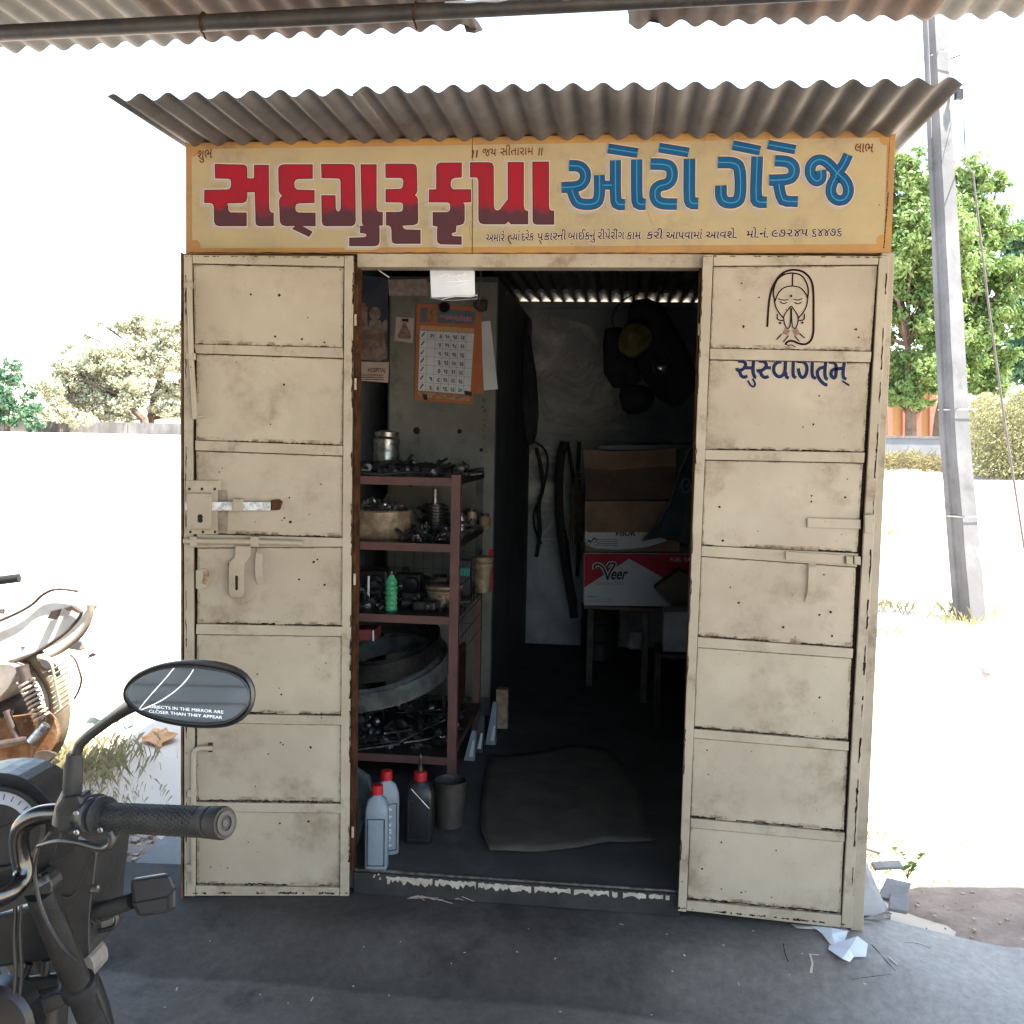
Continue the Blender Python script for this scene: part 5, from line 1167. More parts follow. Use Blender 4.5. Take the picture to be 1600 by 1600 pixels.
def rod(a, b_, r, label, m=CHROME, grp=None, name='tool_rod'):
    t = thing(name, a, label, 'tool', grp); MB().tube([a, b_], r, 8).build('shaft', m, t, smooth=True); MB().lathe(b_, (Vector(b_)-Vector(a)), [(r*1.9, 0), (r*1.9, .018), (r*1.2, .022)], 10).build('socket', m, t)
rod(Y(632, 1161, .78), Y(688, 1152, .86), .005, 'long bright socket bar lying on the lowest shelf by the post')
rod(Y(622, 1159, .79), Y(552, 1168, .8), .004, 'thin steel rod lying at the left of the lowest shelf')
rod(Y(625, 1163, .77), Y(556, 1172, .76), .004, 'second thin steel rod below the first on the lowest shelf', STEEL)
for i in range(16):
    p0 = Vector((R_.uniform(.15, .68), R_.uniform(.8, 1.3), lz+.01+R_.random()*.03)); d = Vector((R_.gauss(0, 1), R_.gauss(0, .6), R_.uniform(-.1, .35))).normalized()
    rod(p0, p0+d*R_.uniform(.08, .2), R_.uniform(.003, .006), 'greasy bar in the tangle of tools on the lowest shelf', R_.choice((DARKSTEEL, STEEL, DARKSTEEL)), 'tangled tools on the lowest shelf')
# heaps of small greasy parts nobody could count
HEAP = mat('greasy_parts', (.12, .11, .10), (.045, .042, .04), 25, .38, .6)
for lvl, n_, xm in ((0, 150, 0), (1, 120, .45), (2, 170, .1), (3, 140, .1)):
    mb = MB()
    for i in range(n_):
        x, y = R_.uniform(rx0+.03+xm, rx1-.04), R_.uniform(RY0+.12, RY1-.05); hgt = R_.random()**2*(.07 if lvl in (1, 2) else .035)*(.3+(y-RY0)); q = Vector((x, y, ZS[lvl]+.006+hgt)); d = Vector((R_.gauss(0, 1), R_.gauss(0, 1), R_.gauss(0, .4))).normalized()
        if R_.random() < .6: mb.tube([q, q+d*R_.uniform(.02, .11)], R_.uniform(.003, .011), 6)
        else: mb.lathe(q, d, [(R_.uniform(.008, .02), 0), (R_.uniform(.012, .03), .006), (R_.uniform(.006, .02), R_.uniform(.012, .03))], 10)
    struct(mb.build('small_parts', HEAP), 'stuff', 'heap of greasy small parts and tools on a rack shelf')
# floor: oil bottles
def oil_bottle(loc, w_, d_, h, yaw, label, m, capm, side_mark=True, grp=None):
    loc = Vector(loc); t = thing('oil_bottle', loc, label, 'bottle', grp); ca, sa = math.cos(yaw), math.sin(yaw)
    ex, ey = Vector((ca, sa, 0)), Vector((-sa, ca, 0))
    mb = MB(); lv = [(0, .94, .94), (.02, 1, 1), (.7, 1, 1), (.78, .97, .95), (.88, .8, .55), (.93, .42, .42), (.95, .36, .36)]
    K = 16
    for z, sx_, sy_ in lv:
        for k in range(K):
            a = 6.283*k/K; cx_, sy2 = math.cos(a), math.sin(a); e = .35 if z < .9 else .8
            mb.v.append(loc+ex*(math.copysign(abs(cx_)**e, cx_)*w_/2*sx_)+ey*(math.copysign(abs(sy2)**e, sy2)*d_/2*sy_)+Vector((0, 0, z*h)))
    for i in range(len(lv)-1):
        for k in range(K): l = (k+1) % K; mb.f.append((i*K+k, i*K+l, (i+1)*K+l, (i+1)*K+k))
    mb.f += [tuple(range(K))[::-1], tuple(range((len(lv)-1)*K, len(lv)*K))]
    mb.build('body', m, t, smooth=True, bevel=0)
    # recessed looking front panel: raised border
    fb = [loc-ey*(d_/2+.0002)+ex*a*w_+Vector((0, 0, b_*h)) for a, b_ in ((-.36, .06), (.36, .06), (.36, .66), (-.36, .66))]
    MB().ribbon(fb, .003, -ey, closed=True).build('panel_ridge', GREYP if m is OILGREY else DARKSTEEL, t, solid=.0015)
    mb = MB().lathe(loc+Vector((0, 0, .952*h)), (0, 0, 1), [(.2*w_+.004, 0), (.2*w_+.004, .016), (.2*w_+.003, .03), (.2*w_, .032)], 20); mb.build('cap', capm, t, smooth=True)
    return t, ex, ey
bx = Z(585, 1362); t, ex, ey = oil_bottle((bx.x, bx.y+.03, 0), .078, .06, .265, .12, 'grey engine oil bottle with red cap nearest the left door', OILGREY, CAPRED)
b2 = Z(596, 1345); t2, ex2, ey2 = oil_bottle((b2.x, b2.y+.06, 0), .085, .055, .275, .5, 'grey engine oil bottle with red cap standing behind the nearest one', OILGREY, CAPRED)
b0 = Vector((b2.x, b2.y+.06, 0)); mb = MB(); nn = (-ey2); sidep = b0+nn*.0306
for i in range(5): mb.ribbon([sidep+ex2*.012*math.sin(k*1.7+i)+Vector((0, 0, .03+i*.03+k*.006)) for k in range(5)], .006, nn, jag=.5)
mb.build('printed_mark', WHITEBOX, t2)
t, ex, ey = oil_bottle((Z(650, 1325).x, Z(650, 1325).y+.06, 0), .10, .07, .235, .05, 'black oil jerry bottle with red cap and pouring nozzle', BLACKP, CAPRED)
bb = Vector((Z(650, 1325).x, Z(650, 1325).y+.06, .235*.952+.03)); MB().lathe(bb, (0, 0, 1), [(.010, 0), (.008, .02), (.010, .022), (.006, .028), (.007, .05), (.003, .062)], 12).build('nozzle', DARKSTEEL, t)
MB().tube([bb+Vector((-.02, -.06, -.045)), bb+Vector((.045, -.055, -.115))], .0016, 6).build('strap', STEEL, t)
b3 = Z(690, 1310); t = put('bucket', 'small dark battered tin drum behind the black bottle', 'bucket', (b3.x, b3.y+.1, 0)); MB().lathe((b3.x+.01, b3.y+.12, 0), (0, 0, 1), [(.048, 0), (.056, .09), (.06, .165), (.063, .175), (.058, .175), (.05, .09)], 22).build('body', mat('battered_tin', (.055, .046, .038), (.03, .026, .022), 14, .6, .3), t, smooth=True)
t = put('plastic_packet', 'greenish clear plastic bag slumped behind the grey bottles against the jamb', 'plastic bag', Z(560, 1330)); q = [Y(553, 1200, .25), Y(575, 1215, .22), Y(582, 1240, .2), Y(568, 1290, .22), Y(556, 1330, .2), Y(548, 1330, .22)]
MB().prism(q, (0, 1, 0), .03).build('bag', mat('clear_bag', (.12, .15, .13), (.08, .1, .09), 14, .3), t, .006)
# leaning packets at the foot of the cupboard
for i, (px, py, y, hh, lb) in enumerate(((735, 1160, 1.2, .13, 'blue grey packet leaning nearest the rack'), (748, 1150, 1.32, .17, 'dark packet with pale edge leaning between two blue ones'), (768, 1145, 1.45, .2, 'tall blue grey packet leaning farthest back'))):
    c = Z(px, py); c = Vector((Y(px, py, y).x, y, 0)); t = thing('oil_packet', c, lb, 'packet', 'oil packets leaning along the rack')
    MB().add([c+Vector(v) for v in ((-.03, 0, 0), (.02, 0, 0), (.02, .05, 0), (-.03, .05, 0), (.0, .03, hh), (.02, .03, hh), (.02, .045, hh), (0, .045, hh))], [(0,3,2,1),(4,5,6,7),(0,1,5,4),(1,2,6,5),(2,3,7,6),(3,0,4,7)]).build('packet', OILGREY if i != 1 else BLACKP, t, .002)
    MB().flat([c+Vector(v) for v in ((-.005, -.0009, .02), (.012, -.0009, .02), (.016, .0135, .09), (.008, .0135, .09))]).build('label', WHITEBOX, t)
c = Vector((Y(785, 1110, 1.75).x, 1.75, 0)); t = put('small_carton', 'cream coloured carton standing at the foot of the cupboard', 'carton', c); MB().box(c-Vector((.03, .03, 0)), c+Vector((.03, .03, .2))).build('box', TIN, t, .003)
# sack mat
pts = [(752, 1300), (750, 1270), (760, 1200), (765, 1180), (790, 1182), (850, 1175), (890, 1163), (950, 1170), (975, 1195), (1000, 1240), (1013, 1290), (1022, 1315), (950, 1316), (900, 1325), (840, 1331), (765, 1330)]
pts = [(lerp(a[0], b_[0], t), lerp(a[1], b_[1], t)) for a, b_ in zip(pts, pts[1:]+pts[:1]) for t in (0, .33, .66)]; q = [Z(x+R_.uniform(-.8, .8), y+R_.uniform(-.6, .6), .004) for x, y in pts]; cq = sum(q, Vector())/len(q)
mb = MB(); rr = 9; N = len(q)
mb.v.append(cq+Vector((0, 0, .004)))
for i in range(1, rr+1):
    for k, v in enumerate(q): p_ = cq.lerp(v, i/rr); mb.v.append(p_+Vector((0, 0, .003+.0022*math.sin(p_.y*34+p_.x*4)*(i < rr)+.0012*math.sin(p_.x*20))))
for k in range(N): mb.f.append((0, 1+k, 1+(k+1) % N))
for i in range(rr-1):
    for k in range(N): l = (k+1) % N; mb.f.append((1+i*N+k, 1+(i+1)*N+k, 1+(i+1)*N+l, 1+i*N+l))
tag(mb.build('floor_mat', SACK, None, smooth=True, solid=.004), 'worn brown sacking mat lying on the kiosk floor', 'mat')

# right side: cartons, bags, brooms, coats
BY = 2.35
vb = thing('carton', Y(990, 946, BY+.15), 'white and red fuel tank carton with a black word mark, lowest of the carton stack', 'carton')
q = [(912, 864), (1092, 865), (1092, 948), (912, 946)]
MB().prism([Y(a, b_, BY) for a, b_ in q], (0, 1, 0), .36).build('box', WHITEBOX, vb, .003)
card('red_panel', [(913, 865), (1092, 866), (1092, 946), (1072, 946), (1046, 908), (983, 873), (913, 918)], BY-.0012, REDBOX, .001, vb)
mb = MB(); put_text(mb, "FUEL TANK", Y(1047, 877, BY-.002), Y(1092, 877.5, BY-.002), Vector((0, 0, .02)), 0, .02); mb.build('lettering', WHITEBOX, vb)
zq = lambda x, y: (790+x/5.161, 680+y/5.161)
class YF:
    pass
p = Paint(lambda a, b_, o: Y(a, b_, BY+o), Vector((0, -1, 0)), zq, -.002)
sv = [[(720, 1080), (712, 1055), (735, 1038), (775, 1050), (800, 1090), (822, 1165)], [(822, 1165), (840, 1110), (880, 1050), (880, 1035), (840, 1030), (820, 1060)]]
for s in sv: p.line(s, 34)
p.mb.build('word_mark_edge', WHITEBOX, vb)
p = Paint(lambda a, b_, o: Y(a, b_, BY+o), Vector((0, -1, 0)), zq, -.0034)
for s in sv: p.line(s, 14)
put_text(p.mb, "eer", Y(790+850/5.161, 680+1160/5.161, BY-.004), Y(790+985/5.161, 680+1160/5.161, BY-.004), Vector((0, 0, .062)), .3, .02)
p.mb.build('word_mark', BLACKINK, vb)
mb = MB(); put_text(mb, "Genuine Parts", Y(931, 914, BY-.0022), Y(975, 914, BY-.0022), Vector((0, 0, .022)), .2); lines(mb, 917, 935, 932, 932, 1, BY-.0022, 1.6); lines(mb, 917, 958, 936, 940, 2, BY-.0022, .8); mb.build('fine_print', GREYINK, vb)
vs = thing('carton', Y(980, 862, BY+.1), 'flattened white visor carton with curled lower flap, above the fuel tank carton', 'carton')
card('flap', [(914, 830), (1035, 832), (1042, 845), (1010, 855), (965, 859), (930, 857), (914, 851)], BY-.02, WHITEBOX, .004, vs)
mb = MB(); put_text(mb, "VISOR", Y(960, 837, BY-.0215), Y(993, 837, BY-.0215), Vector((0, 0, .03)), 0, .03); lines(mb, 935, 965, 843, 852, 4, BY-.022, .8)
mb.build('lettering', BLACKINK, vs)
mb = MB()
for x in (920, 931): mb.ribbon([Y(x+3*math.cos(6.28*i/10), 849+3*math.sin(6.28*i/10), BY-.022) for i in range(10)], .003, (0, -1, 0), closed=True)
mb.ribbon([Y(x, y, BY-.0225) for x, y in ((918, 844), (924, 846), (928, 841), (934, 844))], .006, (0, -1, 0)); mb.build('motorcycle_pictogram', BLACKINK, vs)
c1_ = thing('carton', Y(980, 830, BY+.2), 'plain brown carton, its pale lower half above the white visor flap', 'carton')
MB().prism([Y(a, b_, BY) for a, b_ in ((914, 783), (1062, 783), (1062, 862), (914, 862))], (0, 1, 0), .34).build('box', CARD, c1_, .004)
card('flap', [(914, 783), (1040, 783), (1030, 808), (1014, 831.5), (960, 831.5), (920, 832), (914, 829)], BY-.028, CARD, .005, c1_)
c2_ = thing('carton', Y(985, 780, BY+.2), 'large brown oil stained carton on top of the stack', 'carton')
MB().prism([Y(a, b_, BY+.01) for a, b_ in ((911, 702), (960, 705), (1010, 704), (1057, 700), (1059, 782), (915, 782))], (0, 1, 0), .32).build('box', mat('stained_cardboard', (.10, .065, .042), (.06, .04, .028), 4, .8, dirt=((.14, .1, .07), .4, 4)), c2_, .004)
card('upper_flap', [(911, 702), (960, 705), (1010, 704), (1057, 700), (1056, 728), (1000, 731), (955, 735), (913, 731)], BY-.004, CARD, .006, c2_)
c3_ = thing('carton', Y(985, 698, BY+.2), 'dark folded case lying on top of the brown carton', 'case')
MB().prism([Y(a, b_, BY+.03) for a, b_ in ((925, 700), (940, 695), (1080, 694), (1085, 702), (1000, 704), (950, 704))], (0, 1, 0), .25).build('lid', BLACKP, c3_, .004)
bag = thing('tarpaulin_bag', Y(1060, 780, BY-.05), 'dark teal plastic bag hanging diagonally over the right end of the cartons', 'bag')
q = [(1092, 690), (1078, 700), (1060, 740), (1045, 790), (1025, 820), (1003, 845), (1030, 840), (1060, 846), (1092, 858)]
mb = MB().prism([Y(a, b_, BY-.06+.03*math.sin(i)) for i, (a, b_) in enumerate(q)], (0, 1, 0), .03); mb.build('sheet', TARP, bag, .004)
mb = MB().tube([Y(a, b_, BY-.075) for a, b_ in q[:6]], .005, 6); mb.build('seam', mat('bag_seam', (.12, .13, .11), None, 1, .5), bag, smooth=True)
mb = MB().ribbon([Y(1072+7*math.cos(6.28*i/14), 759+11*math.sin(6.28*i/14), BY-.095) for i in range(14)], .006, (0, -1, 0), closed=True)
mb.tube([Y(1070, 762, BY-.095), Y(1078, 754, BY-.095)], .003, 4); mb.build('printed_emblem', mat('emblem_print', (.12, .15, .14), None, 1, .5), bag)
gc = thing('carton', Y(1065, 925, BY-.15), 'grey brown small carton tilted against the right end of the fuel tank carton', 'carton')
MB().prism([Y(a, b_, BY-.2) for a, b_ in ((1022, 919), (1062, 890), (1092, 915), (1088, 950), (1050, 947))], (0, 1, 0), .12).build('box', mat('grey_cardboard', (.10, .088, .072), (.075, .066, .055), 9, .8), gc, .004)
dr = thing('drum', Z(935, 1036), 'dark oil drum standing under the fuel tank carton', 'drum'); dc = Z(935, 1036); dc = Vector((dc.x, dc.y+.14, 0))
dh = Y(935, 948, dc.y-.1).z
MB().lathe(dc, (0, 0, 1), [(.125, 0), (.13, .01), (.125, .02), (.125, dh*.33), (.131, dh*.35), (.125, dh*.37), (.125, dh*.66), (.131, dh*.68), (.125, dh*.7), (.125, dh-.01), (.13, dh)], 28).build('body', mat('dark_drum_paint', (.028, .026, .025), (.02, .02, .019), 6, .55, .2), dr, smooth=True)
wtop = Y(1000, 949, BY).z
tb = thing('work_table', (Y(1000, 1000, BY).x, BY+.2, 0), 'low table under the cartons at the back right', 'table')
x0, x1 = Y(912, 946, BY).x, W-.04
MB().box((x0, BY-.0, wtop-.02), (x1, BY+.4, wtop-.002)).build('tabletop', BARK, tb, .002)
for x, y in ((Y(1008, 1000, BY).x, BY+.03), (x1-.03, BY+.03), (x0+.03, BY+.37), (x1-.03, BY+.37)): MB().box((x-.018, y-.018, 0), (x+.018, y+.018, wtop-.021)).build('leg', mat('table_leg_wood', (.1, .095, .085), (.07, .065, .06), 9, .8), tb)
st = thing('stool', (Y(1062, 1030, 1.95).x, 1.95, 0), 'dark low stool carrying a white paper carton at the right', 'stool')
zt_ = Y(1055, 1022, 1.9).z; sx0 = Y(1025, 1022, 1.9).x
MB().box((sx0, 1.88, zt_-.02), (W-.05, 2.2, zt_)).build('seat', DARKSTEEL, st, .002)
for x in (sx0+.015, W-.08):
    for y in (1.9, 2.17): MB().box((x-.012, y-.012, 0), (x+.012, y+.012, zt_-.021)).build('leg', DARKSTEEL, st)
pc = thing('carton', (Y(1060, 990, 1.92).x, 1.95, zt_), 'white creased carton on the low stool at the right', 'carton')
MB().prism([Y(a, b_, 1.9) for a, b_ in ((1037, 957), (1092, 955), (1092, 1020), (1035, 1018))], (0, 1, 0), .2).build('box', mat('creased_white_board', (.28, .31, .33), (.2, .22, .235), 9, .6), pc, .004)
mb = MB()
for a in ([(1052, 995), (1070, 1005), (1082, 1012)], [(1048, 985), (1055, 970)], [(1060, 1000), (1075, 1012), (1088, 1014)]): mb.ribbon([Y(x, y, 1.898) for x, y in a], .003, (0, -1, 0), jag=.5)
mb.build('sketch_line', GREYINK, pc)
rl = thing('paper_roll', Y(993, 1015, 2.3), 'pale grey cloth roll hanging below the table at the back', 'roll'); MB().prism([Y(a, b_, 2.3) for a, b_ in ((983, 988), (1005, 989), (1002, 1016), (981, 1015))], (0, 1, 0), .06).build('roll', mat('grey_roll', (.2, .2, .19), (.13, .13, .125), 14, .7), rl, .012)
# brooms and hoses
def broom(px0, py0, px1, py1, pxe, pye, y, wd, label):
    t = thing('broom', Y(px0, py0, y), label, 'broom')
    MB().tube([Y(px0, py0, y), Y(px1, py1, y)], .014, 8).build('handle', DARKSTEEL, t, smooth=True)
    mb = MB(); a = Y(px1, py1, y); b_ = Y(pxe, pye, y)
    for i in range(90):
        u = R_.uniform(-1, 1); e = b_+Vector((u*wd, R_.uniform(-.02, .02), R_.uniform(0, .12))); mb.tube([a+Vector((u*.012, R_.uniform(-.01, .01), 0)), a.lerp(e, .5)+Vector((u*.01, 0, 0)), e], .0018, 3)
    o = mb.build('bristles', BROOM, t); o['kind'] = 'stuff'
    for k in (.02, .06): MB().tube([a+Vector((.02*math.cos(q), .014*math.sin(q), -k)) for q in [6.28*i/10 for i in range(10)]], .0025, 5, closed=True).build('binding', STEEL, t)
broom(905, 690, 903, 733, 900, 850, 3.2, .05, 'straw broom hanging head down beside the cartons')
def hose(name, pts, y, r, label, m=RUBBER, cat='hose'):
    t = thing(name, Y(*pts[0], y), label, cat); MB().tube([Y(a, b_, y) for a, b_ in smooth_pts(pts, 2)], r, 8).build('tube', m, t, smooth=True)
hose('inner_tube', [(882, 690), (874, 720), (873, 800), (882, 870), (892, 930), (897, 965)], 3.3, .028, 'flattened dark inner tube hanging beside the broom')
hose('rubber_hose', [(886, 690), (892, 720), (900, 780), (905, 850), (902, 900)], 3.35, .012, 'thin dark hose hanging behind the broom')
hose('bright_wire', [(884, 828), (888, 850), (893, 900), (899, 930), (901, 945)], 3.22, .005, 'bright bent metal strip along the hanging inner tube', CHROME, 'metal strip')
hose('cable_tangle', [(838, 700), (846, 730), (850, 760), (840, 790), (845, 830), (838, 870)], 3.6, .014, 'tangle of dark cables hanging left of the inner tube')
hose('cable_tangle', [(835, 690), (852, 700), (858, 725), (846, 780), (832, 800), (836, 830), (846, 850)], 3.62, .007, 'thinner looped dark cable on the same hook as the tangle')
def cloth(name, pts, y, t_, m, label, cat='coat', par=None):
    t = thing(name, Y(*pts[0], y), label, cat)
    q = [Y(a, b_, y) for a, b_ in smooth_pts(pts, 1, True)]; c = sum(q, Vector())/len(q); mb = MB(); N = len(q); K = 5; mb.v.append(c-Vector((0, t_, 0)))
    for i in range(1, K+1):
        for v in q: p_ = c.lerp(v, i/K); mb.v.append(p_-Vector((0, t_*(1-(i/K)**2)+(.02*math.sin(p_.x*40+p_.z*9) if i < K else 0), 0)))
    for k in range(N): mb.f.append((0, 1+k, 1+(k+1) % N))
    for i in range(K-1):
        for k in range(N): l = (k+1) % N; mb.f.append((1+i*N+k, 1+(i+1)*N+k, 1+(i+1)*N+l, 1+i*N+l))
    mb.build('cloth', m, t, smooth=True, solid=.008); return t
cloth('dark_cloth', [(942, 515), (960, 510), (985, 515), (1000, 560), (1000, 606), (945, 606)], 3.0, .05, CLOTH, 'flat black bag hanging at the left of the coats', 'bag')
cloth('work_coat', [(985, 470), (1020, 465), (1050, 500), (1080, 560), (1092, 600), (1060, 640), (1030, 625), (1010, 600), (990, 560), (980, 500)], 2.9, .1, CLOTH, 'large black work coat hanging at the right of the back wall')
cloth('dark_cloth', [(965, 610), (985, 600), (1015, 605), (1025, 625), (1005, 645), (975, 648)], 3.0, .08, CLOTH, 'bunched black rag below the hanging bag', 'rag')
cloth('yellow_pouch', [(985, 500), (1005, 505), (1022, 525), (1010, 548), (985, 563), (968, 550), (965, 535), (972, 515)], 2.75, .05, OLIVE, 'crumpled olive yellow plastic pouch hanging before the black coat', 'pouch')
mr_ = thing('round_mirror', Y(1033, 576, 2.7), 'small round shiny chrome cap catching light among the black coats', 'mirror')
MB().lathe(Y(1033, 576, 2.72), (-.1, -1, .1), [(.042, 0), (.048, .006), (.044, .016)], 22).build('rim', DARKSTEEL, mr_, smooth=True); MB().lathe(Y(1033, 576, 2.703), (.05, -1, -.22), [(.036, 0), (.034, .006), (.026, .013), (.014, .018), (.004, .02)], 24).build('glass', CHROME, mr_, smooth=True)
hose('black_cable', [(983, 580), (960, 515), (955, 495), (965, 475), (985, 462), (1000, 455)], 2.8, .004, 'thin black cable looping over the hanging bag')
hose('bent_rod', [(1048, 702), (1050, 690), (1060, 682), (1080, 678)], 2.9, .004, 'thin bent bright rod above the cartons', STEEL, 'rod')
cloth('dark_cloth', [(815, 480), (835, 560), (842, 640), (838, 690), (820, 700), (812, 600)], 3.3, .05, CLOTH, 'long black rag hanging in the dark corner beside the cupboard', 'rag')
MB_l = thing('tube_holder', Y(775, 456, 2.2), 'small plastic holder on the ceiling beam right of the placard', 'fitting'); card('base', [(760, 453), (790, 456), (790, 460), (760, 458)], 2.2, GREYP, .03, MB_l); card('label_tag', [(762, 444), (776, 444), (776, 450), (762, 450)], 2.19, PAPERW, .003, MB_l)
# ================================================================== DEBRIS ON THE PLATFORM
def paper(name, pts, zf, label, m=PAPERW):
    q = [P(x, y, 'z', z) for (x, y), z in zip(pts, zf)]; c = sum(q, Vector())/len(q)+Vector((0, 0, .006)); mb = MB(); mb.v = [c]+q
    mb.f = [(0, 1+i, 1+(i+1) % len(q)) for i in range(len(q))]; return tag(mb.build(name, m, None, solid=.0012), label, 'paper')
zc_ = ZP+.003
paper('paper_scrap', [(1268, 1447), (1300, 1450), (1325, 1455), (1320, 1470), (1305, 1478), (1296, 1474), (1284, 1458)], [zc_+.01, zc_+.02, zc_+.02, zc_, zc_, zc_, zc_+.006], 'white paper sheet partly under the right door leaf')
paper('paper_scrap', [(1296, 1477), (1340, 1463), (1356, 1475), (1353, 1495), (1334, 1495), (1328, 1503), (1316, 1498), (1294, 1483)], [zc_, zc_+.02, zc_+.012, zc_, zc_, zc_, zc_+.006, zc_+.002], 'folded white paper scrap just in front of the right door leaf')
paper('paper_scrap', [(1236, 1444), (1262, 1447), (1322, 1450), (1328, 1456), (1290, 1453), (1245, 1450)], [zc_+.004]*6, 'brownish paper strip along the foot of the right door leaf', PAPERC)
rm = mat('grey_rag', (.35, .32, .29), (.22, .2, .18), 20, .8)
q = [(1340, 1437), (1362, 1432), (1385, 1424), (1394, 1427), (1388, 1434), (1368, 1437), (1352, 1436)]
paper('rag', q, [zc_+.006, zc_+.02, zc_+.025, zc_+.008, zc_, zc_, zc_], 'crumpled grey rag beside the right door foot', rm)
paper('cardboard_sheet', [(1342, 1325), (1347, 1330), (1385, 1420), (1380, 1432), (1342, 1430)], [ZP+.008]*5, 'pale flat board lying against the right side of the kiosk', mat('pale_board', (.36, .33, .29), (.27, .24, .21), 5, .8))
paper('paper_scrap', [(1369, 1375), (1376, 1374), (1381, 1381), (1373, 1382)], [ZP+.012]*4, 'tiny white paper bit on the pale board')
for i, (x, y, s) in enumerate(((1398, 1392, .07), (1386, 1352, .05), (1372, 1322, .05), (1404, 1412, .05))):
    c = P(x, y, 'z', ZP+.002); a = R_.uniform(0, 1.5); mb = MB().obox(c, Vector((math.cos(a), math.sin(a), .1))*s, Vector((-math.sin(a), math.cos(a), 0))*s*.6, Vector((.1*.02, 0, .006)))
    tag(mb.build('broken_slab', CONC_L, None, .004), 'flat broken concrete piece at the right edge of the platform', 'rubble', 'broken slabs right of the kiosk')
mb = MB()
for i in range(22):
    p0 = P(R_.uniform(632, 720), R_.uniform(1397, 1404), 'z', ZP+.006); a = R_.gauss(0, .35); l = R_.uniform(.03, .11); d = Vector((math.cos(a), math.sin(a), 0))
    mb.tube([p0, p0+d*l*.5+Vector((0, R_.uniform(-.01, .01), R_.uniform(0, .012))), p0+d*l], .0011, 4)
o = mb.build('straw_wisps', mat('pale_straw', (.5, .4, .32), (.4, .3, .22), 20, .8)); struct(o, 'stuff', 'pale straw wisps lying in front of the door sill')
mb = MB()
for i in range(46):
    px, py = R_.uniform(160, 1560), R_.uniform(1440, 1598); p0 = P(px, py, 'z', apron_z(*P(px, py, 'z', -.12).xy)+.0035); a = R_.uniform(0, 3.14); l = R_.choice((.002, .002, .003, .004, .009))*R_.uniform(.6, 1.3); d = Vector((math.cos(a), math.sin(a), 0)); n_ = Vector((-d.y, d.x, 0))*R_.uniform(.0012, .003)
    mb.add([p0-d*l-n_, p0+d*l-n_*.5, p0+d*l*.8+n_, p0-d*l+n_*.6], [(0, 1, 2, 3)])
for q in ([(1266, 1490), (1270, 1505), (1267, 1520)], [(1388, 1495), (1402, 1507)], [(1280, 1492), (1268, 1491)], [(262, 1475), (266, 1489)]):
    mb.ribbon([P(x, y, 'z', apron_z(*P(x, y, 'z', -.12).xy)+.004) for x, y in q], .006, (0, 0, 1), jag=.4)
o = mb.build('litter_flecks', PAPERC, None, solid=.0008); struct(o, 'stuff', 'tiny pale paper flecks and straws on the platform')
mb = MB()
for q in ([(1224, 1474), (1226, 1490), (1232, 1503)], [(1362, 1476), (1375, 1490), (1400, 1518)], [(1330, 1530), (1362, 1526), (1392, 1522)], [(1395, 1474), (1430, 1472), (1455, 1482)]):
    mb.ribbon([P(x, y, 'z', apron_z(*P(x, y, 'z', -.12).xy)+.0028) for x, y in smooth_pts(q, 2)], .0025, (0, 0, 1), jag=.6)
struct(mb.build('floor_cracks', RUSTDARK), 'stuff', 'hairline cracks in the concrete platform')
# field litter
for pts, m_, lb in (([(218, 1148), (240, 1130), (262, 1132), (275, 1145), (250, 1156), (225, 1152)], mat('faded_orange_wrap', (.5, .2, .07), (.45, .25, .1), 20, .7), 'faded orange plastic wrapper on the field left of the kiosk'),
                    ([(145, 1108), (165, 1100), (185, 1118), (165, 1125), (140, 1120)], mat('faded_aqua_wrap', (.2, .5, .48), (.35, .55, .55), 20, .7), 'faded turquoise plastic bag near the old motorcycle'),
                    ([(195, 1120), (208, 1116), (212, 1124), (200, 1130)], mat('faded_aqua_wrap_b', (.2, .5, .48), None, 1, .7), 'small turquoise plastic piece below the mirror'),
                    ([(1534, 1040), (1550, 1040), (1553, 1052), (1540, 1056)], mat('faded_red_wrap', (.5, .16, .12), None, 1, .7), 'faded red wrapper on the field right of the pole')):
    q = [P(x, y, 'z', -.13) for x, y in pts]
    for v in q: v.z = ground_z(v.x, v.y)+R_.uniform(.005, .035)
    c = sum(q, Vector())/len(q); mb = MB(); c.z += .012; q = [v.lerp(w2, t_)+Vector((R_.uniform(-.012, .012), R_.uniform(-.012, .012), R_.uniform(-.004, .014))) for v, w2 in zip(q, q[1:]+q[:1]) for t_ in (0, .35, .7)]; mb.v = [c]+q+[c.lerp(v, .5)+Vector((0, 0, R_.uniform(-.006, .016))) for v in q]; N = len(q); mb.f = [(0, 1+N+i, 1+N+(i+1) % N) for i in range(N)]+[(1+i, 1+(i+1) % N, 1+N+(i+1) % N, 1+N+i) for i in range(N)]; tag(mb.build('plastic_wrapper', m_, None, solid=.003), lb, 'litter')
t = thing('weed', P(1418, 1372, 'z', ZP-.06), 'small green weed at the shade edge right of the platform', 'plant'); mb = MB(); b0 = P(1418, 1374, 'z', -.15)
for i in range(26):
    a = R_.uniform(0, 6.28); l = R_.uniform(.02, .09); e = b0+Vector((math.cos(a)*l*.6, math.sin(a)*l*.3, l*1.3)); s = R_.uniform(.008, .016); mb.add([e-Vector((s, 0, 0)), e-Vector((0, 0, s*.5)), e+Vector((s, 0, .004)), e+Vector((0, 0, s*.6))], [(0, 1, 2, 3)]); mb.tube([b0, e], .001, 3)
mb.build('leaf_cluster', LEAF, t)

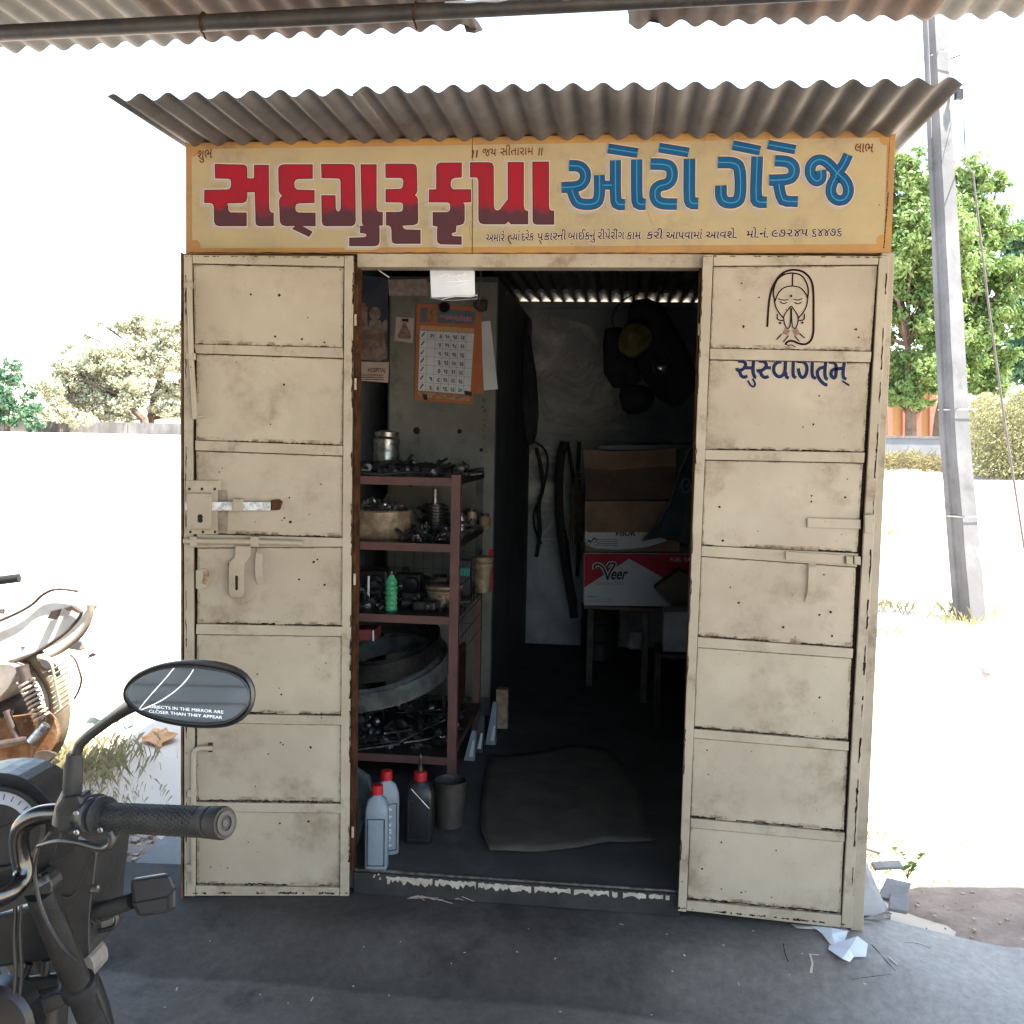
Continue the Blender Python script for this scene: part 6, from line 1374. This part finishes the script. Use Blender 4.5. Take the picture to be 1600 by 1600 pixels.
# ================================================================== PARKED MOTORCYCLE IN THE FOREGROUND
def DP(pts, d): return [D(x, y, d if not callable(d) else d(x, y)) for x, y in pts]
MG = mat('mirror_glass', (.62, .65, .68), None, 1, .03, 1)
bk = thing('parked_motorcycle', D(60, 1660, 1.6), 'black motorcycle in the left foreground, its grip, mirror and indicator reaching over the platform', 'motorcycle')
zm = lambda x, y: (180+x/6.667, 1010+y/6.667)
out = [(75,500),(88,425),(150,335),(270,250),(450,180),(650,147),(850,140),(1050,157),(1200,195),(1330,262),(1420,370),(1450,490),(1432,615),(1380,710),(1290,795),(1170,840),(1000,856),(850,852),(700,836),(550,810),(350,755),(230,700),(130,612),(85,560)]
inn = [(105,490),(130,420),(230,330),(400,250),(600,210),(800,208),(1000,235),(1180,272),(1310,335),(1385,420),(1405,520),(1380,620),(1300,710),(1180,785),(1000,810),(850,810),(650,790),(450,745),(280,690),(180,630),(120,560)]
MD = 1.08
mc = D(*zm(770, 500), MD)
mn = ((CAM-mc).normalized()+(Vector((.3, -6.7, 1.35))-mc).normalized()).normalized()
def MP(px, py, off=0): return PL(px, py, mc+mn*off, mn)
out = smooth_pts(out, 1, True); inn = smooth_pts(inn, 1, True)
N = len(out); c_ = Vector((0, 0, 0)); ring0 = [MP(*zm(*q), .004) for q in out]; cen = sum(ring0, Vector())/N
mb = MB(); levels = [(1.0-.03, .004), (1, .0), (1, -.008), (.9, -.02), (.65, -.030), (.3, -.035)]
for s_, o_ in levels:
    for v in ring0: mb.v.append(cen.lerp(v, s_)+mn*(o_-.0))
for i in range(len(levels)-1):
    for k in range(N): l = (k+1) % N; mb.f.append((i*N+k, i*N+l, (i+1)*N+l, (i+1)*N+k))
mb.f.append(tuple(range((len(levels)-1)*N, len(levels)*N)))
mir = mb.build('mirror', BLACKP, bk, smooth=True)
# rim lip as ring between outline and glass
M2 = len(inn); q1 = [MP(*zm(*q), .0045) for q in inn]; mb = MB().tube(q1, .0013, 6, closed=True); mb.build('mirror_trim', GREYP, mir, smooth=True)
lip = MB(); K = 60
def resample(pts, n):
    L = [0]
    for i in range(len(pts)): L.append(L[-1]+(pts[(i+1) % len(pts)]-pts[i]).length)
    o = []
    for k in range(n):
        t_ = L[-1]*k/n; i = max(j for j in range(len(pts)) if L[j] <= t_); u = (t_-L[i])/max(1e-9, L[i+1]-L[i]); o.append(pts[i].lerp(pts[(i+1) % len(pts)], u))
    return o
ra = resample(ring0, K); rb_ = resample(q1, K)
# align
st_ = min(range(K), key=lambda j: (rb_[j]-ra[0]).length); rb_ = rb_[st_:]+rb_[:st_]
lip.v = [v for v in ra]+[v-mn*.003 for v in rb_]; lip.f = [(k, (k+1) % K, K+(k+1) % K, K+k) for k in range(K)]
lip.build('mirror_rim', BLACKP, mir, smooth=True)
MB().flat([MP(*zm(*q), .0028) for q in inn]).build('mirror_glass', MG, mir)
mb = MB(); WM = mat('mirror_print', (.75, .76, .78), None, 1, .5)
for s, a, b_ in (("OBJECTS IN THE MIRROR ARE", (352, 640), (1125, 700)), ("CLOSER THAN THEY APPEAR", (350, 690), (1115, 757))):
    A_, B_ = MP(*zm(*a), .0031), MP(*zm(*b_), .0031); up = MP(*zm(a[0], a[1]-31), .0031)-A_; put_text(mb, s, A_, B_, up, 0, .0)
mb.build('mirror_lettering', WM, mir)
mb = MB()
for q, w_ in (([(240, 665), (290, 600), (400, 470), (520, 340), (620, 215)], 9), ([(250, 672), (380, 615), (520, 545), (680, 420), (760, 330), (815, 240)], 10)):
    mb.ribbon([MP(*zm(*v), .0031) for v in smooth_pts(q, 2)], .0011*w_/9, mn, jag=.3)
mb.build('mirror_scratch', WM, mir)
# stem
st = [D(210, 1100, 1.10), D(196, 1108, 1.115), D(172, 1124, 1.13), D(140, 1148, 1.14), D(125, 1162, 1.145), D(119, 1178, 1.15), D(116, 1200, 1.15)]
MB().tube(st, [.0085, .0075, .006, .0058, .0058, .006, .006], 12).build('mirror_stem', BLACKP, bk, smooth=True)
MB().tube([D(116, 1178, 1.15), D(115.5, 1190, 1.15), D(115, 1192, 1.15), D(113, 1238, 1.152), D(112, 1240, 1.152)], [.0085, .0095, .0105, .0108, .009], 14).build('stem_boot', RUBBER, bk, smooth=True)
MB().tube([D(112, 1236, 1.152), D(109, 1258, 1.155), D(106, 1285, 1.157)], [.010, .0155, .0175], 14).build('lever_perch', BLACKP, bk, smooth=True)
MB().prism(DP([(84, 1262), (96, 1245), (125, 1243), (132, 1258), (130, 1290), (108, 1308), (88, 1300)], 1.14), _fw, .03).build('clamp', BLACKP, bk, .004)
# handlebar (dark chrome)
hb_ = [D(140, 1270, 1.16), D(95, 1270, 1.17), (D(62, 1272, 1.18)), D(38, 1284, 1.185), D(28, 1305, 1.19), D(32, 1340, 1.2), D(38, 1362, 1.2), D(30, 1382, 1.19), D(8, 1400, 1.16), D(-40, 1412, 1.12), D(-120, 1420, 1.08)]
hb_ = [Vector(v) for v in smooth_pts([tuple(v) for v in hb_], 2)]
MB().tube(hb_, .0112, 16).build('handlebar', DCHROME, bk, smooth=True)
# switch housing, flange, grip
gx0, gx1 = D(168, 1277, 1.15), D(352, 1286, 1.06); ga = (gx1-gx0).normalized(); gl = (gx1-gx0).length
s0 = D(116, 1274, 1.165)
MB().lathe(s0, ga, [(.016, 0), (.0195, .003), (.0195, .026), (.021, .028), (.021, .034), (.0185, .036)], 20).build('switch_housing', BLACKP, bk, smooth=True)
MB().prism(DP([(116, 1290), (150, 1294), (172, 1300), (170, 1312), (150, 1312), (118, 1306)], 1.135), _fw, .025).build('switch_block', BLACKP, bk, .004)
mb = MB(); 
for a in ((121, 1270), (121, 1300), (158, 1296)): mb.lathe(D(*a, 1.13), -_fw, [(.003, 0), (.0032, .003), (.002, .004)], 10)
mb.build('screw', STEEL, bk)
MB().lathe(gx0-ga*.028, ga, [(.018, 0), (.0255, .004), (.026, .009), (.021, .012), (.0195, .014), (.0235, .018), (.0235, .022), (.018, .026), (.0165, .03)], 24).build('grip_flange', RUBBER, bk, smooth=True)
GR = .0158
grip = MB().lathe(gx0, ga, [(GR, 0), (GR, .002), (GR*.94, .003), (GR*.94, .006), (GR, .007), (GR*.99, gl-.03), (GR*1.05, gl-.029), (GR*1.06, gl-.022), (GR*.93, gl-.021), (GR*.93, gl-.019), (GR*1.08, gl-.017), (GR*1.1, gl-.003), (GR*1.02, gl)], 32).build('grip', RUBBER, bk, smooth=True)
u = ga.orthogonal().normalized(); v_ = ga.cross(u); mb = MB()
na = 22; nl_ = 26
for j in range(nl_):
    for k in range(na):
        a = 2*math.pi*(k+.5*(j % 2))/na; x = .011+j*(gl-.044)/nl_
        if x > gl-.032: continue
        rd = u*math.cos(a)+v_*math.sin(a); tg = v_*math.cos(a)-u*math.sin(a); cc = gx0+ga*x+rd*GR*.985
        h = [cc+(ga*math.cos(b_)*.0023+tg*math.sin(b_)*.0020) for b_ in [math.pi/3*i for i in range(6)]]
        h2 = [cc+rd*.0009+(ga*math.cos(b_)*.0017+tg*math.sin(b_)*.0015) for b_ in [math.pi/3*i for i in range(6)]]
        mb.add(h+h2, [(i, (i+1) % 6, 6+(i+1) % 6, 6+i) for i in range(6)]+[tuple(range(6, 12))])
mb.build('grip_knurl', RUBBER, grip)['kind'] = 'stuff'
MB().lathe(gx1, ga, [(.0125, -.002), (.0125, .0012), (.008, .0012), (.0075, -.001), (.004, -.001), (.004, .0005), (.001, .0005)], 20).build('bar_end', BLACKP, grip, smooth=True)
# lever
lv = [D(60, 1322, 1.15), D(85, 1315, 1.13), D(105, 1314, 1.12), D(130, 1318, 1.11), D(152, 1325, 1.10), D(166, 1326, 1.095), D(175, 1320, 1.09), D(176, 1306, 1.09), D(172, 1300, 1.09)]
lv = [Vector(v) for v in smooth_pts([tuple(v) for v in lv], 2)]
MB().tube(lv, [lerp(.0028, .0046, min(1, i/len(lv)*1.3)) for i in range(len(lv))], 10).build('brake_lever', GREYP, bk, smooth=True)
# instrument pod and headlamp cowl
mb = MB(); pc_ = D(-18, 1275, 1.3)
pod = smooth_pts([(-60, 1215), (-20, 1207), (20, 1209), (50, 1222), (75, 1246), (95, 1275), (98, 1300), (80, 1345), (60, 1372), (20, 1390), (-60, 1390)], 1, True)
MB().prism(DP(pod, 1.28), _fw, .08).build('instrument_pod', BLACKP, bk, .012)
dc_ = D(0, 1292, 1.272); dn = -_fw
MB().lathe(dc_, dn, [(.058, 0), (.060, .004), (.060, .008), (.055, .009), (.054, .004)], 36, 1, .88, _R).build('dial_bezel', GREYP, bk, smooth=True)
dial = MB().lathe(dc_-_fw*.0, dn, [(.0535, .002), (.0535, .0042)], 36, 1, .88, _R).build('dial_face', BLACKP, bk)
mb = MB(); arc = [dc_+_R*.043*math.cos(a)+_U*.038*math.sin(a)+dn*.0046 for a in [lerp(.15, 2.9, i/22) for i in range(23)]]
mb.ribbon(arc, .016, dn); mb.build('dial_scale', mat('dial_white', (.32, .33, .35), (.26, .27, .29), 30, .4), dial)
mb = MB()
for i in range(12):
    a = lerp(.2, 2.85, i/11); mb.ribbon([dc_+(_R*math.cos(a)+_U*.88*math.sin(a))*r+dn*.0049 for r in (.041, .049)], .0012, dn)
mb.ribbon([dc_+dn*.0052, dc_+_R*.03+_U*.012+dn*.0052], .0015, dn); mb.build('dial_mark', BLACKINK, dial)['kind'] = 'stuff'
cowl = smooth_pts([(58, 1325), (80, 1314), (120, 1313), (152, 1328), (150, 1350), (146, 1385), (141, 1420), (139, 1470), (141, 1497), (110, 1500), (85, 1440), (62, 1385)], 1, True)
MB().prism(DP(cowl, 1.36), _fw, .12).build('headlamp_cowl', BLACKP, bk, .012)
MB().ribbon(DP(smooth_pts([(94, 1400), (104, 1404), (118, 1398), (128, 1378), (145, 1335)], 2), 1.357), .0018, -_fw).build('cowl_seam', GREYP, bk, solid=.001)
# upper yoke, fork legs, lower yoke
MB().prism(DP(smooth_pts([(44, 1370), (60, 1362), (78, 1372), (83, 1390), (76, 1404), (40, 1412), (0, 1428), (-60, 1440), (-60, 1412), (0, 1402), (38, 1388)], 1, True), 1.24), _fw, .03).build('upper_yoke', BLACKP, bk, .004)
MB().lathe(D(58, 1384, 1.235), (D(58, 1384, 1.235)-D(62, 1394, 1.235)), [(.018, 0), (.018, .006), (.0165, .009), (.010, .009), (.009, .013), (.002, .013)], 20).build('fork_cap', GREYP, bk, smooth=True)
FORK = mat('fork_stanchion', (.07, .066, .062), (.045, .043, .04), 12, .3, .7)
f0, f1, f2 = D(62, 1392, 1.245), D(118, 1530, 1.32), D(170, 1662, 1.40)
MB().tube([f0, f1, f2], [.0175, .0175, .0178], 22).build('fork_leg', FORK, bk, smooth=True)
MB().tube([D(-60, 1420, 1.28), D(-10, 1560, 1.36), D(30, 1690, 1.44)], .0175, 18).build('fork_leg', FORK, bk, smooth=True)
fd = (f2-f0).normalized(); lc = D(123, 1542, 1.327)
MB().lathe(lc-fd*.011, fd, [(.0185, 0), (.0225, .002), (.0225, .02), (.0185, .022)], 24).build('lower_yoke_ring', BLACKP, bk, smooth=True)
MB().prism(DP(smooth_pts([(100, 1546), (128, 1560), (60, 1592), (0, 1612), (-60, 1620), (-60, 1585), (20, 1572)], 1, True), 1.325), _fw, .03).build('lower_yoke', BLACKP, bk, .004)
# shrouds, with gaps through which the floor shows
MB().prism(DP([(-60, 1440), (20, 1425), (66, 1408), (84, 1440), (104, 1494), (84, 1500), (40, 1506), (8, 1512), (-60, 1520)], 1.42), _fw, .05).build('side_shroud', BLACKP, bk, .006)
for a, b_, r in (((-40, 1550), (96, 1532), .012), ((45, 1505), (24, 1560), .006), ((72, 1500), (70, 1530), .006), ((-20, 1520), (-10, 1545), .006), ((86, 1545), (80, 1640), .02), ((40, 1545), (30, 1600), .008)):
    MB().tube([D(*a, 1.43), D(*b_, 1.43)], r, 10).build('frame_tube', BLACKP, bk, smooth=True)
MB().lathe(D(-12, 1605, 1.3), -_fw, [(.055, -.03), (.055, 0), (.048, .008), (.02, .012)], 30).build('horn', mat('horn_grey', (.022, .02, .019), (.016, .015, .014), 12, .35, .5), bk, smooth=True)
cab = [(24, 1415), (22, 1470), (26, 1520), (20, 1570), (10, 1620)]
for dx, r in ((0, .0028), (9, .0022)): MB().tube([D(x+dx, y, 1.3) for x, y in smooth_pts(cab, 2)], r, 8).build('cable', BLACKP, bk, smooth=True)
MB().tube([D(x, y, 1.22) for x, y in smooth_pts([(80, 1300), (50, 1340), (62, 1420), (96, 1480), (120, 1500)], 2)], .0026, 8).build('cable', BLACKP, bk, smooth=True)
# mudguard and front wheel
wc = D(-75, 1640, 1.72); wa = (_R*.30+_fw).normalized(); wu = (_U-wa*_U.dot(wa)).normalized(); wv = wa.cross(wu)
def torus(c, ax, r, rt, seg=48, sx=1.0, prof=10, a0=0, a1=6.2832):
    ax = Vector(ax).normalized(); u = ax.orthogonal().normalized() if abs(ax.z) > .9 else Vector((0, 0, 1)).cross(ax).normalized(); v = ax.cross(u); mb = MB(); full = a1-a0 > 6.2
    n = seg if full else seg+1
    for k in range(n):
        a = lerp(a0, a1, k/seg); rd = u*math.cos(a)+v*math.sin(a)
        for j in range(prof): b_ = 6.2832*j/prof; mb.v.append(c+rd*(r+rt*math.cos(b_))+ax*rt*sx*math.sin(b_))
    for k in range(seg):
        if not full and k == seg: break
        k2 = (k+1) % n
        for j in range(prof): l = (j+1) % prof; mb.f.append((k*prof+j, k*prof+l, k2*prof+l, k2*prof+j))
    return mb
wh = torus(wc, wa, .255, .043, 64, 1.0, 14).build('front_wheel', mat('front_tyre', (.09, .07, .055), (.05, .042, .036), 30, .9, 0, .5, 90), bk, smooth=True)
torus(wc, wa, .215, .014, 48, 1.4, 8).build('rim', STEEL, wh, smooth=True)
for k in range(18):
    a = 6.283*k/18; MB().tube([wc+wa*.03*(1 if k % 2 else -1), wc+(wu*math.cos(a)+wv*math.sin(a))*.21], .0015, 4).build('spoke', STEEL, wh)
mb = MB(); g = torus(wc, wa, .312, .05, 40, 1.0, 12, 0, 6.28)
fm_ = MB()
for k in range(25):
    a = lerp(-.25, 1.5, k/24); rd = -(wv)*math.cos(a)*(-1)+wu*math.sin(a)
    rd = (wu*math.sin(a)+wv*math.cos(a)*(1 if wv.dot(_R) > 0 else -1)).normalized()
    for j in range(9): b_ = lerp(-1.25, 1.25, j/8); fm_.v.append(wc+rd*(.262+.055*math.cos(b_))+wa*.058*math.sin(b_))
for k in range(24):
    for j in range(8): fm_.f.append((k*9+j, k*9+j+1, (k+1)*9+j+1, (k+1)*9+j))
fm_.build('front_mudguard', BLACKP, bk, smooth=True, solid=.003)
MB().prism(DP(smooth_pts([(118, 1489), (132, 1487), (146, 1500), (149, 1520), (142, 1530), (128, 1510)], 1, True), 1.45), _fw, .05).build('fork_brace', mat('pale_fork_brace', (.28, .25, .22), (.2, .18, .16), 30, .5, .4), bk, .006)
# indicator
ist = [D(128, 1432, 1.38), D(170, 1420, 1.37), D(206, 1408, 1.36)]
MB().tube(ist, [.0125, .0115, .0105], 16).build('indicator_stalk', RUBBER, bk, smooth=True)
for k in range(5):
    c = D(140+k*7, 1431-k*2.6, 1.377); MB().lathe(c, ist[1]-ist[0], [(.0125, 0), (.0138, .001), (.0138, .003), (.0125, .004)], 18).build('stalk_rib', RUBBER, bk, smooth=True)
ih = MB(); fr_ = [D(x, y, 1.335) for x, y in ((203, 1374), (266, 1364), (276, 1386), (276, 1421), (262, 1427), (216, 1433), (207, 1414))]; bkp = [D(x, y, 1.375) for x, y in ((207, 1372), (262, 1363), (271, 1380), (271, 1416), (262, 1422), (216, 1428), (208, 1410))]
k = len(fr_); ih.v = fr_+bkp; ih.f = [tuple(range(k)), tuple(range(k, 2*k))[::-1]]+[(i, (i+1) % k, k+(i+1) % k, k+i) for i in range(k)]
ind = ih.build('indicator', mat('indicator_housing', (.018, .019, .022), (.013, .014, .016), 12, .4, spec=.5), bk, .005)
MB().ribbon(DP([(206, 1413), (262, 1402), (275, 1388)], 1.3335), .0012, -_fw).build('indicator_seam', BLACKINK, ind, solid=.001)
MB().ribbon(DP([(262, 1403), (262, 1426)], 1.3335), .0012, -_fw).build('indicator_seam', BLACKINK, ind, solid=.001)
MB().tube([D(x, y, 1.39) for x, y in smooth_pts([(143, 1457), (170, 1452), (181, 1446), (183, 1434), (178, 1428)], 2)], .0035, 8).build('bracket', GREYP, bk, smooth=True)
MB().prism(DP([(142, 1440), (176, 1432), (178, 1444), (168, 1452), (143, 1458)], 1.4), _fw, .004).build('bracket_plate', mat('brass_grey_plate', (.2, .185, .15), None, 1, .5), bk)
MB().lathe(D(144, 1389, 1.36), _R, [(.006, 0), (.006, .008), (.003, .010)], 12).build('bolt_head', STEEL, bk)

# ================================================================== OLD MOTORCYCLE ON THE FIELD
og = P(30, 1213, 'z', -.17); OD = (og-CAM).dot(_fw)
old_b = thing('old_motorcycle', og, 'rusty dust covered motorcycle parked in the sun at the left edge', 'motorcycle')
k_ = OD/F_PX
oc = D(22, 1106, OD); oa = (_fw+_R*.35).normalized(); ou = Vector((0, 0, 1)); ov = ou.cross(oa).normalized()*1
if ov.dot(_R) < 0: ov = -ov
RW = 105*k_
def OP(px, py, off=0): return D(px, py, OD+off)
w1 = torus(oc, oa, RW-.04, .042, 56, 1.0, 12).build('rear_wheel', TYRE, old_b, smooth=True)
torus(oc, oa, RW-.1, .016, 48, 1.5, 8).build('rim', mat('dull_rim', (.4, .36, .3), (.3, .25, .2), 12, .6, .5), w1, smooth=True)
for k in range(24):
    a = 6.283*k/24+.05; MB().tube([oc+oa*.03*(1 if k % 2 else -1), oc+(ou*math.cos(a+.2)+ov*math.sin(a+.2))*(RW-.1)], .002, 4).build('spoke', DBROWN, w1)
MB().lathe(oc-oa*.06, oa, [(.05, 0), (.06, .02), (.06, .1), (.05, .12)], 20).build('hub', DBROWN, w1, smooth=True)
cc = smooth_pts([(-60, 1125), (20, 1122), (64, 1112), (84, 1120), (91, 1145), (84, 1172), (62, 1188), (20, 1200), (-60, 1206)], 2, True)
MB().prism([OP(x, y, -.16) for x, y in cc], _fw, .05).build('chain_cover', RUSTY, old_b, .012)
MB().prism([OP(x, y, -.18) for x, y in smooth_pts([(50, 1178), (70, 1172), (92, 1180), (78, 1186), (70, 1194), (50, 1190)], 1, True)], _fw, .02).build('cover_patch', DBROWN, old_b)
mb = MB(); sh0, sh1 = OP(40, 1062, -.22), OP(66, 1122, -.22); MB().tube([OP(34, 1040, -.22), sh0, sh1, OP(62, 1150, -.24)], [.028, .026, .014, .014], 12).build('shock_absorber', DBROWN, old_b, smooth=True)
sa = (sh1-sh0); ln = sa.length; sa = sa.normalized(); su = sa.orthogonal().normalized(); sw = sa.cross(su)
MB().tube([sh0+sa*ln*i/110+(su*math.cos(i*.52)+sw*math.sin(i*.52))*.034 for i in range(111)], .0058, 6).build('coil_spring', mat('dusty_spring', (.42, .33, .26), (.3, .2, .14), 12, .6), old_b, smooth=True)
MB().tube([OP(72, 1132, -.24), OP(48, 1160, -.25)], .022, 12).build('shock_mount', STEEL, old_b, smooth=True)
MB().tube([OP(10, 1110, -.22), OP(30, 1162, -.22)], .016, 10).build('frame_tube', DBROWN, old_b, smooth=True)
MB().tube([OP(-60, 1175, -.23), OP(44, 1155, -.23)], .018, 10).build('frame_tube', DBROWN, old_b, smooth=True)
# side panel, seat, cowl, tail
MB().prism([OP(x, y, -.2) for x, y in smooth_pts([(-60, 1040), (10, 1036), (30, 1044), (22, 1066), (4, 1086), (-14, 1104), (-60, 1114)], 1, True)], _fw, .3).build('side_panel', DUSTY, old_b, .02)
seat = smooth_pts([(-80, 985), (0, 968), (40, 952), (62, 930), (80, 922), (110, 925), (138, 930), (143, 944), (132, 960), (110, 985), (80, 1008), (50, 1022), (10, 1035), (-80, 1040)], 1, True)
MB().prism([OP(x, y, -.13) for x, y in seat], _fw, .10).build('seat', SEATD, old_b, .012)
MB().tube([OP(x, y, -.15) for x, y in smooth_pts([(-40, 985), (10, 966), (50, 946), (66, 928), (88, 919), (122, 924)], 2)], .006, 8).build('seat_piping', DBROWN, old_b, smooth=True)
MB().tube([OP(x, y, -.15) for x, y in smooth_pts([(14, 1037), (50, 1024), (76, 1008), (104, 988), (124, 966), (128, 956)], 2)], .007, 8).build('seat_edge', DBROWN, old_b, smooth=True)
MB().prism([OP(x, y, -.17) for x, y in ((80, 955), (92, 952), (86, 968), (74, 966))], _fw, .03).build('seat_patch', DBROWN, old_b)
MB().prism([OP(x, y, -.17) for x, y in ((100, 950), (112, 947), (127, 957), (122, 958), (112, 953), (106, 955))], _fw, .03).build('seat_patch', DBROWN, old_b)
gr = smooth_pts([(60, 1028), (86, 1022), (112, 1005), (132, 985), (142, 960), (141, 945)], 2)
MB().tube([OP(x, y, -.26) for x, y in gr], .014, 12).build('grab_rail', mat('dusty_rail', (.5, .42, .33), (.36, .27, .2), 14, .5, .4), old_b, smooth=True)
MB().prism([OP(x, y, -.02) for x, y in ((104, 1008), (118, 1000), (133, 1007), (134, 1014), (124, 1017), (106, 1014))], _fw, .08).build('tail_lamp', mat('dusty_lamp', (.3, .22, .22), (.4, .34, .32), 12, .4), old_b, .006)
MB().prism([OP(x, y, -.02) for x, y in ((130, 1015), (137, 1014), (137, 1030), (132, 1033), (126, 1028))], _fw, .02).build('number_plate', PAPERW, old_b, .002)
MB().prism([OP(x, y, -.02) for x, y in ((138, 1024), (144, 1020), (150, 1022), (146, 1026), (138, 1028))], _fw, .015).build('rear_indicator', DBROWN, old_b, .002)
mg = MB()
for k in range(21):
    a = lerp(1.15, 2.3, k/20); rd = (ou*math.sin(a)+ov*math.cos(a)).normalized()
    for j in range(9): b_ = lerp(-1.25, 1.25, j/8); mg.v.append(oc+rd*(RW+.0+.05*math.cos(b_))+oa*.075*math.sin(b_))
for k in range(20):
    for j in range(8): mg.f.append((k*9+j, k*9+j+1, (k+1)*9+j+1, (k+1)*9+j))
mg.build('rear_mudguard', DUSTY, old_b, smooth=True, solid=.004)
# sari guard
GUARD = mat('dusty_guard_wire', (.62, .56, .44), (.5, .42, .32), 14, .5, .3)
MB().tube([OP(x, y, -.3) for x, y in smooth_pts([(62, 1028), (80, 1032), (86, 1060), (92, 1090), (96, 1108), (90, 1112)], 2)], .006, 8).build('guard_frame', GUARD, old_b, smooth=True)
MB().tube([OP(x, y, -.3) for x, y in smooth_pts([(110, 1023), (118, 1030), (124, 1048), (128, 1062), (124, 1078), (116, 1092)], 2)], .005, 8).build('guard_frame', DBROWN, old_b, smooth=True)
for i in range(9):
    MB().tube([OP(76+i*1.2, 1050+i*8.2, -.3), OP(106+i*1.6+(0 if i < 5 else -3*(i-4)), 1031+i*8.6, -.3)], .0042, 6).build('guard_wire', GUARD, old_b)
MB().prism([OP(x, y, -.3) for x, y in ((60, 1030), (72, 1026), (82, 1034), (80, 1044), (74, 1046), (64, 1040))], _fw, .03).build('guard_bracket', DUSTY, old_b, .004)
MB().tube([OP(-40, 912, -.45), OP(30, 903, -.45)], .019, 14).build('grip', RUBBER, old_b, smooth=True)
MB().tube([OP(-60, 915, -.45), OP(-40, 912, -.45)], .012, 10).build('handlebar', DBROWN, old_b, smooth=True)
MB().tube([OP(-40, 950, -.5), OP(6, 955, -.5)], .012, 10).build('lever', STEEL, old_b, smooth=True)
MB().prism([OP(x, y, -.2) for x, y in smooth_pts([(-150, 960), (-80, 945), (-40, 960), (-30, 990), (-60, 1030), (-150, 1040)], 1, True)], _fw, .28).build('fuel_tank', DUSTY, old_b, .015)
MB().tube([OP(-75, 1010, -.1), OP(-60, 913, -.4)], .02, 10).build('steering_stem', DBROWN, old_b, smooth=True)
wf = D(-330, 1112, OD); torus(wf, oa, RW-.04, .04, 40, 1, 10).build('front_wheel', TYRE, old_b, smooth=True)
for dx in (-.06, .06): MB().tube([wf+_fw*dx, OP(-75, 930, dx)], .02, 10).build('fork_leg', DBROWN, old_b, smooth=True)
MB().prism([OP(x, y, -.12) for x, y in ((-160, 1060), (-60, 1050), (-30, 1120), (-60, 1180), (-160, 1180))], _fw, .2).build('engine', DBROWN, old_b, .03)
